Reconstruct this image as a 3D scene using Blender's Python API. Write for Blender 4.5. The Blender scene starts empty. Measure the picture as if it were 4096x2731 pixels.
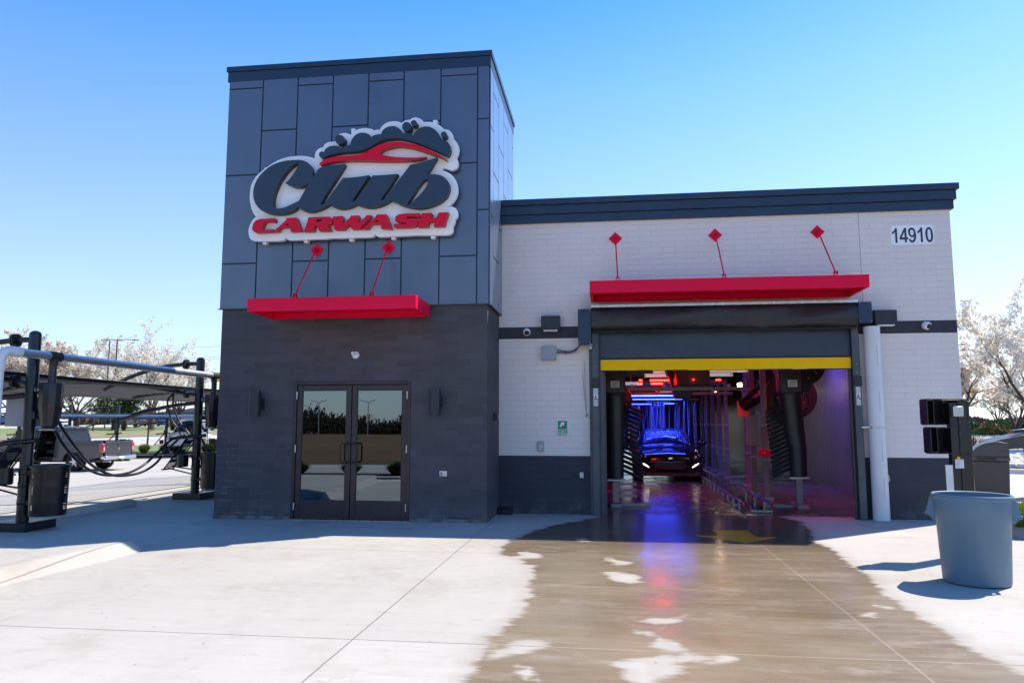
import bpy, bmesh, math, random
from mathutils import Vector, Matrix
from mathutils.geometry import tessellate_polygon
R = math.radians
C = bpy.context.scene.collection
SC = bpy.context.scene

# ------------------------------------------------------------------ camera
CAM = (6.4865, -11.6737, 1.5625); YAW = -0.1287; PIT = 0.1106; FPX = 2944.2   # focal length in pixels of the 4096 px wide photo
cd = bpy.data.cameras.new('camera'); cam = bpy.data.objects.new('camera', cd); C.objects.link(cam)
cd.sensor_width = 36.0; cd.lens = 36.0 * FPX / 4096; cd.clip_start = 0.05; cd.clip_end = 6000
cam.location = CAM
_f = Vector((math.sin(YAW) * math.cos(PIT), math.cos(YAW) * math.cos(PIT), math.sin(PIT)))
_r = Vector((math.cos(YAW), -math.sin(YAW), 0)); _u = _r.cross(_f)
cam.matrix_world = Matrix(((_r.x, _u.x, -_f.x, CAM[0]), (_r.y, _u.y, -_f.y, CAM[1]), (_r.z, _u.z, -_f.z, CAM[2]), (0, 0, 0, 1)))
SC.camera = cam

# ------------------------------------------------------------------ sky and sun
SUNV = Vector((3.4, 2.75, 5.586)).normalized()
ELEV = math.asin(SUNV.z); AZ = math.atan2(SUNV.x, SUNV.y)
w = bpy.data.worlds.new('World'); SC.world = w; w.use_nodes = True
wn = w.node_tree.nodes; wl = w.node_tree.links
sky = wn.new('ShaderNodeTexSky'); sky.sky_type = 'NISHITA'; sky.sun_disc = False
sky.sun_elevation = ELEV; sky.sun_rotation = AZ; sky.altitude = 200; sky.air_density = 1.0; sky.dust_density = 0.25; sky.ozone_density = 3.0
hs = wn.new('ShaderNodeHueSaturation'); tcw = wn.new('ShaderNodeTexCoord'); spw = wn.new('ShaderNodeSeparateXYZ'); wl.new(tcw.outputs['Generated'], spw.inputs[0]); mrw = wn.new('ShaderNodeMapRange'); wl.new(spw.outputs[2], mrw.inputs[0])
mrw.inputs[1].default_value = 0.0; mrw.inputs[2].default_value = 0.55; mrw.inputs[3].default_value = 0.60; mrw.inputs[4].default_value = 1.34; wl.new(mrw.outputs[0], hs.inputs['Saturation'])
mrv = wn.new('ShaderNodeMapRange'); wl.new(spw.outputs[2], mrv.inputs[0]); mrv.inputs[1].default_value = 0.0; mrv.inputs[2].default_value = 0.42; mrv.inputs[3].default_value = 0.64; mrv.inputs[4].default_value = 1.0; wl.new(mrv.outputs[0], hs.inputs['Value']); wl.new(sky.outputs[0], hs.inputs['Color'])
tn = wn.new('ShaderNodeMix'); tn.data_type = 'RGBA'; tn.blend_type = 'MULTIPLY'; tn.inputs[0].default_value = 1.0; wl.new(hs.outputs[0], tn.inputs[6]); tn.inputs[7].default_value = (.82, .885, .975, 1)
wl.new(tn.outputs[2], wn['Background'].inputs[0]); wn['Background'].inputs[1].default_value = 0.148
sd = bpy.data.lights.new('sun', 'SUN'); so = bpy.data.objects.new('sun', sd); C.objects.link(so)
sd.energy = 3.9; sd.angle = R(0.5); sd.color = (1.0, 0.94, 0.85)
so.rotation_euler = SUNV.to_track_quat('Z', 'Y').to_euler(); so.location = (20, 10, 30)
vs = SC.view_settings; vs.view_transform = 'Standard'; vs.look = 'None'; vs.gamma = 1; vs.use_curve_mapping = False
vs.exposure = 0.97

# ------------------------------------------------------------------ helpers: rays of the photo's pixels onto real planes
def ray(u, v):
    return _f + _r * ((u - 2048) / FPX) - _u * ((v - 1365.5) / FPX)
def G(u, v, z=0.0):
    d = ray(u, v); return Vector(CAM) + d * ((z - CAM[2]) / d.z)
def PY(u, v, y):
    d = ray(u, v); return Vector(CAM) + d * ((y - CAM[1]) / d.y)
def PX(u, v, x):
    d = ray(u, v); return Vector(CAM) + d * ((x - CAM[0]) / d.x)

def spline(pts, n=5, closed=True):
    """pts: (x,y) smooth or (x,y,1) corner; Catmull-Rom through them"""
    out = []; N = len(pts)
    for i in range(N if closed else N - 1):
        p1 = pts[i]; p2 = pts[(i + 1) % N]; p0 = pts[i - 1] if (closed or i > 0) else p1; p3 = pts[(i + 2) % N] if (closed or i + 2 < N) else p2
        if len(p1) > 2: p0 = p1
        if len(p2) > 2: p3 = p2
        for k in range(n):
            t = k / n; t2 = t * t; t3 = t2 * t
            out.append(tuple(0.5 * (2 * p1[j] + (p2[j] - p0[j]) * t + (2 * p0[j] - 5 * p1[j] + 4 * p2[j] - p3[j]) * t2 + (3 * p1[j] - p0[j] - 3 * p2[j] + p3[j]) * t3) for j in (0, 1)))
    if not closed: out.append(tuple(pts[-1][:2]))
    return out

class MB:
    def __init__(s): s.v = []; s.f = []
    def add(s, vs_, fs):
        o = len(s.v); s.v += [Vector(q) for q in vs_]; s.f += [tuple(o + i for i in f) for f in fs]; return s
    def box(s, x0, x1, y0, y1, z0, z1):
        return s.add([(x0, y0, z0), (x1, y0, z0), (x1, y1, z0), (x0, y1, z0), (x0, y0, z1), (x1, y0, z1), (x1, y1, z1), (x0, y1, z1)],
                     [(0, 3, 2, 1), (4, 5, 6, 7), (0, 1, 5, 4), (1, 2, 6, 5), (2, 3, 7, 6), (3, 0, 4, 7)])
    def obox(s, c, sz, rz=0, rx=0, ry=0):
        m = Matrix.Rotation(rz, 3, 'Z') @ Matrix.Rotation(rx, 3, 'X') @ Matrix.Rotation(ry, 3, 'Y'); c = Vector(c)
        vs_ = [c + m @ Vector((a * sz[0] / 2, b * sz[1] / 2, d * sz[2] / 2)) for d in (-1, 1) for a, b in ((-1, -1), (1, -1), (1, 1), (-1, 1))]
        return s.add(vs_, [(0, 3, 2, 1), (4, 5, 6, 7), (0, 1, 5, 4), (1, 2, 6, 5), (2, 3, 7, 6), (3, 0, 4, 7)])
    def hexa(s, p):   # eight corners: bottom four, top four
        return s.add(p, [(0, 3, 2, 1), (4, 5, 6, 7), (0, 1, 5, 4), (1, 2, 6, 5), (2, 3, 7, 6), (3, 0, 4, 7)])
    def tube(s, pts, r, n=10, caps=True):
        pts = [Vector(p) for p in pts]; N = len(pts); rr = r if isinstance(r, (list, tuple)) else [r] * N
        rings = []; prev = None
        for i, p in enumerate(pts):
            t = (pts[min(i + 1, N - 1)] - pts[max(i - 1, 0)]).normalized()
            if prev is None:
                a = Vector((0, 0, 1)) if abs(t.z) < .9 else Vector((1, 0, 0)); prev = t.cross(a).normalized()
            prev = (prev - t * prev.dot(t)).normalized(); b = t.cross(prev)
            rings.append([p + (prev * math.cos(2 * math.pi * k / n) + b * math.sin(2 * math.pi * k / n)) * rr[i] for k in range(n)])
        vs_ = [q for g_ in rings for q in g_]; fs = []
        for i in range(N - 1):
            for k in range(n):
                a = i * n + k; b_ = i * n + (k + 1) % n; fs.append((a, b_, b_ + n, a + n))
        if caps: fs += [tuple(range(n))[::-1], tuple(range((N - 1) * n, N * n))]
        return s.add(vs_, fs)
    def cyl(s, a, b, r, r2=None, n=16, caps=True): return s.tube([a, b], [r, r if r2 is None else r2], n, caps)
    def lathe(s, prof, c=(0, 0, 0), n=32, ax='z', a0=0, a1=2 * math.pi):
        full = abs(a1 - a0 - 2 * math.pi) < 1e-6; m = n if full else n + 1; vs_ = []
        for r, h in prof:
            for k in range(m):
                a = a0 + (a1 - a0) * k / n; x, y = r * math.cos(a), r * math.sin(a)
                q = {'z': (x, y, h), 'y': (x, h, y), 'x': (h, x, y)}[ax]; vs_.append((c[0] + q[0], c[1] + q[1], c[2] + q[2]))
        fs = []
        for i in range(len(prof) - 1):
            for k in range(n):
                k2 = (k + 1) % m if full else k + 1; fs.append((i * m + k, i * m + k2, (i + 1) * m + k2, (i + 1) * m + k))
        return s.add(vs_, fs)
    def sphere(s, c, r, nu=14, nv=9, sc=(1, 1, 1)):
        prof = [(max(1e-4, math.sin(math.pi * i / nv)), -math.cos(math.pi * i / nv)) for i in range(nv + 1)]; o = len(s.v)
        s.lathe(prof, (0, 0, 0), nu)
        for i in range(o, len(s.v)): q = s.v[i]; s.v[i] = Vector((c[0] + q.x * r * sc[0], c[1] + q.y * r * sc[1], c[2] + q.z * r * sc[2]))
        return s
    def prism(s, loops, fa, fb):
        """filled outline with holes; fa / fb map a 2D point to the front / back vertex"""
        if not isinstance(loops[0][0], (tuple, list)): loops = [loops]
        flat = [q for l in loops for q in l]; tri = tessellate_polygon([[Vector((q[0], q[1], 0)) for q in l] for l in loops])
        n = len(flat); vs_ = [fa(q) for q in flat] + [fb(q) for q in flat]; fs = [t for t in tri] + [(t[2] + n, t[1] + n, t[0] + n) for t in tri]
        o = 0
        for l in loops:
            m = len(l)
            for i in range(m): fs.append((o + i, o + (i + 1) % m, n + o + (i + 1) % m, n + o + i))
            o += m
        return s.add(vs_, fs)
    def build(s, name, mat, parent=None, bevel=0, ang=35, local=False, smooth=True, recalc=True, seg=2):
        me = bpy.data.meshes.new(name)
        off = Vector((0, 0, 0))
        if parent is not None and not local:
            q = parent
            while q is not None: off += q.location; q = q.parent
        me.from_pydata([v - off for v in s.v], [], s.f)
        if recalc:
            bm = bmesh.new(); bm.from_mesh(me); bmesh.ops.recalc_face_normals(bm, faces=bm.faces)
            bm.to_mesh(me); bm.free()
        me.materials.append(mat)
        if smooth:
            me.shade_smooth()
            try: me.set_sharp_from_angle(angle=R(ang))
            except Exception: pass
        o = bpy.data.objects.new(name, me); C.objects.link(o)
        if parent is not None: o.parent = parent
        if bevel:
            b = o.modifiers.new('bevel', 'BEVEL'); b.width = bevel; b.segments = seg; b.limit_method = 'ANGLE'; b.angle_limit = R(40); b.harden_normals = False
        return o

def tag(o, label, cat, group=None, kind=None):
    if label: o['label'] = label
    if cat: o['category'] = cat
    if group: o['group'] = group
    if kind: o['kind'] = kind
    return o
def thing(name, label, cat, loc=(0, 0, 0), group=None):
    o = bpy.data.objects.new(name, None); C.objects.link(o); o.location = loc; o.empty_display_size = .1
    return tag(o, label, cat, group)
def struct(name, mb, mat, **k):
    o = mb.build(name, mat, **k); o['kind'] = 'structure'; return o
def kids(o): return [c for c in bpy.data.objects if c.parent == o]
def dup(o, loc=None, rz=None, label=None, group=None, parent=None, scale=None):
    c = o.copy(); C.objects.link(c); c.parent = parent
    for ch in kids(o): dup(ch, parent=c)
    if loc is not None: c.location = loc
    if rz is not None: c.rotation_euler = (0, 0, rz)
    if scale is not None: c.scale = (scale,) * 3
    if label: c['label'] = label
    if group: c['group'] = group
    return c

# ------------------------------------------------------------------ materials
def nodes(name):
    m = bpy.data.materials.new(name); m.use_nodes = True; nt = m.node_tree; b = nt.nodes['Principled BSDF']; return m, nt, b
def N(nt, t, **k):
    n = nt.nodes.new(t)
    for a, v in k.items():
        if a.startswith('i_'): n.inputs[a[2:].replace('_', ' ')].default_value = v
        else: setattr(n, a, v)
    return n
def mathn(nt, op, a, b=None, clamp=False):
    n = nt.nodes.new('ShaderNodeMath'); n.operation = op; n.use_clamp = clamp
    for i, x in enumerate((a, b)):
        if x is None: continue
        if isinstance(x, (int, float)): n.inputs[i].default_value = x
        else: nt.links.new(x, n.inputs[i])
    return n.outputs[0]
def mixc(nt, fac, a, b, mode='MIX'):
    n = nt.nodes.new('ShaderNodeMix'); n.data_type = 'RGBA'; n.blend_type = mode
    for i, x in ((0, fac), (6, a), (7, b)):
        if isinstance(x, (int, float)): n.inputs[i].default_value = x
        elif isinstance(x, (tuple, list)): n.inputs[i].default_value = (*x[:3], 1)
        else: nt.links.new(x, n.inputs[i])
    return n.outputs[2]
def ramp(nt, x, lo, hi, a=0.0, b=1.0):
    n = nt.nodes.new('ShaderNodeMapRange'); n.clamp = True
    if lo > hi: lo, hi, a, b = hi, lo, b, a
    nt.links.new(x, n.inputs[0]); n.inputs[1].default_value = lo; n.inputs[2].default_value = hi; n.inputs[3].default_value = a; n.inputs[4].default_value = b
    return n.outputs[0]
def noise(nt, vec, scale, detail=3, rough=.55, sc=None):
    if sc is not None:
        mp = nt.nodes.new('ShaderNodeMapping'); mp.inputs['Scale'].default_value = sc; nt.links.new(vec, mp.inputs[0]); vec = mp.outputs[0]
    n = nt.nodes.new('ShaderNodeTexNoise'); n.inputs['Scale'].default_value = scale; n.inputs['Detail'].default_value = detail; n.inputs['Roughness'].default_value = rough
    nt.links.new(vec, n.inputs['Vector']); return n.outputs['Fac']
def pos(nt, obj=False):
    if obj: return nt.nodes.new('ShaderNodeTexCoord').outputs['Object']
    return nt.nodes.new('ShaderNodeNewGeometry').outputs['Position']
def bump(nt, b, h, strength=.3, dist=.01):
    n = nt.nodes.new('ShaderNodeBump'); n.inputs['Strength'].default_value = strength; n.inputs['Distance'].default_value = dist
    nt.links.new(h, n.inputs['Height']); nt.links.new(n.outputs[0], b.inputs['Normal']); return n
def pm(name, col, rough=.5, metal=0.0, var=.08, scale=6, bmp=0, bscale=60, spec=.5, coat=0, rvar=.08, obj=True, dirt=0):
    m, nt, b = nodes(name); p = pos(nt, obj)
    if rough >= .75: spec = min(spec, .12)
    f = noise(nt, p, scale, 4); lo = tuple(c * (1 - var) for c in col); hi = tuple(min(1, c * (1 + var)) for c in col)
    c = mixc(nt, ramp(nt, f, .3, .7), lo, hi)
    if dirt:
        f2 = noise(nt, p, scale * .35, 6, .7); c = mixc(nt, ramp(nt, f2, .5, .8, 0, dirt), c, (.25, .22, .19))
    nt.links.new(c, b.inputs['Base Color'])
    nt.links.new(ramp(nt, noise(nt, p, scale * 2.3, 3), .3, .7, max(.02, rough - rvar), min(1, rough + rvar)), b.inputs['Roughness'])
    b.inputs['Metallic'].default_value = metal; b.inputs['Specular IOR Level'].default_value = spec; b.inputs['Coat Weight'].default_value = coat; b.inputs['Coat Roughness'].default_value = .25
    if bmp: bump(nt, b, noise(nt, p, bscale, 3), bmp, .004)
    return m
def emis(name, col, st):
    m, nt, b = nodes(name); b.inputs['Base Color'].default_value = (*[c * .5 for c in col], 1); b.inputs['Emission Color'].default_value = (*col, 1)
    p = pos(nt, True); f = noise(nt, p, 40, 1); mm = ramp(nt, f, .3, .7, st * .8, st * 1.2); nt.links.new(mm, b.inputs['Emission Strength']); return m

def cmu(name, col, jcol, var=.06, efflo=False, rough=.75, chalk=0.0):
    """painted concrete block, courses 0.1035 m, blocks 0.41 m"""
    m, nt, b = nodes(name); p = pos(nt)
    s = nt.nodes.new('ShaderNodeSeparateXYZ'); nt.links.new(p, s.inputs[0])
    c = nt.nodes.new('ShaderNodeCombineXYZ'); nt.links.new(mathn(nt, 'ADD', s.outputs[0], s.outputs[1]), c.inputs[0]); nt.links.new(s.outputs[2], c.inputs[1])
    wob = noise(nt, p, 9, 2); off = mathn(nt, 'MULTIPLY', mathn(nt, 'SUBTRACT', wob, .5), .006)
    c2 = nt.nodes.new('ShaderNodeVectorMath'); c2.operation = 'ADD'; nt.links.new(c.outputs[0], c2.inputs[0])
    cc = nt.nodes.new('ShaderNodeCombineXYZ'); nt.links.new(off, cc.inputs[1]); nt.links.new(cc.outputs[0], c2.inputs[1])
    br = nt.nodes.new('ShaderNodeTexBrick'); nt.links.new(c2.outputs[0], br.inputs['Vector'])
    br.inputs['Scale'].default_value = 1; br.inputs['Brick Width'].default_value = .41; br.inputs['Row Height'].default_value = .1035
    br.inputs['Mortar Size'].default_value = .0035; br.inputs['Mortar Smooth'].default_value = .6
    br.inputs['Color1'].default_value = (.35, .35, .35, 1); br.inputs['Color2'].default_value = (.65, .65, .65, 1); br.inputs['Mortar'].default_value = (.5, .5, .5, 1)
    mort = br.outputs['Fac']
    base = mixc(nt, ramp(nt, br.outputs['Color'], .3, .7), tuple(x * (1 - var) for x in col), tuple(x * (1 + var) for x in col))
    base = mixc(nt, ramp(nt, noise(nt, p, 1.3, 5, .6), .35, .7, 0, .35), base, tuple(x * (1 + 2.2 * var) for x in col))
    base = mixc(nt, ramp(nt, noise(nt, p, 45, 3), .45, .75, 0, .25), base, tuple(x * .8 for x in col))
    if chalk:   # chalky bloom on lower courses and random blocks
        base = mixc(nt, mathn(nt, 'MULTIPLY', ramp(nt, noise(nt, p, .9, 5, .65, (1, 1, 2)), .5, .75), chalk), base, (.22, .22, .235))
    jm = mathn(nt, 'MULTIPLY', mort, ramp(nt, noise(nt, p, 2.5, 3), .3, .7, .05, .8))
    base = mixc(nt, jm, base, jcol)
    spl = mathn(nt, 'MULTIPLY', ramp(nt, s.outputs[2], .34, .0), ramp(nt, noise(nt, p, 5, 6, .75), .42, .66)); base = mixc(nt, mathn(nt, 'MULTIPLY', spl, .5), base, (.23, .21, .19))
    if efflo:
        x = s.outputs[0]; z = s.outputs[2]
        left = ramp(nt, x, 1.1, -.05); low = ramp(nt, z, 2.3, .2); foot = ramp(nt, z, .3, .02)
        k = mathn(nt, 'MAXIMUM', mathn(nt, 'MULTIPLY', left, low), mathn(nt, 'MULTIPLY', foot, .55))
        nn = ramp(nt, noise(nt, p, 2.2, 6, .75), .47, .6)
        base = mixc(nt, mathn(nt, 'MULTIPLY', mathn(nt, 'MULTIPLY', k, nn), mathn(nt, 'MULTIPLY', mort, 1.0)), base, (.62, .62, .62))
        n3 = ramp(nt, noise(nt, p, 7, 6, .8, (1, 1, 2.5)), .56, .74)
        base = mixc(nt, mathn(nt, 'MULTIPLY', mathn(nt, 'MULTIPLY', foot, n3), .45), base, (.5, .5, .5))
    nt.links.new(base, b.inputs['Base Color'])
    b.inputs['Roughness'].default_value = rough; b.inputs['Specular IOR Level'].default_value = .35
    h = mathn(nt, 'ADD', mathn(nt, 'MULTIPLY', mort, -1.0), mathn(nt, 'MULTIPLY', noise(nt, p, 70, 3), .45))
    bump(nt, b, h, .75, .004)
    return m

M = {}
M['cmu_light'] = cmu('painted_block_light', (.84, .755, .695), (.71, .64, .595), .025)
M['cmu_dark'] = cmu('block_charcoal', (.072, .068, .076), (.155, .155, .165), .24, True, .8, .10)
M['cmu_navy'] = cmu('painted_block_navy', (.037, .042, .056), (.06, .066, .08), .12, False, .6)
M['panel'] = pm('slate_blue_metal_panel', (.070, .108, .178), .34, .10, .08, .9, 0, 60, .6, .8)
M['navy'] = pm('navy_trim_metal', (.018, .042, .082), .4, .2, .08, 3)
M['soffit'] = pm('soffit_metal', (.30, .31, .33), .5, .2)
M['red'] = pm('red_painted_metal', (.86, .001, .050), .42, 0, .04, 2, 0, 60, .18)
M['redsign'] = pm('red_sign_face', (.78, .003, .035), .45, 0, .05, 3, 0, 60, .2)
M['signnavy'] = pm('navy_sign_face', (.018, .040, .072), .4, 0, .08, 3)
M['signside'] = pm('sign_return_black', (.035, .03, .03), .5)
M['white'] = pm('white_acrylic', (.93, .94, .95), .4, 0, .02, 4)
M['pvc'] = pm('white_pvc', (.72, .72, .72), .38, 0, .04, 3, 0, 60, .5, 0, .08, True, .08)
M['black'] = pm('black_powder_coat', (.012, .012, .014), .32, 0, .15, 5, .05, 200, .55)
M['blackm'] = pm('black_satin', (.02, .021, .025), .5, 0, .1, 5)
M['rubber'] = pm('black_rubber', (.018, .018, .02), .65, 0, .15, 8)
M['hose'] = pm('vacuum_hose', (.014, .014, .018), .38, 0, .2, 10)
M['fixture'] = pm('dark_bronze_fixture', (.018, .022, .028), .45, 0, .1, 5)
M['bronze'] = pm('dark_bronze_anodised', (.045, .036, .040), .38, .5, .1, 4)
M['steel'] = pm('galvanised_steel', (.42, .43, .45), .38, .85, .15, 9)
M['alu'] = pm('brushed_aluminium', (.52, .53, .55), .3, .9, .08, 5)
M['greybox'] = pm('grey_plastic_box', (.33, .36, .40), .45)
M['concrete_kerb'] = pm('kerb_concrete', (.50, .48, .44), .8, 0, .12, 3, .4, 60, .3, 0, .05, False, .35)
M['yellow'] = pm('yellow_curtain', (1.0, .55, .0), .5, 0, .04, 4, .3, 14, .15)
M['curtain'] = pm('navy_vinyl_curtain', (.026, .042, .066), .42, 0, .08, 3, .25, 9)
M['hood'] = pm('black_vinyl_hood', (.022, .024, .030), .40, 0, .2, 4, .5, 7)
M['frame'] = pm('door_guide_steel', (.075, .090, .105), .42, .3, .12, 4)
M['trash'] = pm('blue_grey_plastic', (.105, .185, .26), .48, 0, .06, 3, .12, 120, .45, 0, .08, True, .12)
M['camwhite'] = pm('camera_white', (.75, .75, .73), .4)
M['glassdark'] = pm('black_dome_glass', (.01, .01, .012), .05, 0, 0)
M['offwhite'] = pm('paper_white', (.72, .72, .70), .6)
M['green'] = pm('sign_green', (.0, .28, .13), .5)
M['mulch'] = pm('mulch', (.06, .042, .03), .9, 0, .6, 30, 1.0, 40)
M['bark'] = pm('bark', (.085, .062, .05), .9, 0, .4, 8, .6, 30)
def shade_glass():
    m, nt, b = nodes('tinted_door_glass'); b.inputs['Base Color'].default_value = (.125, .155, .175, 1); b.inputs['Metallic'].default_value = 1.0
    b.inputs['Roughness'].default_value = .008; p = pos(nt); bump(nt, b, noise(nt, p, 1.3, 1), .012, .01); return m
M['glass'] = shade_glass()
# ------------------------------------------------------------------ ground
W_ = 4.5714; D_ = 1.3181; RX = 12.2738   # tower width, recess of the wash bay wall, right corner
k_ = 4096 / 2352.0
wet_px = [(1378, 1186), (1330, 1195), (1272, 1204), (1218, 1221), (1196, 1231), (1163, 1243), (1150, 1258), (1150, 1275), (1188, 1284), (1220, 1300), (1226, 1318),
          (1210, 1340), (1217, 1362), (1206, 1385), (1186, 1415), (1155, 1440), (1121, 1465), (1110, 1495), (1086, 1530), (1064, 1568), (1000, 1690), (1500, 1800), (2500, 1690),
          (2352, 1548), (2250, 1496), (2150, 1440), (2050, 1370), (1980, 1310), (1920, 1265), (1872, 1243), (1866, 1220), (1842, 1197), (1790, 1186)]
wet_poly = [tuple(G(a * k_, b_ * k_)[:2]) for a, b_ in wet_px]
i0 = 0
wet_poly = [(6.35, 1.6)] + wet_poly + [(9.7, 1.6), (11.2, 3.0), (11.95, 5.0), (11.95, 33), (5.2, 33), (5.2, 1.7)]
dry_reflect_px = [(1403, 1291, 20, 6), (1440, 1325, 40, 12), (1520, 1417, 20, 5), (1512, 1425, 16, 4), (1516, 1478, 30, 24), (1524, 1540, 56, 36), (1208, 1497, 28, 22), (1200, 1550, 14, 12), (1200, 1274, 30, 7), (1355, 1243, 14, 3), (1608, 1503, 12, 6), (2010, 1400, 3, 2)]  # unwetted islands, and reflections of the pale wall painted in as islands
dry = []
for a, b_, ra, rb in dry_reflect_px:
    c0 = G(a * k_, b_ * k_); cx = (G((a + ra) * k_, b_ * k_) - c0).length; cy = (G(a * k_, (b_ - rb) * k_) - G(a * k_, (b_ + rb) * k_)).length / 2
    dry.append((c0.x, c0.y, cx, cy))
def gz(x):
    t = max(0.0, min(1.0, (-3.8 - x) / 6.5)); return -.32 * t * t * (3 - 2 * t)
def sdist(x, y):
    inside = False; dmin = 9e9; n = len(wet_poly)
    for i in range(n):
        ax, ay = wet_poly[i]; bx, by = wet_poly[(i + 1) % n]
        if (ay > y) != (by > y) and x < (bx - ax) * (y - ay) / (by - ay) + ax: inside = not inside
        ex, ey = bx - ax, by - ay; t = max(0, min(1, ((x - ax) * ex + (y - ay) * ey) / (ex * ex + ey * ey + 1e-12)))
        dx, dy = x - ax - ex * t, y - ay - ey * t; dd = dx * dx + dy * dy
        if dd < dmin: dmin = dd
    s = math.sqrt(dmin) * (1 if inside else -1)
    x, y = x + .13 * math.sin(6.1 * y + 1.7 * x) + .05 * math.sin(17 * y), y + .09 * math.sin(7.3 * x + 2 * y) + .04 * math.sin(19 * x + 1)
    for cx, cy, rx, ry in dry:
        q = math.hypot((x - cx) / rx, (y - cy) / ry); s = min(s, (q - 1) * min(rx, ry))
    return max(-1.0, min(1.0, s))

def concrete_mat(name='lot_concrete', wetattr=True, inside=False):
    m, nt, b = nodes(name); p = pos(nt); s = nt.nodes.new('ShaderNodeSeparateXYZ'); nt.links.new(p, s.inputs[0]); x, y = s.outputs[0], s.outputs[1]
    big = noise(nt, p, .35, 5, .6); streak = noise(nt, p, 1.0, 5, .65, (1.2, 14, 1)); fine = noise(nt, p, 90, 3)
    c = mixc(nt, ramp(nt, big, .3, .7), (.40, .365, .315), (.50, .46, .40))
    def cellsum(q, vals):
        t = None
        for v in vals: g_ = mathn(nt, 'GREATER_THAN', q, v); t = g_ if t is None else mathn(nt, 'ADD', t, g_)
        return t
    cc_ = nt.nodes.new('ShaderNodeCombineXYZ'); nt.links.new(cellsum(x, (-17, -12.5, -8.2, -4.6, .62, 4.62, 8.43, 12.6, 16.8, 21)), cc_.inputs[0]); nt.links.new(cellsum(y, (-14.0, -10.1, -6.3, -2.62, -.66, 6.2, 11, 15.5)), cc_.inputs[1])
    wn_ = nt.nodes.new('ShaderNodeTexWhiteNoise'); wn_.noise_dimensions = '2D'; nt.links.new(cc_.outputs[0], wn_.inputs['Vector'])
    c = mixc(nt, ramp(nt, streak, .35, .75, 0, .45), c, (.55, .51, .45)); c = mixc(nt, mathn(nt, 'MULTIPLY', wn_.outputs['Value'], .32), c, (.33, .30, .26))
    ty = mathn(nt, 'MULTIPLY', ramp(nt, noise(nt, p, .35, 3, .5, (2.2, .35, 1)), .52, .62), ramp(nt, noise(nt, p, 6, 4), .35, .65)); c = mixc(nt, mathn(nt, 'MULTIPLY', ty, .16), c, (.2, .18, .16))
    c = mixc(nt, ramp(nt, fine, .55, .8, 0, .22), c, (.30, .28, .25))
    st = noise(nt, p, .8, 7, .75); c = mixc(nt, ramp(nt, st, .52, .72, 0, .6), c, (.30, .25, .19))
    c = mixc(nt, ramp(nt, noise(nt, p, 3.1, 7, .8, (1, 2.2, 1)), .56, .70, 0, .45), c, (.27, .23, .18))
    # fine surface cracks
    vcr = nt.nodes.new('ShaderNodeTexVoronoi'); vcr.feature = 'DISTANCE_TO_EDGE'; vcr.inputs['Scale'].default_value = .22
    wob = nt.nodes.new('ShaderNodeVectorMath'); wob.operation = 'MULTIPLY_ADD'; nz = nt.nodes.new('ShaderNodeTexNoise'); nz.inputs['Scale'].default_value = 1.4; nz.inputs['Detail'].default_value = 5; nt.links.new(p, nz.inputs['Vector'])
    nt.links.new(nz.outputs['Color'], wob.inputs[0]); wob.inputs[1].default_value = (.9, .9, 0); nt.links.new(p, wob.inputs[2]); nt.links.new(wob.outputs[0], vcr.inputs['Vector'])
    c = mixc(nt, mathn(nt, 'MULTIPLY', ramp(nt, vcr.outputs['Distance'], .0012, .0004), ramp(nt, noise(nt, p, .5, 2), .5, .62, 0, .55)), c, (.2, .17, .14))
    # debris specks
    vo = nt.nodes.new('ShaderNodeTexVoronoi'); vo.inputs['Scale'].default_value = 4.5; nt.links.new(p, vo.inputs['Vector'])
    c = mixc(nt, ramp(nt, vo.outputs['Distance'], .05, .028), c, (.16, .12, .09))
    # scored joints
    def line(q, v, wd=.006, nz_=.012):
        nn = mathn(nt, 'MULTIPLY', mathn(nt, 'SUBTRACT', noise(nt, p, 7, 4), .5), nz_)
        return ramp(nt, mathn(nt, 'ABSOLUTE', mathn(nt, 'ADD', mathn(nt, 'SUBTRACT', q, v), nn)), wd * 1.5, wd * .4)
    jy = None
    for v in (-14.0, -10.1, -6.3, -2.62, -.66, 6.2, 11, 15.5):
        l = line(y, v, .007); jy = l if jy is None else mathn(nt, 'MAXIMUM', jy, l)
    # only outside the building's mid: fine
    for v in (-17, -12.5, -8.2, -4.6, .62, 4.62, 8.43, 12.6, 16.8, 21): jy = mathn(nt, 'MAXIMUM', jy, line(x, v, .006))
    if not wetattr:
        nt.links.new(mixc(nt, mathn(nt, 'MULTIPLY', jy, .7), c, (.14, .11, .09)), b.inputs['Base Color']); b.inputs['Roughness'].default_value = .85
        bump(nt, b, mathn(nt, 'ADD', fine, streak), .25, .004); return m
    at = nt.nodes.new('ShaderNodeAttribute'); at.attribute_name = 'wet'
    rag = mathn(nt, 'SUBTRACT', noise(nt, p, 1.6, 8, .72, (1, 3.6, 1)), .5)
    sdv = mathn(nt, 'ADD', at.outputs['Fac'], mathn(nt, 'MULTIPLY', rag, .42))
    wet = ramp(nt, sdv, -.015, .05); damp = ramp(nt, sdv, -.16, .03)
    wetc = mixc(nt, ramp(nt, noise(nt, p, .55, 5, .65), .3, .7), (.165, .115, .064), (.27, .205, .128))
    wetc = mixc(nt, ramp(nt, streak, .4, .75, 0, .5), wetc, (.32, .265, .20)); wetc = mixc(nt, ramp(nt, noise(nt, p, 1.1, 7, .75, (1, 2.6, 1)), .54, .68, 0, .55), wetc, (.40, .35, .285))
    wetc = mixc(nt, ramp(nt, fine, .5, .8, 0, .3), wetc, (.12, .09, .065))
    drc = mixc(nt, mathn(nt, 'MULTIPLY', damp, .5), c, (.30, .25, .19))
    drc = mixc(nt, mathn(nt, 'MULTIPLY', jy, .75), drc, (.13, .10, .08))
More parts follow.
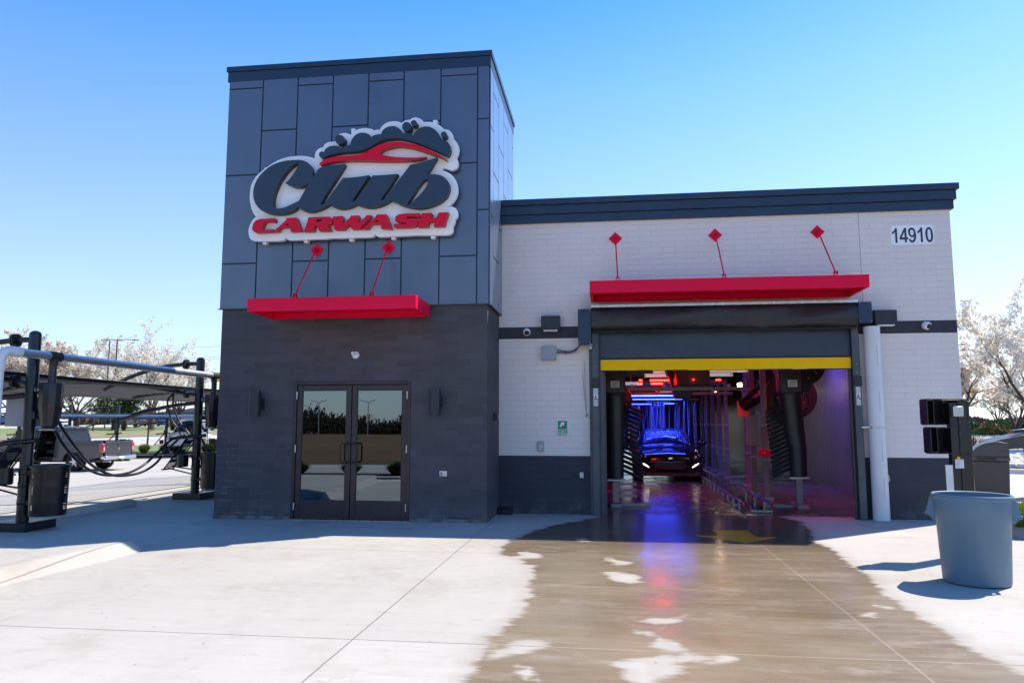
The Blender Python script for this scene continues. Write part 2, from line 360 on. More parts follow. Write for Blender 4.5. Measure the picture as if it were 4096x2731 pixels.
    wetc = mixc(nt, mathn(nt, 'MULTIPLY', jy, .36), wetc, (.55, .49, .42))
    wetc = mixc(nt, ramp(nt, mathn(nt, 'ADD', y, mathn(nt, 'MULTIPLY', big, .8)), -1.7, -.7, 0, .62), wetc, (.045, .036, .03))  # wetter towards the bay, and the building's shade put into the colour
    wv = mathn(nt, 'MULTIPLY', ramp(nt, vo.outputs['Distance'], .035, .02), .6); wetc = mixc(nt, wv, wetc, (.6, .56, .5))
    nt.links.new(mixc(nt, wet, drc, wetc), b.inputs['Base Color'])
    film = ramp(nt, mathn(nt, 'ADD', noise(nt, p, .75, 5, .6, (1, 2.0, 1)), mathn(nt, 'MULTIPLY', ramp(nt, y, -5.5, -1.2), .22)), .42, .66)   # standing film of water
    rw = mathn(nt, 'ADD', .40, mathn(nt, 'MULTIPLY', film, -.27))
    rn = nt.nodes.new('ShaderNodeMix'); rn.data_type = 'FLOAT'; nt.links.new(wet, rn.inputs[0]); rn.inputs[2].default_value = .82; nt.links.new(rw, rn.inputs[3]); nt.links.new(rn.outputs[0], b.inputs['Roughness'])
    b.inputs['IOR'].default_value = 1.35; b.inputs['Specular IOR Level'].default_value = .45
    rip = noise(nt, p, 16, 3, .5, (1, 3.0, 1)); dryh = mathn(nt, 'ADD', mathn(nt, 'MULTIPLY', fine, .8), mathn(nt, 'MULTIPLY', streak, .7))
    hh = nt.nodes.new('ShaderNodeMix'); hh.data_type = 'FLOAT'; nt.links.new(wet, hh.inputs[0]); nt.links.new(mathn(nt, 'SUBTRACT', dryh, mathn(nt, 'MULTIPLY', jy, 1.5)), hh.inputs[2]); nt.links.new(mathn(nt, 'ADD', mathn(nt, 'MULTIPLY', rip, .42), mathn(nt, 'MULTIPLY', fine, .10)), hh.inputs[3])
    bump(nt, b, hh.outputs[0], .30, .004)
    return m
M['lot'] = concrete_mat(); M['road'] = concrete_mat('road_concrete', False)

def axis(fine0, fine1, step, lo, hi):
    a = []; q = lo
    coarse = [lo + (fine0 - lo) * i / 24 for i in range(24)]
    f = [fine0 + step * i for i in range(int((fine1 - fine0) / step) + 1)]
    c2 = [f[-1] + (hi - f[-1]) * (i / 10) for i in range(1, 11)]
    return coarse + f + c2
xs = axis(3.0, 12.6, .08, -16, 26); ys = axis(-8.5, 3.0, .08, -13.0, 34)
mb = MB(); vv = []; attr = []
for yy in ys:
    for xx in xs: vv.append((xx, yy, gz(xx))); attr.append(sdist(xx, yy) if -9 < yy < 34 and 2.5 < xx < 13 else -1)
nx = len(xs); mb.add(vv, [(j * nx + i, j * nx + i + 1, (j + 1) * nx + i + 1, (j + 1) * nx + i) for j in range(len(ys) - 1) for i in range(nx - 1)])
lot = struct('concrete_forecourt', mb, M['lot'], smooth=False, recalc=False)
a_ = lot.data.attributes.new('wet', 'FLOAT', 'POINT'); a_.data.foreach_set('value', attr)

def ground_mat():
    m, nt, b = nodes('field_soil'); p = pos(nt); f = noise(nt, p, .08, 6, .6); g = noise(nt, p, .6, 6, .75, (.4, 1, 1))
    c = mixc(nt, ramp(nt, f, .3, .7), (.15, .085, .04), (.23, .14, .065)); c = mixc(nt, ramp(nt, g, .42, .6, 0, .6), c, (.10, .06, .03))
    nt.links.new(c, b.inputs['Base Color']); b.inputs['Roughness'].default_value = .95; b.inputs['Specular IOR Level'].default_value = .08; bump(nt, b, g, .6, .05); return m
M['field'] = ground_mat()
mb = MB(); mb.add([(-2500, -2500, -.42), (2500, -2500, -.42), (2500, 2500, -.42), (-2500, 2500, -.42)], [(0, 1, 2, 3)])
struct('ground', mb, M['field'], smooth=False, recalc=False)
def sheet(name, poly, z, mat, sub=None):
    mb = MB(); mb.add([(q[0], q[1], z) for q in poly], [tuple(range(len(poly)))]); return struct(name, mb, mat, smooth=False)
sheet('outer_paving', [(-90, -13.0), (-16, -13.0), (-16, 34), (-60, 34), (-90, 34)], -.324, M['road'])
sheet('outer_paving', [(26, -13), (60, -13), (60, 40), (26, 34)], -.004, M['road'])

# yellow direction arrow painted in front of the wash exit
def paint_mat():
    m, nt, b = nodes('worn_yellow_paint'); p = pos(nt); f = noise(nt, p, 30, 5, .7)
    nt.links.new(mixc(nt, ramp(nt, f, .5, .75, 0, .5), (.60, .30, .02), (.2, .12, .05)), b.inputs['Base Color']); b.inputs['Roughness'].default_value = .22
    bump(nt, b, noise(nt, p, 28, 4, .6, (1, 2.2, 1)), .5, .004); return m
ar = [(2780 + a / 6.918, 2080 + b_ / 6.918) for a, b_ in [(480, 268), (1440, 278), (1690, 455), (2240, 462), (1405, 620), (20, 418), (680, 428)]]
pa = [G(a, b_, .003) for a, b_ in ar]
mb = MB(); mb.prism([(q.x, q.y) for q in pa], lambda q: (q[0], q[1], .0035), lambda q: (q[0], q[1], .001))
struct('painted_arrow', mb, paint_mat(), smooth=False)

# raised kerb that ends at left
def kerb_path(name, pts, wd, h, mat, label=None, flare=True):
    """kerb along a ground path: vertical-ish face on the right-hand side, flat top of width wd"""
    mb = MB(); n = len(pts); rows = []
    for i, p in enumerate(pts):
        p = Vector((p[0], p[1], 0)); t = (Vector((*pts[min(i + 1, n - 1)][:2], 0)) - Vector((*pts[max(i - 1, 0)][:2], 0))).normalized(); nrm = Vector((-t.y, t.x, 0))
        hh = pts[i][2] if len(pts[i]) > 2 else h
        prof = [(0, 0), (.05, hh * .55), (.085, hh * .88), (.14, hh), (wd * .5, hh * 1.0), (wd - .12, hh), (wd - .03, hh * .8), (wd, 0)]
        rows.append([p + nrm * a + Vector((0, 0, b_)) for a, b_ in prof])
    m = len(rows[0]); mb.add([q for r_ in rows for q in r_], [(i * m + j, i * m + j + 1, (i + 1) * m + j + 1, (i + 1) * m + j) for i in range(n - 1) for j in range(m - 1)] + [tuple(range(m)), tuple(range((n - 1) * m, n * m))])
    return mb.build(name, mat, ang=60)
def pad_edge(y): return .30 + .50 * max(0, min(1, (y + 8.0) / 4.6)) ** .7
mb = MB(); gx = [-9 + i * .5 for i in range(17)] + [-.75 + i * .04 for i in range(48)]; gy = [-8.2 + i * .3 for i in range(14)] + [-4.1 + i * .05 for i in range(36)]
def pad_h(x, y):
    yb = -2.72 + .0 * x; r = .45; ex = pad_edge(min(y, -3.3)); sx = ex - x; sy = (yb - y)
    s_ = min(sx, sy) if (sx > r or sy > r) else r - math.hypot(max(0, r - sx), max(0, r - sy))
    w1 = .20 if sx < sy else .55
    t = max(0, min(1, s_ / w1)); return (.137 * t * t * (3 - 2 * t) + .003) if s_ > 0 else -.03
vv = [(x, y, pad_h(x, y) + (gz(x) if x < -3.8 else 0)) for y in gy for x in gx]; m_ = len(gx)
mb.add(vv, [(j * m_ + i, j * m_ + i + 1, (j + 1) * m_ + i + 1, (j + 1) * m_ + i) for j in range(len(gy) - 1) for i in range(m_ - 1) if max(vv[j * m_ + i][2], vv[j * m_ + i + 1][2], vv[(j + 1) * m_ + i][2], vv[(j + 1) * m_ + i + 1][2]) > 0 or vv[j * m_ + i][0] < -3.5])
struct('raised_kerb', mb, M['road'], ang=80, recalc=False)
# ------------------------------------------------------------------ the car wash building
PB = 3.4926; PT = 7.5435; CT = 7.7894; O = .0326; TD = 2.93     # cladding bottom / top, coping top, cladding offset, tower depth
BT = 5.157; CH = 5.586; ST0, ST1 = 3.06, 3.272; DH = 1.0; YB = 33.0
OX0, OX1, OZ = 6.36, 10.60, 3.30                                # wash bay opening
bld = thing('car_wash_building', 'car wash building with a slate blue panelled tower and a pale block wash bay', 'building', (W_ / 2, 0, 0))
DX0, DX1, DZ = 1.3577 - .03, 3.2877 + .03, 2.25
mb = MB(); T = .2
mb.box(0, DX0, 0, T, 0, PB); mb.box(DX1, W_, 0, T, 0, PB); mb.box(DX0, DX1, 0, T, DZ, PB)
mb.box(W_ - T, W_, T, D_ - .003, 0, PB); mb.box(0, T, T, TD, 0, PB); mb.box(T, W_, TD - T, TD, 0, PB)
mb.build('tower_wall', M['cmu_dark'], bld, smooth=False)
M['foot'] = pm('mortar_foot', (.17, .165, .16), .9, 0, .5, 7, .6, 40)
for a0, a1 in ((-.012, DX0 - .01), (DX1 + .01, W_ + .012)):
    mb = MB(); mb.box(a0, a1, -.012, -.001, 0, .055); mb.build('base_course', M['foot'], bld, smooth=False)
# light wall with dark bands
def wallpieces(z0, z1):
    mb = MB(); t = .2
    if z1 <= OZ or z0 < OZ:
        zz = min(z1, OZ)
        mb.box(W_, OX0, D_, D_ + t, z0, zz); mb.box(OX1, RX, D_, D_ + t, z0, zz)
        if z1 > OZ: mb.box(W_, RX, D_, D_ + t, OZ, z1)
    else: mb.box(W_, RX, D_, D_ + t, z0, z1)
    mb.box(RX - t, RX, D_ + t, YB, z0, z1)
    return mb
wallpieces(0, DH).build('dado', M['cmu_navy'], bld, smooth=False)
wallpieces(DH, ST0).build('bay_wall', M['cmu_light'], bld, smooth=False)
wallpieces(ST0, ST1).build('painted_stripe', cmu('block_stripe', (.040, .040, .050), (.065, .065, .075), .1, False, .55), bld, smooth=False)
wallpieces(ST1, BT + .05).build('upper_wall', M['cmu_light'], bld, smooth=False)
mb = MB(); xj = PY(3435, 900, D_).x; mb.box(xj - .004, xj + .004, D_ - .0025, D_ + .01, ST1, BT); mb.build('control_joint', M['greybox'], bld, smooth=False)
# cladding: sheet with raised panels and open seams
def panels(mb, xs_, zrows, y, ax, outer):
    """panel columns between seams xs_, each with its own horizontal seams"""
    g = .011
    for i in range(len(xs_) - 1):
        zs = [PB] + sorted(zrows[i]) + [PT]
        for j in range(len(zs) - 1):
            a0, a1, z0, z1 = xs_[i] + g, xs_[i + 1] - g, zs[j] + (g if j else 0), zs[j + 1] - g
            if ax == 'x': mb.box(a0, a1, y - .018, y, z0, z1)
            else: mb.box(y, y + .018, a0, a1, z0, z1)
def z2(u, v): return (860 + u / 1.4258, 150 + v / 1.4258)
yc = -O
seams = [-O] + [PY(*z2(u, 250), yc).x for u in (279, 477, 677, 879, 1080, 1290, 1499)] + [W_ + O]
zr = {0: [295, 787, 1290], 1: [530, 1050], 2: [272, 770, 1275], 3: [508, 1010], 4: [248, 750, 1262], 5: [485, 990], 6: [218, 720, 1247], 7: [465, 983]}
cols = []
for i in range(8):
    um = [180, 370, 570, 770, 980, 1180, 1390, 1530][i]; cols.append([PY(*z2(um, v), yc).z for v in zr[i]])
mb = MB(); mb.box(-O, W_ + O, -O + .002, -.0005, PB + .002, PT); mb.box(W_ + .0005, W_ + O - .002, 0, TD + O, PB + .002, PT); mb.box(-O + .002, -.0005, 0, TD + O, PB + .002, PT); mb.box(-O + .002, W_ + O - .002, TD + .001, TD + O, PB + .01, PT)
mb.build('cladding_backing', M['navy'], bld, smooth=False)
mb = MB(); panels(mb, seams, cols, -O, 'x', 1)
sy = [-O] + [-O + .62 * i + .30 for i in range(0, 5)] + [TD + O]
panels(mb, sy, [[PB + q for q in ((.85, 2.3, 3.7) if i % 2 else (1.5, 3.0))] for i in range(len(sy) - 1)], W_ + O, 'y', 1)
mb.build('cladding', M['panel'], bld, bevel=.0035, smooth=False, seg=1)
mb = MB(); mb.box(-O - .025, W_ + O + .025, -O - .028, -O + .02, PB - .014, PB - .001); mb.box(W_ + O - .015, W_ + O + .025, -O + .021, D_ - .004, PB - .014, PB - .001)
mb.build('base_trim', M['frame'], bld, smooth=False)
# two step coping of the tower
c1 = .078
mb = MB()
mb.box(-.055, W_ + .055, -.055, -.0331, PT - .03, PT + .155); mb.box(W_ + .0331, W_ + .055, -.0331, TD + .055, PT - .03, PT + .155)
mb.box(-c1, W_ + c1, -c1, -.02, PT + .155, CT); mb.box(W_ + .02, W_ + c1, -.02, TD + c1, PT + .155, CT); mb.box(-c1, -.02, -.02, TD + c1, PT, CT); mb.box(-.02, W_ + .02, TD, TD + c1, PT, CT)
mb.box(-.02, W_ + .02, -.02, TD, PT + .02, CT - .03)
mb.build('tower_coping', M['navy'], bld, bevel=.006, smooth=False)
# cornice of the bay, three steps
mb = MB(); x0 = W_ + O + .02
for a, z0, z1 in ((.052, BT, BT + .155), (.088, BT + .155, BT + .32), (.125, BT + .32, CH)):
    mb.box(x0, RX + a, D_ - a, D_ + .16, z0, z1); mb.box(RX - .16, RX + a, D_ + .161, YB, z0, z1)
mb.build('bay_cornice', M['navy'], bld, bevel=.006, smooth=False)
mb = MB(); mb.box(-.0 + T, RX - .16, D_ + .17, YB, 4.9, 5.2); mb.build('roof', M['soffit'], bld, smooth=False)

# interior of the wash tunnel
LX = 5.0; RWX = 11.98; CZ = 4.25
def frp():
    m, nt, b = nodes('ribbed_wet_wall_panel'); p = pos(nt); s = nt.nodes.new('ShaderNodeSeparateXYZ'); nt.links.new(p, s.inputs[0])
    wv = mathn(nt, 'SINE', mathn(nt, 'MULTIPLY', mathn(nt, 'ADD', s.outputs[1], s.outputs[0]), 52.0)); b.inputs['Base Color'].default_value = (.34, .34, .36, 1)
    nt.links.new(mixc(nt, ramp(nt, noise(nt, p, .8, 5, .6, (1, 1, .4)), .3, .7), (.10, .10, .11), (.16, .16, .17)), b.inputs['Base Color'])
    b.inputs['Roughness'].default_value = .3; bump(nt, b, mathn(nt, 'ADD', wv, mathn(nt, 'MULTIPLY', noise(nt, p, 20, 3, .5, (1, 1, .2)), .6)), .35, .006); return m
M['frp'] = frp()
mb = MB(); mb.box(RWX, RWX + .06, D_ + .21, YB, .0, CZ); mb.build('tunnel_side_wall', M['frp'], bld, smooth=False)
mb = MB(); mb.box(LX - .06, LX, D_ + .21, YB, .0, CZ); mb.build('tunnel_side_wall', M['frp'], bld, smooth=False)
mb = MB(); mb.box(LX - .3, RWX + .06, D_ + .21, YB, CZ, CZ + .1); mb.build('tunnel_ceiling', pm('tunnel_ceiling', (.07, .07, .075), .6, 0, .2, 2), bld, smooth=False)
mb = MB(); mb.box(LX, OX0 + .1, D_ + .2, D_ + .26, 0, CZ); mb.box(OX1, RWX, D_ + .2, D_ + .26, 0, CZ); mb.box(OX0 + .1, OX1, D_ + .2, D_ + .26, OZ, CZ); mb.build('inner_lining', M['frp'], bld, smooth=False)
# back wall with the entrance opening
mb = MB(); mb.box(LX, 7.2, YB - .2, YB, 0, CZ); mb.box(9.9, RWX, YB - .2, YB, 0, CZ); mb.box(7.2, 9.9, YB - .2, YB, 2.35, CZ); mb.build('rear_wall', M['frp'], bld, smooth=False)

# double entrance door
dr = MB(); f = .055; y0, y1 = -.012, .10
dr.box(DX0, DX0 + f, y0, y1, 0, DZ); dr.box(DX1 - f, DX1, y0, y1, 0, DZ); dr.box(DX0 + f, DX1 - f, y0, y1, DZ - f, DZ)
fr = dr.build('door_frame', M['bronze'], bld, bevel=.004)
xm = (DX0 + DX1) / 2
for k in (0, 1):
    a0, a1 = (DX0 + f + .004, xm - .006) if k == 0 else (xm + .006, DX1 - f - .004)
    z0, z1 = .012, DZ - f - .006; s_ = .085; bt = .30; tp = .085
    q = MB(); ya, yb = .012, .058
    q.box(a0, a0 + s_, ya, yb, z0, z1); q.box(a1 - s_, a1, ya, yb, z0, z1); q.box(a0 + s_, a1 - s_, ya, yb, z0, z0 + bt); q.box(a0 + s_, a1 - s_, ya, yb, z1 - tp, z1)
    leaf = q.build('door', M['bronze'], bld, bevel=.004)
    g = MB(); g.box(a0 + s_, a1 - s_, .030, .038, z0 + bt, z1 - tp); g.build('glass', M['glass'], leaf, smooth=False)
    g = MB(); e = .010; xx0, xx1, zz0, zz1 = a0 + s_, a1 - s_, z0 + bt, z1 - tp
    for bx in ((xx0, xx0 + e, zz0, zz1), (xx1 - e, xx1, zz0, zz1), (xx0 + e, xx1 - e, zz0, zz0 + e), (xx0 + e, xx1 - e, zz1 - e, zz1)): g.box(bx[0], bx[1], .020, .030, bx[2], bx[3])
    g.build('glazing_bead', M['blackm'], leaf, smooth=False)
    hx = a1 - .035 if k == 0 else a0 + .035; dirx = -1 if k == 0 else 1
    # offset pull handle
    hz = [(0, -.045, .16), (0, -.075, .15), (dirx * .085, -.075, .15), (dirx * .105, -.075, .125), (dirx * .105, -.075, -.125), (dirx * .085, -.075, -.15), (0, -.075, -.15), (0, -.045, -.16)]
    h = MB(); h.tube([(hx, .012, 1.085 + .15), (hx, -.05, 1.085 + .15)] + [(hx + a, b_, 1.085 + c_) for a, b_, c_ in hz[1:-1]] + [(hx, -.05, 1.085 - .15), (hx, .012, 1.085 - .15)], .0125, 10)
    h.build('handle', M['bronze'], leaf)
    hxx = DX0 + f + .002 if k == 0 else DX1 - f - .002
    for zz in (.22, 1.15, 2.02): MB().cyl((hxx, -.014, zz - .06), (hxx, -.014, zz + .06), .010, n=10).build('hinge', M['alu'], leaf)
th = MB(); th.box(DX0, DX1, -.02, .12, 0.002, .012); th.build('threshold', M['alu'], bld, smooth=False)
# dark room behind the glass
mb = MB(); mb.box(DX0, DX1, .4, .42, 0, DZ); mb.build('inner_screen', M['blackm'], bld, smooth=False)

# ------------------------------------------------------------------ wall sign with raised letters
def z3(q): return (960 + q[0] / 2.5565, 440 + q[1] / 2.5565)
YS = -.215; YL = -.335
def onplane(y):
    def f_(q):
        u, v = z3(q); p = PY(u, v, y); return p
    return f_
def signmap(loops, yf, yb):
    """trace lies on plane yf; the back copies the same x,z at yb"""
    if not isinstance(loops[0][0], (tuple, list)): loops = [loops]
    return [[(lambda p: (p.x, p.z))(PY(*z3(q), yf)) for q in l] for l in loops]
def solid(mb, loops, yf, yb): mb.prism(signmap(loops, yf, yb), lambda q: (q[0], yf, q[1]), lambda q: (q[0], yb, q[1]))
def rim(mbs, loops, yf, yb):
    pass
backer = [(87,1230),(100,1180),(130,1125),(162,1093,1),(125,1030),(104,950),(100,880),(112,780),(150,700),(205,640),(290,575),(380,520),(480,485),(580,472),(660,472),(720,483),(765,497,1),(768,450),(785,415),(815,392),(848,384,1),(870,350),(910,330),(970,325,1),(985,275),(1025,245),(1080,237),(1135,255,1),(1165,225),(1220,195),(1290,187),(1340,195),(1378,213,1),(1400,203),(1428,205,1),(1455,165),(1505,130),(1570,117),(1620,122),(1655,135,1),(1690,110),(1745,98,1),(1765,84),(1800,78),(1850,95),(1880,125,1),(1930,122),(2000,135),(2055,170),(2088,200,1),(2130,205),(2165,235),(2182,275),(2184,295,1),(2215,330),(2235,375),(2235,430),(2213,490,1),(2230,530),(2225,575),(2195,605),(2155,615),(2115,602),(2072,588,1),(2080,603,1),(2058,620,1),(2120,635),(2180,680),(2215,740),(2228,810),(2215,880),(2170,950),(2120,992,1),(2170,990),(2210,1010),(2227,1055),(2222,1090),(2200,1120,1),(2196,1150),(2178,1190,1),(2178,1235),(2155,1265),(2115,1277),(1950,1281),(1790,1282,1),(1620,1291),(1440,1298),(1400,1290),(1385,1270,1),(1365,1292),(1330,1302),(1220,1305),(1110,1308,1),(1030,1313),(940,1311,1),(870,1320),(785,1320,1),(640,1328),(510,1332),(480,1320),(468,1302,1),(455,1322),(420,1338),(300,1342),(180,1342),(130,1335),(95,1300)]
cloud = [(808,465),(812,438),(833,425),(858,430,1),(880,395),(920,372),(970,366),(1010,372),(1035,388,1),(1075,368),(1128,357,1),(1140,310),(1175,262),(1225,236),(1275,235),(1320,252),(1342,277,1),(1385,255),(1445,247,1),(1460,210),(1500,178),(1560,166),(1610,180),(1650,215),(1662,242,1),(1705,236),(1745,243),(1772,262,1),(1790,225),(1830,190),(1890,170),(1950,178),(2005,213),(2040,262),(2043,300,1),(2085,307),(2130,335),(2150,380),(2150,425),(2125,472,1),(2000,415),(1850,350),(1700,303),(1600,289),(1480,302),(1390,342),(1310,388),(1240,412),(1150,424),(1030,435),(930,457),(850,493,1),(825,488)]
swoosh = [(806,556,1),(850,515),(920,488),(1000,475),(1150,465),(1240,450),(1300,424),(1370,382),(1450,346),(1550,329),(1660,330),(1780,350),(1900,391),(2010,445),(2118,512,1),(2020,470),(1900,428),(1780,391),(1680,372),(1600,369),(1520,386),(1460,408),(1428,436),(1450,458),(1560,478),(1700,486),(1800,486),(1905,478,1),(1870,493),(1800,507),(1650,517),(1500,520),(1330,517),(1150,514),(1000,521),(900,537),(828,568,1)]
club = [[(560,512),(630,515),(690,538),(728,585),(743,640,1),(748,690,1),(780,635,1),(800,605),(850,580),(960,562),(1072,553,1),(1060,580,1),(950,750),(835,935),(827,965),(850,965),(885,930,1),(915,885,1),(1055,695,1),(1150,690),(1240,680),(1318,667,1),(1240,790),(1160,905),(1150,932),(1175,930),(1205,890,1),(1355,670,1),(1480,665),(1612,653,1),(1540,770),(1450,895),(1443,925),(1468,918),(1505,875,1),(1740,562,1),(1850,537),(2015,485,1),(1905,668,1),(1970,658),(2050,668),(2105,703),(2138,755),(2138,820),(2110,885),(2050,938),(1960,980),(1860,1002),(1760,998),(1660,974),(1590,942),(1535,920,1),(1480,958),(1400,987),(1330,996),(1240,984),(1187,962,1),(1130,990),(1060,1007),(1000,1005),(945,985),(912,962,1),(850,1000),(770,1030),(700,1040),(640,1024),(583,988,1),(540,1030),(450,1060),(360,1065),(260,1045),(200,1010),(155,950),(135,880),(140,800),(170,720),(230,640),(320,570),(440,525)],
        [(700,748,1),(650,778),(590,788),(530,780),(460,746,1),(500,715),(550,645),(590,580),(596,548),(570,545),(520,580),(460,645),(400,735),(360,825),(338,900),(336,960),(352,1000),(400,1006),(470,990),(600,930,1),(650,845,1)],
        [(1928,718),(1898,710),(1860,738),(1800,820),(1750,900),(1716,955),(1726,968),(1780,925),(1850,855),(1900,790),(1922,745)]]
sign = thing('wall_sign', 'cloud shaped white sign with navy Club and red CARWASH lettering on the tower', 'sign', (2.3, -.1, 4.8))
bp = MB(); solid(bp, spline(backer, 5), YS, -.135); bp.build('backing_panel', M['white'], sign, ang=50)
for u, v in [(253, 1345), (1140, 1312), (1974, 1285), (675, 1328), (1570, 1295), (270, 620), (1160, 222), (1995, 135)]:
    p = PY(*z3((u, v)), -.14); MB().box(p.x - .035, p.x + .035, -.145, -.051, p.z - .05, p.z + .05).build('mounting_bracket', M['white'], sign, smooth=False)
def letter(name, loops, mat, side, y=YL):
    o = MB(); lp = signmap(loops, y, 0); o.prism(lp, lambda q: (q[0], y, q[1]), lambda q: (q[0], y + .012, q[1])); fo = o.build(name, mat, sign, smooth=False)
    cx = sum(q[0] for q in lp[0]) / len(lp[0]); cz = sum(q[1] for q in lp[0]) / len(lp[0])
    s2 = MB(); s2.prism(lp, lambda q: (q[0], y + .0125, q[1]), lambda q: (q[0], YS - .0015, q[1])); s2.build('return_edge', side, fo, ang=40)
letter('cloud', spline(cloud, 5), M['signnavy'], M['signside'])
M['redside'] = pm('red_sign_return', (.36, .06, .045), .5)
letter('car_outline', spline(swoosh, 6), M['redsign'], M['redside'])
letter('lettering_club', [spline(l, 5) for l in club], M['signnavy'], M['signside'])
for cx, cy, r in ((1018, 302, 48), (1704, 170, 46), (1777, 134, 30), (2084, 250, 29)):
    letter('bubble', [(cx + r * math.cos(a), cy + r * math.sin(a)) for a in [2 * math.pi * i / 28 for i in range(28)]], M['signnavy'], M['signside'], YL - .03)
caps = [
 ('C', [[(160,1128),(200,1116),(280,1110),(357,1107),(355,1135),(345,1146),(325,1138),(275,1138),(248,1150),(236,1175),(226,1200),(230,1222),(260,1226),(338,1218),(330,1243),(250,1248),(160,1253),(133,1240),(122,1215),(132,1165)]]),
 ('A', [[(342,1242),(362,1222),(470,1128),(474,1106),(578,1100),(584,1115),(622,1222),(628,1236),(512,1240),(518,1225),(508,1196),(420,1199),(395,1222),(392,1240)], [(455,1180),(490,1158),(497,1178)]]),
 ('R', [[(690,1099),(870,1090),(920,1092),(945,1108),(945,1140),(930,1160),(900,1172),(912,1205),(926,1230),(808,1235),(802,1215),(785,1184),(765,1184),(750,1222),(756,1238),(645,1240),(660,1222),(697,1112)], [(785,1118),(838,1115),(834,1135),(820,1143),(775,1146)]]),
 ('W', [[(948,1090),(1048,1083),(1052,1110),(1046,1160),(1052,1165),(1125,1100),(1128,1080),(1216,1078),(1214,1110),(1208,1150),(1214,1156),(1280,1095),(1290,1076),(1341,1074),(1332,1095),(1240,1200),(1236,1212),(1142,1215),(1132,1200),(1128,1160),(1066,1215),(1060,1222),(965,1222),(962,1205)]]),
 ('A', [[(1247,1213),(1275,1190),(1386,1090),(1395,1068),(1498,1067),(1504,1085),(1546,1198),(1550,1214),(1440,1207),(1441,1190),(1428,1158),(1350,1163),(1316,1192),(1312,1213)], [(1370,1144),(1410,1120),(1416,1142)]]),
 ('S', [[(1625,1066),(1690,1058),(1835,1055),(1846,1070),(1838,1098),(1820,1094),(1740,1087),(1705,1093),(1700,1110),(1800,1112),(1828,1126),(1822,1160),(1790,1190),(1740,1198),(1582,1200),(1568,1190),(1578,1163),(1594,1160),(1606,1168),(1690,1168),(1702,1157),(1690,1150),(1605,1146),(1582,1128),(1590,1088)]]),
 ('H', [[(1862,1056),(1958,1050),(1966,1060),(1946,1105),(2008,1102),(2026,1060),(2034,1048),(2132,1045),(2127,1062),(2092,1172),(2092,1186),(1978,1188),(1984,1175),(1998,1138),(1937,1141),(1921,1180),(1923,1192),(1814,1196),(1821,1180),(1856,1072)]])]
for ch, l in caps: letter('letter', l, M['redsign'], M['redside'], YL + .01)

# ------------------------------------------------------------------ canopies hung on rods
def awning(name, label, x0, x1, yf, z1, h, plates, rods, back):
    a = thing(name, label, 'canopy', ((x0 + x1) / 2, back, z1 - h))
    t = .05; mb = MB(); z0 = z1 - h
    mb.box(x0, x1, yf, yf + t, z0, z1); mb.box(x0, x0 + t, yf + t, back, z0, z1); mb.box(x1 - t, x1, yf + t, back, z0, z1); mb.box(x0 + t, x1 - t, back - t, back, z0, z1)
    mb.build('fascia', M['red'], a, bevel=.004)
    dk = MB(); n = max(4, int((x1 - x0) / .15)); wd = (x1 - x0 - 2 * t) / n
    for i in range(n):
        xa = x0 + t + i * wd; dk.box(xa + .002, xa + wd - .002, yf + t + .002, back - t - .002, z0 + .09, z0 + .115)
    dk.box(x0 + t, x1 - t, yf + t, back - t, z0 + .117, z0 + .13)
    dk.build('soffit_deck', M['red'], a, smooth=False)
    for (pu, pv), (ru, rv) in zip(plates, rods):
        p = PY(pu, pv, back - .02); q = PY(ru, rv, yf + .06); q.z = z1 + .045
        pl = MB(); s_ = .12; pl.prism([(p.x - s_, p.z), (p.x, p.z - s_), (p.x + s_, p.z), (p.x, p.z + s_)], lambda c_: (c_[0], back - .012, c_[1]), lambda c_: (c_[0], back - .0005, c_[1]))
        for dx, dz in ((.085, 0), (-.085, 0), (0, .085), (0, -.085)): pl.cyl((p.x + dx, back - .02, p.z + dz), (p.x + dx, back - .01, p.z + dz), .009, n=8)
        for dx in (-.016, .016): pl.box(p.x + dx - .004, p.x + dx + .004, back - .085, back - .012, p.z - .04, p.z + .03)
        plate = pl.build('wall_plate', M['red'], a, smooth=False)
        rd = MB(); e = Vector((p.x, back - .06, p.z - .005)); rd.cyl(e, q, .0115, n=10); rd.cyl((p.x - .03, e.y, e.z), (p.x + .03, e.y, e.z), .008, n=8); rd.cyl((q.x - .035, q.y, q.z), (q.x + .035, q.y, q.z), .008, n=8)
        rd.build('tie_rod', M['red'], a)
        cl = MB(); 
        for dx in (-.022, .022): cl.box(q.x + dx - .005, q.x + dx + .005, q.y - .03, q.y + .03, z1 + .001, z1 + .075)
        cl.box(q.x - .05, q.x + .05, q.y - .035, q.y + .035, z1 + .001, z1 + .008); cl.build('clevis', M['red'], a, smooth=False)
    return a
aw1 = awning('entrance_canopy', 'short red metal canopy hung on two rods above the glass double door', .9353, 3.6301, -.9509, 3.4946, .2065, [z2(580, 1212), z2(988, 1197)], [z2(456, 1475), z2(893, 1462)], -.0511)
aw2 = awning('bay_canopy', 'long red metal canopy hung on three rods above the wash bay exit', 6.2184, 10.6026, .3619, 3.8983, .2057, [(2461.4, 954), (2861, 940), (3270, 927.4)], [(2471, 1115), (2897, 1104), (3343, 1093)], D_)
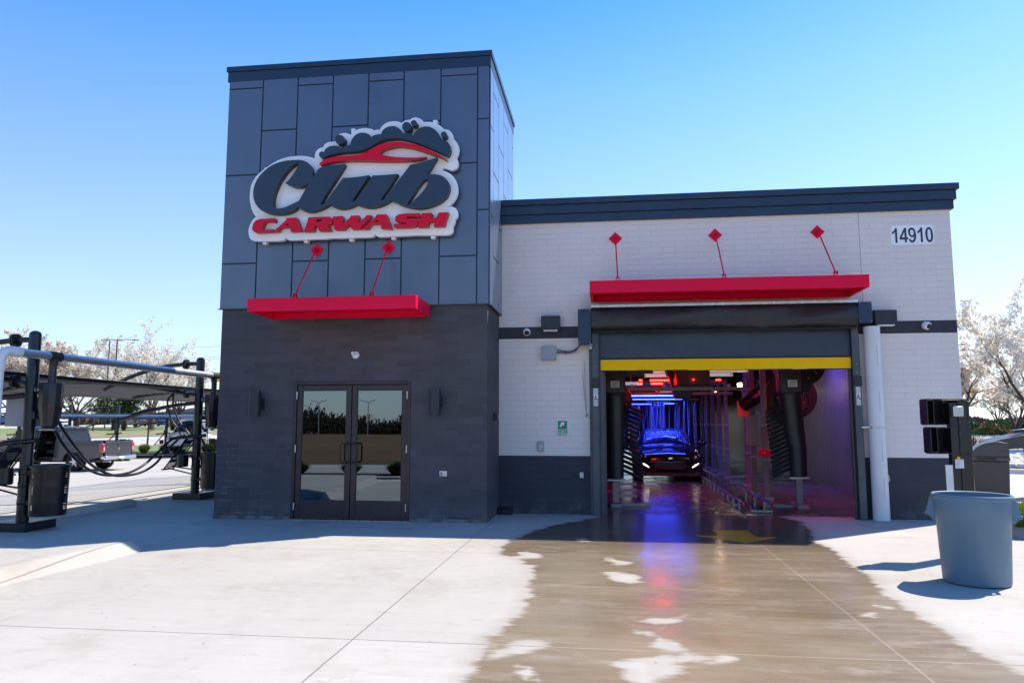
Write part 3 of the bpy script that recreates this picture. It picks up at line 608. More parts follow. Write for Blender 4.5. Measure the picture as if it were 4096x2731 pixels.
# ------------------------------------------------------------------ roll-up curtain door of the wash bay
DY = D_
rd = thing('roll_up_door', 'half raised navy vinyl roll up door with a yellow bottom bar and black hood', 'roll-up door', (8.48, DY, 0))
gl0, gl1 = 6.175, 6.42; gr0, gr1 = 10.50, 10.70; GH = 3.30
for a0, a1, sgn in ((gl0, gl1, 1), (gr0, gr1, -1)):
    mb = MB()
    fl = (a0, a0 + .05) if sgn == 1 else (a1 - .045, a1)
    mb.box(fl[0], fl[1], DY - .028, DY - .001, 0, GH - .3)
    b0, b1 = (a0 + .05, a0 + .165) if sgn == 1 else (a1 - .15, a1 - .046)
    mb.box(b0, b1, DY - .15, DY - .001, 0, GH)
    e0, e1 = (b1, b1 + .012) if sgn == 1 else (b0 - .012, b0)
    mb.box(e0, e1, DY - .165, DY - .10, 0, GH)
    c0, c1 = (b1 + .013, a1) if sgn == 1 else (a0, b0 - .013)
    mb.box(c0, c1, DY - .06, DY - .001, 0, GH)
    g = mb.build('guide_rail', M['frame'], rd, bevel=.003)
    for zz in (.12, 1.05, 1.62, 2.28): MB().sphere(((fl[0] + fl[1]) / 2, DY - .031, zz), .010, 8, 6).build('bolt', M['alu'], g)
    for zz in (2.40, 2.54): MB().sphere(((b0 + b1) / 2, DY - .153, zz), .013, 8, 6).build('bolt', M['alu'], g)
    mb = MB(); mb.box(b0 - .01, b1 + .01, DY - .185, DY - .151, 2.18, 2.34); mb.build('end_stop', M['blackm'], rd, bevel=.006)
    # warning sticker with a large A on white
    sx0, sx1 = (b0 + .022, b1 - .012); st = MB().box(sx0, sx1, DY - .1535, DY - .1505, 1.86, 2.16).build('sticker', M['offwhite'], rd, smooth=False)
    inkm = M['blackm']; cx = (sx0 + sx1) / 2; ink = MB(); zb = 2.0
    def bar(p, q, wd):
        p = Vector((p[0], 0, p[1])); q = Vector((q[0], 0, q[1])); t = (q - p).normalized(); n_ = Vector((-t.z, 0, t.x)) * wd / 2
        y_ = DY - .1545; ink.add([(p + n_) + Vector((0, y_, 0)), (q + n_) + Vector((0, y_, 0)), (q - n_) + Vector((0, y_, 0)), (p - n_) + Vector((0, y_, 0))], [(0, 1, 2, 3)])
    bar((cx - .026, zb - .045), (cx - .004, zb + .04), .011); bar((cx - .006, zb + .04), (cx + .014, zb - .045), .011); bar((cx - .016, zb - .018), (cx + .012, zb - .018), .009); bar((cx + .014, zb - .045), (cx + .027, zb - .045), .010); bar((cx + .026, zb - .045), (cx + .026, zb - .012), .008)
    for i, zz in enumerate((2.135, 2.122, 2.10, 2.085, 2.07, 1.93, 1.917, 1.904, 1.89, 1.877)):
        for j in range(4): bar((sx0 + .008 + j * .02, zz), (sx0 + .020 + j * .02, zz), .004)
    ink.build('printing', inkm, st, smooth=False, recalc=False)
# curtain, stiffener, yellow bottom bar
cx0, cx1 = 6.37, 10.535; ZY0, ZY1 = 2.475, 2.66
def wavy(mb, x0, x1, y, z0, z1, th, amp, nx_=60, nz=6, seed=1, sag=0):
    rnd = random.Random(seed); ph = [rnd.uniform(0, 6.28) for _ in range(6)]; g = []
    for j in range(nz + 1):
        for i in range(nx_ + 1):
            u = i / nx_; v = j / nz; x = x0 + (x1 - x0) * u; z = z0 + (z1 - z0) * v
            dy = amp * (math.sin(3 * u * 6.28 + ph[0] + 2 * v) * .4 + math.sin(7.3 * u * 6.28 + ph[1] - 4 * v) * .25 + math.sin(1.2 * u * 6.28 + 5 * v + ph[2]) * .5) * math.sin(math.pi * min(1, max(0, v)) * .9 + .15)
            g.append((x, y + dy, z - sag * math.sin(math.pi * u) * (1 - v)))
    m = nx_ + 1; fr_ = [(j * m + i, j * m + i + 1, (j + 1) * m + i + 1, (j + 1) * m + i) for j in range(nz) for i in range(nx_)]
    mb.add(g, fr_); mb.add([(a, b_ + th, c_) for a, b_, c_ in g], [f[::-1] for f in fr_])
mb = MB(); wavy(mb, cx0, cx1, DY - .075, ZY1, 3.35, .004, .010, 60, 8, 3); mb.build('curtain', M['curtain'], rd, ang=60, recalc=False)
mb = MB(); mb.cyl((cx0 + .002, DY - .085, ZY1 + .012), (cx1 - .002, DY - .085, ZY1 + .012), .016, n=10); mb.build('stiffener_bar', M['blackm'], rd)
mb = MB(); wavy(mb, cx0 + .005, cx1 - .005, DY - .10, ZY0, ZY1, .05, .006, 70, 5, 8, .006); mb.build('bottom_bar', M['yellow'], rd, ang=60, recalc=False)
mb = MB(); mb.box(cx0 + .01, cx1 - .01, DY - .10, DY - .055, ZY0 - .012, ZY0 + .004); mb.build('bottom_hem', M['blackm'], rd)
# hood bag with folds, end boxes, top flashing
hx0, hx1 = 6.225, 10.61; HT = 3.585; HB = 3.20
mb = MB(); NX = 90; prof = [(-.001, HT), (-.20, HT - .004), (-.30, HT - .03), (-.335, HT - .12), (-.335, HB + .12), (-.32, HB + .03), (-.28, HB - .03), (-.18, HB - .055), (-.10, HB - .03)]
rnd = random.Random(5); g = []
for i in range(NX + 1):
    u = i / NX; x = hx0 + (hx1 - hx0) * u
    for j, (py_, pz_) in enumerate(prof):
        s_ = math.sin(9 * u + 1.3 * j) * .018 + math.sin(23 * u + 1.7 * j) * .010 + abs(math.sin(31 * u + 2.2 * j)) * .008 + (abs(math.sin(47 * u)) * .006 if j >= 5 else 0) + (.03 * math.exp(-((u - .5 - j * .07) / .12) ** 2) if 2 < j < 6 else 0)
        k = 0 if j < 2 else 1; g.append((x, DY + py_ - s_ * k, pz_ + (math.sin(17 * u + j) * .006 if j > 4 else 0)))
m = len(prof); mb.add(g, [(i * m + j, i * m + j + 1, (i + 1) * m + j + 1, (i + 1) * m + j) for i in range(NX) for j in range(m - 1)])
mb.build('hood', M['hood'], rd, ang=75, recalc=False)
mb = MB(); mb.tube([(hx0 + (hx1 - hx0) * i / 40, DY - .25 + .012 * math.sin(i * 1.9), HB - .058 + .008 * math.sin(i * 2.7)) for i in range(41)], .018, 8); mb.build('hood_hem', M['rubber'], rd)
mb = MB(); mb.box(hx0, hx1, DY - .345, DY - .001, HT + .001, HT + .008); mb.box(hx0, hx1, DY - .350, DY - .3455, HT - .038, HT + .008); mb.build('flashing', M['alu'], rd, smooth=False)
BXY = DY - .36
for nm, b0, b1, z0, z1 in (('motor_box', 6.00, 6.222, 2.935, 3.535), ('bearing_box', 10.613, 10.862, 3.175, 3.50)):
    if nm == 'bearing_box':
        a, b_ = PY(3432, 1207, BXY), PY(3491, 1290, BXY); b0, b1, z0, z1 = a.x, b_.x, b_.z, a.z
    else:
        a, b_ = PY(2311, 1236, BXY), PY(2364, 1372, BXY); b0, b1, z0, z1 = a.x, min(b_.x, 6.222), b_.z, a.z
    mb = MB(); mb.box(b0, b1, BXY, DY - .001, z0, z1); bx = mb.build(nm, M['navy'], rd, bevel=.004)
    for xx, zz in ((b0 + .022, z0 + .022), (b1 - .022, z0 + .022), (b0 + .022, z1 - .022), (b1 - .022, z1 - .022)): MB().sphere((xx, BXY - .003, zz), .0085, 8, 5).build('screw', M['alu'], bx)
mb = MB(); p = PY(2362, 1385, DY - .2); mb.box(p.x - .02, p.x + .02, DY - .22, DY - .20, p.z - .05, p.z + .05); mb.box(p.x - .05, p.x + .03, DY - .22, DY - .18, p.z + .0, p.z + .02); mb.build('bracket', M['steel'], rd)

# ------------------------------------------------------------------ fittings on the walls
def at(u, v, y=DY): return PY(u, v, y)
# junction box with conduits
p = at(2100 + 495 / 5.226, 1200 + 1105 / 5.226, DY - .1)
jb = thing('junction_box', 'square grey junction box with two grey conduits curving up to the door motor box', 'junction box', (p.x, DY, p.z))
h = .125; ch = .035; lp = [(p.x - h, p.z - h + ch), (p.x - h + ch, p.z - h), (p.x + h - ch, p.z - h), (p.x + h, p.z - h + ch), (p.x + h, p.z + h - ch), (p.x + h - ch, p.z + h), (p.x - h + ch, p.z + h), (p.x - h, p.z + h - ch)]
mb = MB(); mb.box(p.x - h, p.x + h, DY - .075, DY - .001, p.z - h, p.z + h); mb.build('body', M['greybox'], jb, bevel=.006)
MB().prism(lp, lambda q: (q[0], DY - .098, q[1]), lambda q: (q[0], DY - .0755, q[1])).build('lid', M['greybox'], jb, bevel=.003)
cpts = [(2228, 1400), (2240, 1402), (2262, 1406), (2285, 1405), (2303, 1397), (2317, 1383), (2326, 1368)]
for k, off in ((0, 0), (1, 9)):
    pts = [(at(u - (off * .3 if i > 4 else 0), v + off * (1 if i < 2 else .6), DY - .06)) for i, (u, v) in enumerate(cpts)]
    pp = spline([(q.x, q.z) for q in pts], 5, False); MB().tube([(a, DY - .07 - .02 * k, b_) for a, b_ in pp], .013, 10).build('conduit', pm('grey_flex_conduit', (.11, .12, .14), .5, 0, .1, 8), jb)
for i in (2, 4):
    u, v = cpts[i]; q = at(u, v + 3, DY - .075); MB().box(q.x - .005, q.x + .005, DY - .11, DY - .035, q.z - .032, q.z + .032).build('cable_tie', M['blackm'], jb)
def wallpack(label, u0, u1, v0, v1):
    y = DY - .20; a = PY(u0, v0, y); b_ = PY(u1, v1, y)
    o = thing('wall_light', label, 'wall light', ((a.x + b_.x) / 2, DY, (a.z + b_.z) / 2), 'box lights on the pale wall')
    mb = MB(); mb.hexa([(a.x, y, b_.z), (b_.x, y, b_.z), (b_.x, DY - .001, b_.z + .02), (a.x, DY - .001, b_.z + .02), (a.x, y, a.z), (b_.x, y, a.z), (b_.x, DY - .001, a.z + .02), (a.x, DY - .001, a.z + .02)]); mb.build('housing', M['fixture'], o, bevel=.005)
    MB().box(a.x + .04, b_.x - .04, y + .012, y + .13, b_.z - .016, b_.z + .006).build('lens', M['white'], o, bevel=.003)
wallpack('dark box shaped wall light at left of the bay door hood', 2164, 2239, 1263, 1319)
wallpack('dark box shaped wall light at right of the bay door hood', 3499, 3591, 1240, 1297)
def dome(name, label, u, v, tilt, y=None, small=False):
    y = DY if y is None else y; p = PY(u, v, y - .04); r = .066
    o = thing(name, label, 'security camera', (p.x, y, p.z), 'dome cameras on the dark stripe')
    d = Vector((tilt, -1, -.45)).normalized()
    mb = MB(); mb.cyl((p.x, y - .001, p.z), (p.x, y - .04, p.z), r * .9, r, n=28); mb.lathe([(r, 0), (r * 1.05, .02), (r * .98, .045), (r * .72, .062), (.001, .063)], (0, 0, 0), 28)
    q = d.to_track_quat('Z', 'Y')
    for i in range(len(mb.v) - 28 * 5, len(mb.v)): mb.v[i] = q @ mb.v[i] + Vector((p.x, y - .045, p.z))
    mb.build('housing', M['camwhite'], o)
    mb = MB(); mb.sphere((0, 0, 0), r * .66, 20, 12); mb.v = [q @ (v_ + Vector((0, 0, .055))) + Vector((p.x, y - .045, p.z)) for v_ in mb.v]; mb.build('dome_glass', M['glassdark'], o)
dome('dome_camera', 'white dome camera on the dark stripe beside the tower corner', 2107, 1327, .15)
dome('dome_camera', 'white dome camera on the dark stripe near the right corner of the building', 3704, 1301, .45)
# emergency sign
a = at(2100 + 404 / 3.137, 1600 + 255 / 3.137); b_ = at(2100 + 537 / 3.137, 1600 + 444 / 3.137)
es = thing('emergency_sign', 'green and white emergency sign with a hand pulling a red rope', 'sign', ((a.x + b_.x) / 2, DY, b_.z))
x0, x1, z1, z0 = a.x, b_.x, a.z, b_.z; W2 = x1 - x0; H2 = z1 - z0
MB().box(x0, x1, DY - .004, DY - .0005, z0, z1).build('plate', M['offwhite'], es, smooth=False)
def flat(loops, y, nm, mat, par):
    if not isinstance(loops[0][0], (tuple, list)): loops = [loops]
    lp = [[(x0 + W2 * q[0], z1 - H2 * q[1]) for q in l] for l in loops]; return MB().prism(lp, lambda q: (q[0], y, q[1]), lambda q: (q[0], y + .001, q[1])).build(nm, mat, par, smooth=False)
flat([(.06, .03), (.94, .03), (.94, .58), (.06, .58)], DY - .0052, 'picture_field', M['green'], es); flat([(.06, .62), (.94, .62), (.94, .97), (.06, .97)], DY - .0052, 'text_field', M['green'], es)
flat(spline([(.20, .37), (.33, .28), (.32, .20), (.40, .14), (.50, .09), (.55, .02, 1), (.58, .10), (.66, .10), (.68, .16), (.66, .22), (.67, .28), (.60, .33), (.46, .34), (.30, .44, 1)], 4), DY - .0065, 'hand', M['white'], es)
flat([(.53, .0), (.555, .0), (.555, .36), (.62, .42), (.62, .55), (.46, .55), (.46, .42), (.53, .36)], DY - .0073, 'red_rope_handle', pm('sign_red', (.5, .05, .02), .5), es)
def text(s, x, z, size, y, mat, parent, ax=1.0, name='lettering', bold=.0, center=True):
    cu = bpy.data.curves.new(name, 'FONT'); cu.body = s; cu.size = size; cu.align_x = 'CENTER' if center else 'LEFT'; cu.align_y = 'CENTER'; cu.offset = bold; cu.extrude = .0004; cu.resolution_u = 3
    t = bpy.data.objects.new(name, cu); C.objects.link(t); dg = bpy.context.evaluated_depsgraph_get(); me = bpy.data.meshes.new_from_object(t.evaluated_get(dg)); bpy.data.objects.remove(t)
    me.name = name; me.materials.clear(); me.materials.append(mat)
    for v_ in me.vertices: v_.co = Vector((x + v_.co.x * ax, y - v_.co.z, z + v_.co.y))
    off = Vector((0, 0, 0)); q = parent
    while q is not None: off += q.location; q = q.parent
    for v_ in me.vertices: v_.co -= off
    o = bpy.data.objects.new(name, me); C.objects.link(o); o.parent = parent; return o
for s_, fy in (('In Case of', .69), ('Emergency,', .79), ('Pull Red Rope', .90)): text(s_, x0 + W2 * .5, z1 - H2 * fy, .030, DY - .0062, M['white'], es, 1.0, 'lettering', .0008)
# call box
p = at(2100 + 196 / 3.137, 1600 + 577 / 3.137, DY - .05)
cb = thing('push_button_box', 'small grey box with a round red and white push button on the pale wall', 'call box', (p.x, DY, p.z))
MB().box(p.x - .052, p.x + .052, DY - .055, DY - .001, p.z - .088, p.z + .088).build('box', M['greybox'], cb, bevel=.008)
MB().cyl((p.x, DY - .056, p.z), (p.x, DY - .062, p.z), .026, n=20).build('button_ring', M['white'], cb); MB().cyl((p.x, DY - .0625, p.z), (p.x, DY - .070, p.z), .014, n=16).build('button', M['red'], cb)
MB().box(p.x - .022, p.x + .024, DY - .0575, DY - .0555, p.z - .066, p.z - .052).build('label_plate', M['offwhite'], cb)
# photo eyes low on the walls
p = at(2100 + 710 / 3.137, 1600 + 938 / 3.137, DY - .03)
pe = thing('sensor', 'small pale electrical sensor with a cable on the navy wall left of the bay', 'sensor', (p.x, DY, p.z))
MB().box(p.x - .03, p.x + .025, DY - .05, DY - .001, p.z - .045, p.z + .045).build('body', M['offwhite'], pe, bevel=.004)
MB().box(p.x + .026, p.x + .034, DY - .07, DY - .001, p.z - .055, p.z + .05).build('bracket', M['steel'], pe); MB().box(p.x - .012, p.x + .004, DY - .056, DY - .0505, p.z - .02, p.z - .002).build('label_plate', M['yellow'], pe)
MB().tube([(p.x - .19, DY - .008, p.z + .01), (p.x - .12, DY - .018, p.z - .004), (p.x - .03, DY - .02, p.z - .002)], .004, 6).build('cable', M['blackm'], pe)
p = at(3400 + 170 / 1.2055, 1100 + 980 / 1.2055, DY - .08)
pe = thing('sensor', 'grey sensor box with a yellow plug on the navy wall right of the white pipe', 'sensor', (p.x, DY, p.z))
MB().box(p.x - .03, p.x + .06, DY - .10, DY - .001, p.z - .055, p.z + .055).build('body', M['steel'], pe, bevel=.004); MB().cyl((p.x + .061, DY - .05, p.z - .02), (p.x + .085, DY - .05, p.z - .02), .012, n=10).build('plug', M['yellow'], pe)
MB().tube([(p.x - .03, DY - .03, p.z - .05), (p.x + .0, DY - .03, p.z - .12), (p.x - .07, DY - .02, p.z - .17)], .004, 6).build('cable', M['blackm'], pe)
# white drain pipe
a = PY(3469, 1312, DY - .15); b_ = PY(3495, 2084, DY - .15)
pp_ = thing('drain_pipe', 'thick white plastic pipe standing against the wall right of the bay door', 'pipe', (10.86, DY - .13, 0))
MB().cyl((10.865, DY - .155, 0.003), (10.865, DY - .155, 3.16), .128, n=36).build('pipe', M['pvc'], pp_)
mb = MB(); mb.lathe([(.131, 1.485), (.133, 1.487), (.133, 1.508), (.131, 1.51)], (10.865, DY - .155, 0), 36); mb.box(10.72 - .10, 10.74, DY - .19, DY - .02, 1.485, 1.51); mb.build('pipe_strap', M['alu'], pp_)
for zz in (2.5, 1.75, .95, .35): 
    mb = MB(); 
    for i in range(16): mb.box(10.885, 10.893, DY - .2845, DY - .281, zz + i * .022, zz + i * .022 + .012)
    o = mb.build('printed_text', M['greybox'], pp_, smooth=False); o['kind'] = 'stuff'
# house number plate
a = PY(3561.5, 904.5, D_); b_ = PY(3739.5, 977, D_); cxn = (a.x + b_.x) / 2
def zn(u, v): return (3560 + u / 11.76, 880 + v / 11.76)
c4 = [PY(*zn(*q), D_ - .005) for q in ((8, 275), (2045, 218), (2105, 1135), (55, 1195))]
nx0, nx1 = (c4[0].x + c4[3].x) / 2, (c4[1].x + c4[2].x) / 2; nz1, nz0 = (c4[0].z + c4[1].z) / 2, (c4[2].z + c4[3].z) / 2
hn = thing('house_number_sign', 'white plate with the large dark digits 14910 high on the wall', 'house number', (cxn, D_, nz0))
MB().box(nx0, nx1, D_ - .006, D_ - .0005, nz0, nz1).build('plate', M['white'], hn, smooth=False)
M['digit'] = pm('dark_digit', (.035, .03, .06), .5)
dg_ = {'1a': [[(90,580,1),(170,520),(215,450),(240,385,1),(318,385,1),(358,1072,1),(262,1076,1),(232,570,1),(170,640),(92,672,1)]],
 '4': [[(665,372,1),(752,370,1),(782,812,1),(850,808,1),(856,912,1),(788,916,1),(798,1056,1),(705,1060,1),(698,922,1),(462,930,1),(456,815,1)],[(668,575,1),(545,818,1),(690,815,1)]],
 '9': [[(1015,360),(1110,395),(1185,520),(1225,700),(1220,870),(1170,1000),(1090,1060),(1010,1060),(935,1010),(885,908,1),(972,888,1),(1000,945),(1045,968),(1095,935),(1125,860),(1130,765,1),(1085,805),(1025,815),(940,775),(880,680),(850,570),(865,450),(930,380)],[(1020,460),(960,490),(942,570),(960,660),(1005,720),(1060,722),(1105,680),(1112,600),(1090,510)]],
 '1b': [[(1285,535,1),(1360,480),(1410,410),(1430,350,1),(1510,347,1),(1556,1038,1),(1458,1044,1),(1425,540,1),(1360,605),(1290,640,1)]],
 '0': [[(1820,340),(1915,375),(1985,510),(2025,700),(2020,880),(1970,1000),(1870,1048),(1780,1010),(1710,890),(1670,700),(1665,520),(1720,385)],[(1830,440),(1775,480),(1762,600),(1775,750),(1800,870),(1850,942),(1905,915),(1928,800),(1915,600),(1880,475)]]}
for kx, lps in dg_.items():
    lp = [[(lambda p: (p.x, p.z))(PY(*zn(*q), D_ - .007)) for q in (spline(l, 5))] for l in lps]
    MB().prism(lp, lambda q: (q[0], D_ - .0078, q[1]), lambda q: (q[0], D_ - .0065, q[1])).build('digit', M['digit'], hn, smooth=False)
for xx, zz in ((nx0 + .015, nz0 + .015), (nx1 - .015, nz0 + .015), (nx0 + .015, nz1 - .015), (nx1 - .015, nz1 - .015)): MB().sphere((xx, D_ - .007, zz), .007, 8, 5).build('screw', M['blackm'], hn)
# red pull cord and green tag
q0 = at(2337, 1490, DY - .03); q1 = at(2345, 1640, DY - .03); q2 = at(2347, 1661, DY - .03)
pc = thing('pull_cord', 'thin looped pull cord with a small green tag beside the door guide', 'pull cord', (q1.x, DY, q2.z))
MB().tube([(q0.x - .03, DY - .03, q0.z), (q1.x - .004, DY - .03, q1.z), q2], .0025, 5).tube([(q0.x + .0, DY - .03, q0.z + .2), (q1.x + .002, DY - .03, q1.z)], .0025, 5).build('cord', pm('cord', (.12, .05, .05), .8), pc)
MB().box(q2.x - .015, q2.x + .015, DY - .035, DY - .018, q2.z - .02, q2.z + .02).build('tag', M['green'], pc)
# up / down cylinder lights beside the entrance
def cylight(label, u0, u1, v0, v1, side):
    y = -.19; a = PY((u0 + u1) / 2, v0, y); b_ = PY((u0 + u1) / 2, v1, y); r = abs(PY(u1, v0, y).x - PY(u0, v0, y).x) / 2
    o = thing('cylinder_light', label, 'wall light', (a.x, 0, b_.z), 'cylinder lights beside the entrance')
    x = (a.x + b_.x) / 2
    mb = MB(); mb.lathe([(r * .86, b_.z + .03), (r * .86, b_.z), (r, b_.z), (r, a.z), (r * .9, a.z + .002), (.001, a.z + .002)], (x, y, 0), 36); mb.lathe([(r * .86, b_.z + .03), (.001, b_.z + .03)], (x, y, 0), 36); mb.build('body', M['fixture'], o)
    mb = MB(); mb.box(x + .005, x + .085, -.02, -.001, (a.z + b_.z) / 2 - .09, (a.z + b_.z) / 2 + .09); mb.box(x + .02, x + .06, -.14, -.02, (a.z + b_.z) / 2 - .035, (a.z + b_.z) / 2 + .035); mb.build('wall_bracket', M['fixture'], o, bevel=.004)
cylight('black cylinder wall light left of the glass double door', 996, 1041, 1563, 1667, 1)
cylight('black cylinder wall light right of the glass double door', 1717, 1762, 1555, 1662, 1)
# white round plate with a small sensor above the door
p = PY(820 + 945 / 1.568, 1150 + 423 / 1.568, -.01)
se = thing('door_sensor', 'round white wall plate with a small swivel sensor above the entrance doors', 'sensor', (p.x, 0, p.z))
MB().cyl((p.x, -.001, p.z), (p.x, -.022, p.z), .062, .058, n=28).build('plate', M['camwhite'], se)
for a in (.5, 1.6, 3.6, 4.7): MB().cyl((p.x + .04 * math.cos(a), -.0225, p.z + .04 * math.sin(a)), (p.x + .04 * math.cos(a), -.024, p.z + .04 * math.sin(a)), .006, n=8).build('screw_hole', M['blackm'], se)
MB().cyl((p.x - .01, -.022, p.z + .01), (p.x - .03, -.09, p.z + .025), .018, .026, n=16).build('sensor_head', M['camwhite'], se)
# hose bib plate
p = PY(820 + 1493 / 1.568, 1150 + 1166 / 1.568, -.01)
hb = thing('hydrant_plate', 'small steel tap plate low on the dark wall right of the entrance', 'wall tap', (p.x, 0, p.z))
MB().box(p.x - .062, p.x + .062, -.008, -.001, p.z - .042, p.z + .042).build('plate', M['alu'], hb, bevel=.003)
MB().cyl((p.x - .03, -.008, p.z), (p.x - .03, -.05, p.z - .01), .024, .020, n=16).cyl((p.x - .03, -.04, p.z), (p.x - .035, -.06, p.z - .045), .014, n=12).build('tap', M['steel'], hb)
MB().lathe([(.022, -.012), (.026, -.009), (.022, -.0085)], (p.x + .03, 0, p.z), 20, 'y').cyl((p.x + .03, -.008, p.z), (p.x + .03, -.014, p.z), .01, n=12).build('key_lock', M['steel'], hb)
# small black light on the tower's side wall and bait box at its foot
o = thing('side_light', 'small black fixture on the shaded side wall of the tower', 'wall light', (W_, .66, 1.67))
MB().hexa([(W_ + .001, .60, 1.60), (W_ + .085, .60, 1.63), (W_ + .085, .72, 1.63), (W_ + .001, .72, 1.60), (W_ + .001, .60, 1.76), (W_ + .07, .60, 1.72), (W_ + .07, .72, 1.72), (W_ + .001, .72, 1.76)]).build('housing', M['blackm'], o, bevel=.004)
MB().box(W_ + .086, W_ + .090, .63, .69, 1.64, 1.70).build('lens', M['greybox'], o)
p = G(2014, 2062)
o = thing('bait_station', 'low black rodent bait box on the ground in the inner wall corner', 'bait box', (p.x, D_ - .11, 0))
mb = MB(); mb.hexa([(p.x - .13, D_ - .20, .002), (p.x + .13, D_ - .20, .002), (p.x + .13, D_ - .02, .002), (p.x - .13, D_ - .02, .002), (p.x - .12, D_ - .19, .10), (p.x + .12, D_ - .19, .10), (p.x + .12, D_ - .03, .10), (p.x - .12, D_ - .03, .10)]); mb.build('box', M['rubber'], o, bevel=.012)
mb = MB(); mb.box(p.x - .135, p.x + .135, D_ - .205, D_ - .015, .101, .118); mb.build('lid', M['rubber'], o, bevel=.008); MB().cyl((p.x - .06, D_ - .204, .045), (p.x - .06, D_ - .196, .045), .022, n=14).build('entry_hole', M['glassdark'], o)
# ------------------------------------------------------------------ inside the wash tunnel
M['blueled'] = emis('blue_led', (.02, .05, 1.0), 16); M['redled'] = emis('red_led', (1.0, .006, .003), 38); M['tubelamp'] = emis('fluorescent_panel', (.95, .97, 1.0), .16); M['warmled'] = emis('warm_lamp', (1.0, .72, .38), 30)
M['drl'] = emis('daytime_running_light', (1, .93, .8), 4)
M['wframe'] = pm('wet_aluminium_frame', (.24, .22, .23), .42, .5, .15, 3, 0, 60, .5, 0, .04)
M['bag'] = pm('black_dryer_plastic', (.020, .021, .024), .42, 0, .2, 4)
def led(name, label, x0, x1, y, z, mat, col, power, cat='light bar', group=None, r=.014):
    o = thing(name, label, cat, ((x0 + x1) / 2, y, z), group)
    MB().box(x0, x1, y - .02, y + .02, z + r + .002, z + r + .03).build('housing', M['wframe'], o, smooth=False)
    MB().box(x0, x1, y - r, y + r, z - r, z + r).build('led_strip', mat, o, smooth=False)
    if power:
        l = bpy.data.lights.new('led_light', 'AREA'); l.shape = 'RECTANGLE'; l.size = x1 - x0; l.size_y = .06; l.energy = power; l.color = col; lo = bpy.data.objects.new('led_light', l); C.objects.link(lo); lo.parent = o; lo.location = (0, -.02, -.03)
        lo.rotation_euler = (R(10), 0, 0); l.spread = R(125)
    return o
BL = (.03, .06, 1.0); RD_ = (1.0, .03, .03)
def pxz(u, v, y): p = PY(u, v, y); return p.x, p.z
x0, z = pxz(2525, 1583, 10.2); x1, _ = pxz(2766, 1583, 10.2); led('blue_light_bar', 'brightest and nearest of the long blue light bars above the black car', x0, x1, 10.2, z, M['blueled'], BL, 30, group='blue light bars')
x0, z = pxz(2521, 1597, 11.2); x1, _ = pxz(2728, 1597, 11.2); led('blue_light_bar', 'dimmer blue light bar just below the brightest blue bar', x0, x1, 11.2, z, M['blueled'], BL, 24, group='blue light bars', r=.008)
x0, z = pxz(2520, 1616, 11.5); x1, _ = pxz(2606, 1616, 11.5); led('blue_light_bar', 'short blue light bar left of the spray nozzles', x0, x1, 11.5, z, M['blueled'], BL, 12, group='blue light bars', r=.006)
x0, z = pxz(2653, 1614, 11.5); x1, _ = pxz(2697, 1614, 11.5); led('blue_light_bar', 'short blue light bar right of the spray nozzles', x0, x1, 11.5, z, M['blueled'], BL, 6, group='blue light bars', r=.006)
for u0, u1, v, y, lb, pw in ((2601, 2688, 1521, 5.2, 'upper long red light bar under the tunnel ceiling', 9), (2604, 2650, 1534, 6.4, 'lower red light bar just below the longest red bar', 6), (2551, 2569, 1534, 5.2, 'short red light bar left of the long red bars', 3), (2556, 2568, 1521, 5.2, 'tiny red light bar left of the long red bars, upper one', 0), (2864, 2883, 1519, 5.6, 'small red light bar right of the black ceiling box', 5)):
    x0, z = pxz(u0, v, y); x1, _ = pxz(u1, v, y); led('red_light_bar', lb, x0, x1, y, z, M['redled'], RD_, pw, group='red light bars', r=.014)
# red and magenta bars above the near right side (their light shows on the wall)
led('red_light_bar', 'red light bar near the right tunnel wall above the blowers', 10.9, 11.85, 3.6, 3.7, M['redled'], (1.0, .08, .30), 20, group='red light bars')
led('blue_light_bar', 'blue light bar high near the right tunnel wall behind the blowers', 10.9, 11.85, 6.8, 3.7, M['blueled'], (.16, .08, 1.0), 38, group='blue light bars')
led('red_light_bar', 'red light bar above the near left dryer', 6.9, 8.0, 3.0, 3.6, M['redled'], (1.0, .05, .12), 4, group='red light bars')
# pale lamps near the ceiling
for u0, u1, v, y in ((2578, 2704, 1502, 7), (2840, 2930, 1498, 7), (2613, 2704, 1485, 6), (2840, 3000, 1481, 6), (2478, 2568, 1534, 9), (2640, 2690, 1570, 12)):
    x0, z = pxz(u0, v, y); x1, _ = pxz(u1, v, y)
    o = thing('ceiling_lamp', {2578: 'pale tube lamp left of the ceiling blower box, lower one', 2840: 'pale tube lamp right of the ceiling blower box', 2613: 'pale tube lamp left of the ceiling blower box, directly under the yellow bar', 2478: 'pale tube lamp behind the left dryer', 2640: 'pale tube lamp farthest inside the tunnel'}[u0] + (', upper one' if v == 1481 else ''), 'ceiling lamp', ((x0 + x1) / 2, y, z), 'pale tube lamps under the tunnel ceiling')
    MB().box(x0, x1, y - .07, y + .07, z - .04, z + .04).build('diffuser', M['tubelamp'], o, smooth=False); MB().box((x0 + x1) / 2 - .02, (x0 + x1) / 2 + .02, y - .02, y + .02, z + .041, z + .5).build('hanger', M['wframe'], o)
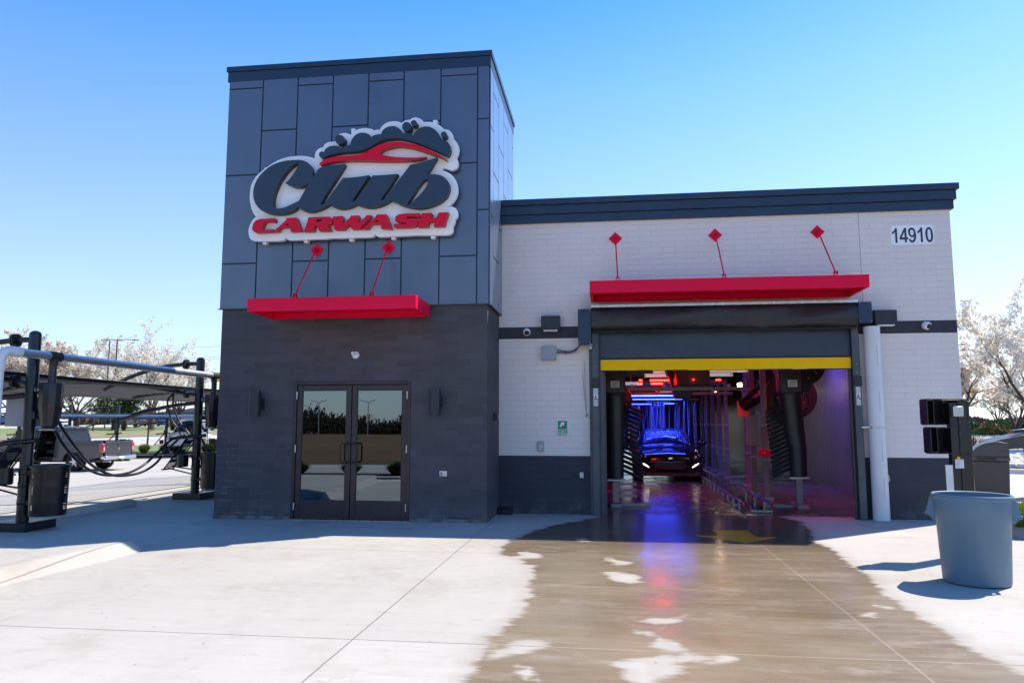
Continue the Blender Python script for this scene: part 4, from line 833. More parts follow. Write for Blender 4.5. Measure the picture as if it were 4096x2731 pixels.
for u, v, y, lb in ((2958, 1541, 8.5, 'larger glowing yellowish lamp high on the right frame'), (2977, 1541, 9.5, 'smaller glowing yellowish lamp behind the larger one'), (2844, 1570, 14, 'faint warm lamp far inside the tunnel, left one'), (2862, 1571, 14, 'faint warm lamp far inside the tunnel, right one')):
    x, z = pxz(u, v, y); o = thing('work_lamp', lb, 'lamp', (x, y, z), 'warm lamps in the tunnel'); s_ = .05 if v < 1550 else .03
    MB().box(x - s_, x + s_, y - .04, y, z - s_ * 1.2, z + s_ * 1.2).build('lens', M['warmled'], o); MB().box(x - s_ * 1.2, x + s_ * 1.2, y + .002, y + .06, z - s_ * 1.4, z + s_ * 1.4).build('housing', M['blackm'], o)
    if v < 1550 and u < 2970:
        l = bpy.data.lights.new('lamp_light', 'POINT'); l.energy = 14; l.color = (1, .75, .45); l.shadow_soft_size = .05; lo = bpy.data.objects.new('lamp_light', l); C.objects.link(lo); lo.parent = o; lo.location = (0, -.12, 0)
# black control box hanging from the ceiling
x0, z0 = pxz(2707, 1541, 4.2); x1, _ = pxz(2841, 1541, 4.2)
o = thing('ceiling_blower', 'large dark blower box hanging in the middle of the tunnel ceiling', 'blower', ((x0 + x1) / 2, 4.2, z0)); MB().box(x0, x1, 4.2, 5.0, z0, z0 + .75).build('housing', M['bag'], o, bevel=.02)
MB().cyl(((x0 + x1) / 2, 4.19, z0 + .12), ((x0 + x1) / 2, 4.15, z0 + .12), .012, n=10).build('indicator_lamp', M['redled'], o); MB().hexa([(x0 + .05, 5.01, z0 - .25), (x1 - .3, 5.01, z0 - .25), (x1 - .3, 5.5, z0 - .25), (x0 + .05, 5.5, z0 - .25), (x0 - .15, 5.01, z0 + .4), (x1 - .2, 5.01, z0 + .4), (x1 - .2, 5.5, z0 + .4), (x0 - .15, 5.5, z0 + .4)]).build('nozzle', M['bag'], o, bevel=.02)
# black drying ducts with rows of nozzles and round blowers
def spiral_blower(parent, c, r, wd=.28, towards=-1):
    mb = MB(); n = 40
    # scroll casing, axis along y
    lp = [(r * (1 + .35 * t / n) * math.cos(2 * math.pi * t / n - 1.2), r * (1 + .35 * t / n) * math.sin(2 * math.pi * t / n - 1.2)) for t in range(n)]
    mb.prism(lp, lambda q: (c[0] + q[0], c[1] - wd / 2, c[2] + q[1]), lambda q: (c[0] + q[0], c[1] + wd / 2, c[2] + q[1])); o = mb.build('blower_casing', M['bag'], parent, bevel=.03)
    g = MB()
    for i in range(1, 8): g.lathe([(r * .09 * i, 0), (r * .09 * i + .006, -.004), (r * .09 * i + .006, .004), (r * .09 * i, 0)], (c[0], c[1] - wd / 2 - .03, c[2]), 36, 'y')
    for k in range(8): a = k * math.pi / 4 + .3; g.cyl((c[0], c[1] - wd / 2 - .03, c[2]), (c[0] + r * .68 * math.cos(a), c[1] - wd / 2 - .02, c[2] + r * .68 * math.sin(a)), .004, n=5)
    g.build('intake_grille', M['wframe'], o)
    MB().lathe([(r * .66, -wd / 2 - .01), (r * .66, -wd / 2 - .05), (r * .74, -wd / 2 - .05), (r * .78, -wd / 2 - .002)], (c[0], c[1], c[2]), 36, 'y').build('intake_ring', M['bag'], o)
    for k in range(10): a = k * math.pi / 5; MB().cyl((c[0] + r * .70 * math.cos(a), c[1] - wd / 2 - .05, c[2] + r * .70 * math.sin(a)), (c[0] + r * .70 * math.cos(a), c[1] - wd / 2 - .065, c[2] + r * .70 * math.sin(a)), .016, n=8).build('bolt', M['alu'], o)
    return o
def dryer(label, xt, y, sgn, zb, zt, n, tips, lean=0):
    """vertical duct standing on a steel stand, with a comb of angled nozzles on the side sgn"""
    o = thing('side_dryer', label, 'car dryer', (xt, y, 0), 'side dryers in the tunnel')
    mb = MB(); mb.tube([(xt, y, zb), (xt, y, zb + .5), (xt - lean * .4, y, (zb + zt) / 2), (xt - lean, y, zt)], [.155, .165, .185, .20], 28); duct = mb.build('duct', M['bag'], o)
    mb = MB(); mb.box(xt - lean - .21, xt - lean + .21, y - .19, y + .19, zt + .001, zt + .95); mb.build('plenum', M['bag'], o, bevel=.03)
    MB().tube([(xt - lean, y, zt - .03), (xt - lean, y, zt + .02)], .215, 28).build('collar', M['rubber'], o)
    st = MB().box(xt - lean - .07, xt - lean + .10, y - .196, y - .191, zt + .12, zt + .25).build('maker_plate', M['offwhite'], o, smooth=False)
    t_ = MB(); 
    for i, (a, b_, c_) in enumerate(((-.035, .075, .225), (-.05, .08, .19), (-.05, .05, .17), (-.05, .08, .15))): t_.box(xt - lean + a, xt - lean + b_, y - .1985, y - .197, zt + c_ - (.014 if i == 0 else .004), zt + c_)
    t_.build('printing', M['navy'], st, smooth=False)
    for i in range(n):
        t = (i + .5) / n; z = zb + .12 + (zt - zb - .25) * t; L = tips(t); dz = -.20 if sgn > 0 else .0
        a = Vector((xt + sgn * .12, y - .02, z)); b_ = Vector((xt + sgn * (.12 + L), y - .15, z - L * .42)); m = a.lerp(b_, .55)
        nz_ = MB(); nz_.tube([a, m, m + (b_ - a) * .02, b_], [.030, .030, .036, .033], 12, False); nz_.tube([b_, a], [.026, .026], 12, False); q = nz_.build('nozzle', M['bag'], o, recalc=False)
    s_ = MB(); s_.box(xt - .06, xt + .06, y - .05, y + .05, .03, zb - .05); s_.build('stand_post', M['wframe'], o, bevel=.004)
    s_ = MB(); s_.box(xt - .10, xt + .10, y - .30, y + .35, .003, .07); s_.box(xt + (.1 if sgn > 0 else -.65), xt + (.65 if sgn > 0 else -.1), y - .05, y + .04, .003, .06); s_.build('stand_foot', M['wframe'], o, bevel=.004)
    MB().box(xt - .18, xt + .18, y - .08, y + .08, zb - .05, zb - .015).build('mount_plate', M['steel'], o, bevel=.003)
    s_ = MB()
    if sgn > 0:
        for zz in (.16, .27, .38): s_.box(xt + .06, xt + .40, y + .1, y + .16, zz, zz + .045)
        s_.build('side_rung', M['wframe'], o, smooth=False)
    return o
dl = dryer('black side dryer with angled nozzles just inside the left edge of the bay', 6.62, 2.75, 1, .52, 2.12, 15, lambda t: .34 + .05 * math.sin(t * 9))
dr2 = dryer('black side dryer with angled nozzles and round blowers inside the right edge of the bay', 10.02, 2.9, -1, .58, 2.12, 15, lambda t: .36 + .10 * t, .10)
x, z = pxz(3205, 1460, 3.1); spiral_blower(dr2, (x, 3.15, z), .40)
x, z = pxz(3165, 1590, 4.6); spiral_blower(dr2, (x, 4.6, z), .46)
x, z = pxz(2400, 1470, 2.9); spiral_blower(dl, (x - .05, 2.9, z + .05), .34)
# second pair of blower nozzles deeper in (pointing down at the car)
o = thing('top_blower', 'black curved blower nozzle with a pale plate pointing down beside the right frame', 'blower', pxz(3080, 1600, 5.5)[0:1] + (5.5, 1.9))
a = PY(3075, 1540, 5.6); b_ = PY(3035, 1575, 5.5); c_ = PY(2975, 1620, 5.3)
MB().tube([PY(3120, 1560, 5.8), PY(3100, 1530, 5.7), a, b_, c_], [.22, .24, .22, .17, .15], 24).build('nozzle', M['bag'], o); MB().box(b_.x - .06, b_.x + .08, b_.y - .22, b_.y - .215, b_.z - .03, b_.z + .07).build('maker_plate', M['greybox'], o)
spiral_blower(o, PY(3125, 1570, 6.0), .40)
o2 = thing('top_blower', 'black blower nozzle with a red lit rim left above the comb of nozzles', 'blower', (7.1, 3.6, 2.2))
MB().tube([PY(2455, 1560, 3.6), PY(2480, 1560, 3.6), PY(2500, 1590, 3.55), PY(2510, 1615, 3.5)], [.17, .17, .14, .13], 20).build('nozzle', M['bag'], o2)
# arches of wet aluminium along the right side and across the ceiling
def arch(label, y, xr, xl, zt, th=.10, leftpost=True):
    o = thing('wash_arch', label, 'wash arch', ((xr + xl) / 2, y, 0), 'aluminium arches along the tunnel')
    def prof(a, b_, nm):
        d = (Vector(b_) - Vector(a)).normalized(); m = MB(); 
        if abs(d.z) > .5: m.box(a[0] - th / 2, a[0] + th / 2, a[1] - th / 2, a[1] + th / 2, a[2], b_[2]); m.box(a[0] - th / 5, a[0] + th / 5, a[1] - th / 2 - .008, a[1] - th / 2 - .001, a[2], b_[2])
        else: m.box(a[0], b_[0], a[1] - th / 2, a[1] + th / 2, a[2] - th / 2, a[2] + th / 2)
        return m.build(nm, M['wframe'], o, smooth=False)
    prof((xr, y, .003), (xr, y, zt), 'post')
    if leftpost: prof((xl, y, .003), (xl, y, zt), 'post')
    prof((xl - (th / 2 if leftpost else 0), y, zt + th / 2 + .002), (xr + th / 2, y, zt + th / 2 + .002), 'beam')
    MB().box(xr - .12, xr + .12, y - .1, y + .1, .003, .05).build('foot_plate', M['steel'], o, smooth=False)
    for zz in (.8, 1.5): MB().box(xr - th / 2 - .015, xr + th / 2 + .015, y - th / 2 - .02, y + th / 2 + .02, zz, zz + .05).build('clamp', M['steel'], o, smooth=False)
    return o
xR = lambda u, y: PY(u, 1700, y).x
specs = [(4.3, 3057, 2.9), (5.5, 3010, 2.95), (7.6, 2985, 3.0), (10.5, 2905, 2.7), (12.0, 2878, 2.75), (13.6, 2850, 2.8), (15.2, 2826, 2.85), (17.0, 2808, 2.9), (19.5, 2782, 2.9), (22, 2760, 2.9), (25.0, 2745, 2.9), (28, 2735, 2.9)]
od = ['nearest', 'second', 'third', 'fourth', 'fifth', 'sixth', 'seventh', 'eighth', 'ninth', 'tenth', 'eleventh', 'farthest']
for (y, u, zt), w_ in zip(specs, od): arch('%s aluminium arch along the right side of the tunnel' % w_, y, xR(u, y), 6.0 if y > 6 else 8.9, zt, .11 if y < 12 else .12, y > 6)
# red clamps on the near posts
for y, u, v in ((4.3, 3057, 1810), (5.5, 3010, 1770)):
    p = PY(u, v, y - .07); o = thing('clamp_plate', 'red clamp plate on the %s' % ('nearest frame post' if y < 5 else 'second frame post'), 'clamp', (p.x, y - .07, p.z), 'red clamp plates'); MB().box(p.x - .12, p.x + .12, y - .10, y - .062, p.z - .07, p.z + .07).build('plate', M['red'], o, bevel=.005); MB().cyl((p.x, y - .101, p.z), (p.x, y - .115, p.z), .018, n=8).build('bolt', M['steel'], o)
p = PY(2972, 1632, 6.0); o = thing('warning_panel', 'pink faced warning panel hanging beside the right frame', 'panel', (p.x, 6.0, p.z)); MB().box(p.x - .13, p.x + .16, 5.99, 6.0, p.z - .20, p.z + .18).build('panel', pm('pale_pink_panel', (.45, .22, .22), .5), o, smooth=False); MB().box(p.x - .01, p.x + .01, 6.001, 6.02, p.z + .05, p.z + .5).build('hanger', M['steel'], o)
p = PY(3010, 1720, 5.2); o = thing('control_panel', 'pale panel fixed between the two nearest frame posts', 'panel', (p.x, 5.3, p.z)); MB().box(p.x - .12, p.x + .14, 5.3, 5.34, p.z - .33, p.z + .33).build('panel', M['greybox'], o, bevel=.01); MB().box(p.x - .02, p.x + .02, 5.341, 5.4, p.z - .1, p.z + .1).build('bracket', M['steel'], o)
# overhead beams running across, pipes, hoses
for y, u0, u1, v, lb in ((5.0, 2480, 3000, 1556, 'reddish steel beam across the tunnel under the red light bars'), (7.4, 2480, 2930, 1575, 'second steel beam across the tunnel above the blue bars')):
    x0, z = pxz(u0, v, y); x1, _ = pxz(u1, v, y); o = thing('cross_beam', lb, 'beam', ((x0 + x1) / 2, y, z)); MB().box(5.1, x1, y - .06, y + .06, z - .035, z + .035).build('beam', M['wframe'], o, smooth=False)
    for i in range(7): MB().box(5.6 + i * .7, 5.66 + i * .7, y - .065, y - .055 + .12, z + .036, z + .10).build('clamp', M['steel'], o, smooth=False)
rnd = random.Random(11)
for i in range(7):
    x = 6.0 + i * .8 + rnd.uniform(-.2, .2); y = 5.5 + rnd.uniform(-.5, 3.5); z = 2.75; pts = [(x + (k - 3) * .16, y, z - .12 * math.cos((k - 3) / 3 * 1.5) + .03 * math.sin(k * 2 + i)) for k in range(7)]
    o = MB().tube(pts, .010, 6).build('cable', M['rubber']); tag(o, '%s thin black cable from the left looping under the tunnel ceiling' % ['first', 'second', 'third', 'fourth', 'fifth', 'sixth', 'seventh'][i], 'cable', 'cables looping under the tunnel ceiling')
# nozzle spray bar
x, z = pxz(2634, 1607, 10.6); o = thing('spray_bar', 'blue lit pipe with three nozzles spraying water down onto the car', 'spray bar', (x, 10.6, z))
MB().cyl((x - .35, 10.6, z), (x + .35, 10.6, z), .03, n=12).build('pipe', M['wframe'], o)
for dx in (-.12, .0, .14): MB().cyl((x + dx, 10.6, z - .03), (x + dx, 10.58, z - .13), .02, .03, n=10).build('nozzle', M['wframe'], o)
# curtain of falling water : many thin streams, one object
def watermat():
    m, nt, b = nodes('falling_water'); b.inputs['Base Color'].default_value = (.85, .9, 1, 1); b.inputs['Roughness'].default_value = .15; b.inputs['Transmission Weight'].default_value = .35; b.inputs['IOR'].default_value = 1.33
    b.inputs['Alpha'].default_value = .30; return m
M['water'] = watermat(); mb = MB()
for i in range(150):
    y = rnd.uniform(10.2, 13.5); x = rnd.uniform(5.8, 9.6) ; zt = rnd.uniform(2.0, 2.35); L = rnd.uniform(.5, 2.1); r = rnd.uniform(.0025, .006)
    if rnd.random() < .12: x, _z = pxz(2634 + rnd.choice((-28, 0, 20)) + rnd.uniform(-9, 9), 1620, y); zt = 2.2; L = rnd.uniform(.5, 1.4)
    mb.cyl((x, y, zt), (x + rnd.uniform(-.01, .01), y, max(.01, zt - L)), r, n=4, caps=False)
o = mb.build('falling_water', M['water'], recalc=False); tag(o, 'curtain of thin falling water streams lit blue behind the car', 'water', kind='stuff')
# blue drape behind the car (cloth strips soaking in light)
o = thing('mitter_curtain', 'hanging cloth wash curtain lit deep blue behind the car', 'wash curtain', (7.6, 14.4, 2.2)); M['cloth'] = pm('wet_blue_cloth', (.02, .03, .10), .6, 0, .3, 6, .4, 20)
for i in range(34):
    x = 5.9 + i * .105 + rnd.uniform(-.02, .02); L = rnd.uniform(1.7, 1.95); mb = MB(); ph = rnd.uniform(0, 6)
    pts = [(x + .012 * math.sin(k * 1.1 + ph), 14.4 + .04 * math.sin(k * .9 + ph), 2.35 - L * k / 7) for k in range(8)]
    mb.add([(a - .062, b_, c_) for a, b_, c_ in pts] + [(a + .062, b_ + .03, c_) for a, b_, c_ in pts], [(k, k + 1, k + 9, k + 8) for k in range(7)]); q = mb.build('cloth_strip', M['cloth'], o, recalc=False)
    s_ = q.modifiers.new('solid', 'SOLIDIFY'); s_.thickness = .012
MB().cyl((5.8, 14.4, 2.38), (9.6, 14.4, 2.38), .04, n=10).build('rail', M['wframe'], o)

# conveyor rails on the floor
M['dirtysteel'] = pm('worn_rail_steel', (.30, .28, .28), .28, .85, .3, 12)
cv = thing('conveyor', 'steel conveyor guide rails leading along the floor to the right of the car', 'conveyor', (9.2, 1.8, 0))
e0 = G(2992, 2052); e1 = G(2935, 1915); e2 = G(3060, 2042); e3 = G(2870, 1925)
rl = [((8.87, 1.95), (8.98, 9.5)), ((9.37, 2.02), (9.42, 12.0))]
for (a, b_), (c_, d_) in rl:
    rail = MB().tube([(a, b_, .03), (a, b_ + .25, .12), (a, b_ + .5, .14), (c_, d_, .14)], .028, 12).build('guide_rail', M['dirtysteel'], cv)
    for i in range(9):
        t = (i + .6) / 10; x = a + (c_ - a) * t; y = b_ + .3 + (d_ - b_ - .3) * t; MB().box(x - .02, x + .02, y - .05, y + .05, .003, .115).build('rail_support', M['dirtysteel'], rail, smooth=False)
MB().box(8.95, 9.33, 1.93, 1.99, .01, .05).build('end_plate', M['dirtysteel'], cv, bevel=.004)
MB().box(8.95, 9.33, 2.0, 12, .002, .012).build('chain_trough', M['glassdark'], cv, smooth=False)
gr = MB(); 
for i in range(16): gr.box(9.55 + i * .03, 9.565 + i * .03, 1.75, 2.6, .003, .012)
o = gr.build('floor_grate', M['dirtysteel'], smooth=False); tag(o, 'dark steel floor grate beside the end of the conveyor', 'grate')
# darker mat strip on the floor
def matmat():
    m, nt, b = nodes('wet_dark_mat'); p = pos(nt); b.inputs['Base Color'].default_value = (.05, .04, .045, 1); nt.links.new(ramp(nt, noise(nt, p, 3, 4), .3, .7, .15, .38), b.inputs['Roughness']); bump(nt, b, noise(nt, p, 30, 3), .2, .003); return m
sheet('floor_mat', [(7.75, 1.62), (8.84, 1.62), (8.9, 12), (7.75, 12)], .004, matmat())
mf = M['wetfloor'] = None
def wetfloor():
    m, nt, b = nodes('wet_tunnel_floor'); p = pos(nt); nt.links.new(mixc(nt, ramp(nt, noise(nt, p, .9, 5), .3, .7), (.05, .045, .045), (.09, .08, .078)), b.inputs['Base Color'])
    nt.links.new(ramp(nt, noise(nt, p, 1.1, 5, .6), .35, .6, .06, .30), b.inputs['Roughness']); bump(nt, b, noise(nt, p, 9, 3, .5, (1, 2.5, 1)), .22, .008); return m
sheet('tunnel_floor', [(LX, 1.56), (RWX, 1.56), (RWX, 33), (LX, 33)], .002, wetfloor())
# ------------------------------------------------------------------ vehicles
def loft(mb, secs, close_ends=True):
    """secs: list of (y, [(x,z) right half from bottom centre to top centre]) mirrored to a closed ring"""
    rings = []
    for y, h in secs:
        ring = [(x, y, z) for x, z in h] + [(-x, y, z) for x, z in h[::-1] if x > 1e-5]
        rings.append(ring)
    m = len(rings[0]); vs_ = [q for r_ in rings for q in r_]
    fs = [(i * m + j, i * m + (j + 1) % m, (i + 1) * m + (j + 1) % m, (i + 1) * m + j) for i in range(len(rings) - 1) for j in range(m)]
    if close_ends: fs += [tuple(range(m)), tuple(range((len(rings) - 1) * m, len(rings) * m))]
    return mb.add(vs_, fs)
def hullsec(hw, zb, zt, cr=.04, sh=.86):
    return [(0, zb), (hw * .80, zb), (hw * .94, zb + .05), (hw, zb + .2), (hw * 1.0, zb + (zt - zb) * .55), (hw * .985, zt - .12), (hw * .95, zt - .03), (hw * sh, zt), (hw * .45, zt + cr * .8), (0, zt + cr)]
def paint(name, col, metal=.3, rough=.22):
    m, nt, b = nodes(name); b.inputs['Base Color'].default_value = (*col, 1); b.inputs['Metallic'].default_value = metal; b.inputs['Roughness'].default_value = rough; b.inputs['Coat Weight'].default_value = .5; b.inputs['Coat Roughness'].default_value = .04
    p = pos(nt, True); nt.links.new(mixc(nt, ramp(nt, noise(nt, p, 2, 4), .3, .7, 0, .25), col, tuple(c * .7 for c in col)), b.inputs['Base Color']); return m
M['carblack'] = paint('wet_black_car_paint', (.008, .008, .011), .2, .12); M['truckgrey'] = paint('grey_metallic_truck_paint', (.055, .057, .064), .45, .30)
M['chrome'] = pm('chrome', (.6, .6, .62), .1, 1, .02); M['tyre'] = pm('tyre_rubber', (.02, .02, .02), .75, 0, .2, 10); M['wind'] = pm('dark_car_glass', (.015, .017, .022), .05, 0, .1, 3, 0, 60, .4, 0)
M['lampred'] = pm('red_tail_lens', (.35, .01, .01), .15, 0, .1, 8, 0, 60, .6, 1); M['lampclear'] = pm('clear_lamp_lens', (.55, .55, .56), .1, .3, .1, 10, 0, 60, .8, 1)
def wheel(parent, x, y, r, wd, side, rimmat, spokes=6, z=None):
    z = r if z is None else z; w_ = thing_part('wheel', parent)
    return w_
def wheel_at(parent, x, y, r, wd, side, rimmat, spokes=6):
    """tyre as the wheel part, rim and spokes below it"""
    mb = MB(); s_ = side; prof = [(r * .62, -wd / 2), (r * .93, -wd / 2), (r * .985, -wd / 2 + .03), (r, -wd / 4), (r, wd / 4), (r * .985, wd / 2 - .03), (r * .93, wd / 2), (r * .62, wd / 2), (r * .60, 0)]
    mb.lathe(prof + [prof[0]], (x, y, r), 36, 'x'); t = mb.build('wheel', M['tyre'], parent, local=True)
    mb = MB(); fx = x + s_ * wd * .33; mb.lathe([(r * .60, -.04), (r * .64, .05), (r * .60, .055), (r * .56, .03), (r * .54, -.04)], (fx, y, r), 32, 'x')
    for k in range(spokes):
        a = 2 * math.pi * k / spokes; d = Vector((0, math.cos(a), math.sin(a))); n_ = Vector((0, -math.sin(a), math.cos(a))); c0 = Vector((fx + s_ * .02, y, r)); wv = r * .09
        p = [c0 + d * r * .08 + n_ * wv, c0 + d * r * .08 - n_ * wv, c0 + d * r * .58 - n_ * wv * .6, c0 + d * r * .58 + n_ * wv * .6]
        mb.hexa([q - Vector((s_ * .03, 0, 0)) for q in p] + p)
    mb.cyl((fx, y, r), (fx + s_ * .035, y, r), r * .16, n=16); mb.build('rim', rimmat, t, local=True)
    MB().cyl((x + s_ * .02, y, r), (x + s_ * .03, y, r), r * .56, n=28).build('brake_disc', M['blackm'], t, local=True)
    return t
def make_sedan():
    o = thing('parked_car', 'wet black car with glowing white running lights driving out under the blue lights', 'car')
    H = hullsec
    mb = MB(); loft(mb, [(0.0, H(.55, .30, .60, .02)), (.03, H(.74, .25, .64, .03)), (.12, H(.85, .21, .69, .05)), (.30, H(.90, .19, .74, .07)), (.65, H(.925, .18, .81, .09)), (1.05, H(.93, .18, .89, .09)), (1.35, H(.93, .18, .93, .06)), (2.4, H(.935, .18, .95, .0)), (3.8, H(.93, .2, .97, .02)), (4.4, H(.88, .24, .98, .02)), (4.75, H(.76, .32, .92, .0))])
    body = mb.build('body', M['carblack'], o, local=True, ang=50)
    g = lambda hw0, z0, hw1, z1: [(0, z0), (hw0, z0), (hw0 * .99, z0 + .03), (hw1 + .03, z1 - .06), (hw1 - .06, z1), (0, z1 + .03)]
    mb = MB(); loft(mb, [(1.12, [(0, .86), (.76, .86), (.76, .87), (.75, .885), (.70, .90), (0, .97)]), (1.45, g(.78, .9, .68, 1.13)), (1.95, g(.79, .92, .60, 1.385)), (2.6, g(.79, .92, .60, 1.41)), (3.4, g(.79, .92, .58, 1.36)), (4.25, [(0, .9), (.70, .9), (.70, .93), (.66, .99), (.60, 1.0), (0, 1.02)])])
    mb.build('cabin', M['carblack'], o, local=True, ang=50)
    # windscreen sheet slightly above the cabin
    mb = MB(); rows = []
    for t in (0, .25, .5, .75, 1): rows.append([(sx * (.70 - .145 * t) , 1.17 + .78 * t - .0, .935 + .47 * t + .018 * (1 - abs(sx)) + .035 * math.sin(math.pi * t) ) for sx in (-1, -.6, -.2, .2, .6, 1)])
    def wet_glass():
        m, nt, b = nodes('streaming_wet_windscreen'); p = pos(nt, True); f = noise(nt, p, 16, 6, .75, (2.2, .35, .35)); nt.links.new(mixc(nt, ramp(nt, f, .48, .72), (.008, .01, .02), (.35, .38, .42)), b.inputs['Base Color']); b.inputs['Roughness'].default_value = .18; bump(nt, b, f, 1.0, .02); return m
    mb.add([q for r_ in rows for q in r_], [(i * 6 + j, i * 6 + j + 1, (i + 1) * 6 + j + 1, (i + 1) * 6 + j) for i in range(4) for j in range(5)]); ws = mb.build('windscreen', wet_glass(), o, local=True); ws.modifiers.new('s', 'SOLIDIFY').thickness = .008
    # grille, trims, badge bar
    gl = spline([(-.58, .60, 1), (-.30, .628), (0, .635), (.30, .628), (.58, .60, 1), (.50, .48), (.40, .40), (.30, .355, 1), (0, .335), (-.30, .355, 1), (-.40, .40), (-.50, .48)], 4)
    fy = lambda x: -.028 + .22 * (abs(x) / .9) ** 2.2
    MB().prism(gl, lambda q: (q[0], fy(q[0]) - .0, q[1]), lambda q: (q[0], fy(q[0]) + .10, q[1])).build('grille', M['blackm'], o, local=True, smooth=False)
    gp = [(q[0], fy(q[0]) - .008, q[1]) for q in gl]; MB().tube(gp + [gp[0]], .009, 6).build('grille_trim', M['chrome'], o, local=True)
    MB().tube([(x / 20, fy(x / 20) - .012, .607 + .02 * (1 - (x / 12) ** 2)) for x in range(-12, 13)], .011, 6).build('chrome_bar', M['chrome'], o, local=True)
    for zz, hw in ((.57, .52), (.53, .50), (.485, .46), (.44, .40), (.395, .34)): MB().tube([(hw * k / 8, fy(hw * k / 8) - .006, zz - .012 * abs(k / 8)) for k in range(-8, 9)], .006, 6).build('grille_slat', M['blackm'], o, local=True)
    em = MB(); em.box(-.055, .055, -.052, -.04, .607, .635); em.box(-.022, .022, -.054, -.0395, .598, .645); em.build('emblem', M['chrome'], o, local=True)
    for s_ in (-1, 1):
        h = spline([(s_ * .60, .615, 1), (s_ * .70, .62), (s_ * .84, .67, 1), (s_ * .86, .71), (s_ * .80, .725, 1), (s_ * .66, .69)], 4); f2 = lambda q: .03 + .34 * max(0, abs(q[0]) - .5)
        hl = MB().prism(h, lambda q: (q[0], f2(q) - .04, q[1]), lambda q: (q[0], f2(q) + .12, q[1])).build('headlight', M['wind'], o, local=True)
        for xx, zz, rr in ((.67, .657, .036), (.77, .685, .026)): MB().sphere((s_ * xx, .03 + .34 * (xx - .5) - .04, zz), rr, 16, 8, (1, .4, 1)).build('projector', M['lampclear'], hl, local=True)
        pts = [(s_ * .82, .09, .50), (s_ * .74, .045, .475), (s_ * .66, .02, .43), (s_ * .58, .0, .375)]
        MB().tube(pts, [.008, .016, .016, .007], 8).build('running_light', M['drl'], o, local=True)
        MB().prism(spline([(s_ * .86, .52, 1), (s_ * .70, .50), (s_ * .55, .36, 1), (s_ * .80, .36, 1)], 3), lambda q: (q[0], -.0 + .14 * max(0, abs(q[0]) - .5), q[1]), lambda q: (q[0], .15 + .2 * max(0, abs(q[0]) - .5), q[1])).build('fog_pocket', M['blackm'], o, local=True)
        mr = MB(); mr.sphere((s_ * 1.02, 1.32, 1.0), .11, 14, 8, (1.15, .5, .72)); mr.box(min(s_ * .90, s_ * .98), max(s_ * .90, s_ * .98), 1.30, 1.36, .95, 1.0); mr.build('wing_mirror', M['carblack'], o, local=True)
        for yy in (.92, 3.75): wheel_at(o, s_ * .80, yy, .335, .22, s_, M['alu'])
    MB().box(-.80, .80, .06, .5, .14, .26).build('lower_lip', M['blackm'], o, local=True)
    return o
sed = make_sedan(); sed.location = (PY(2682, 1850, 8.95).x, 8.95, 0)

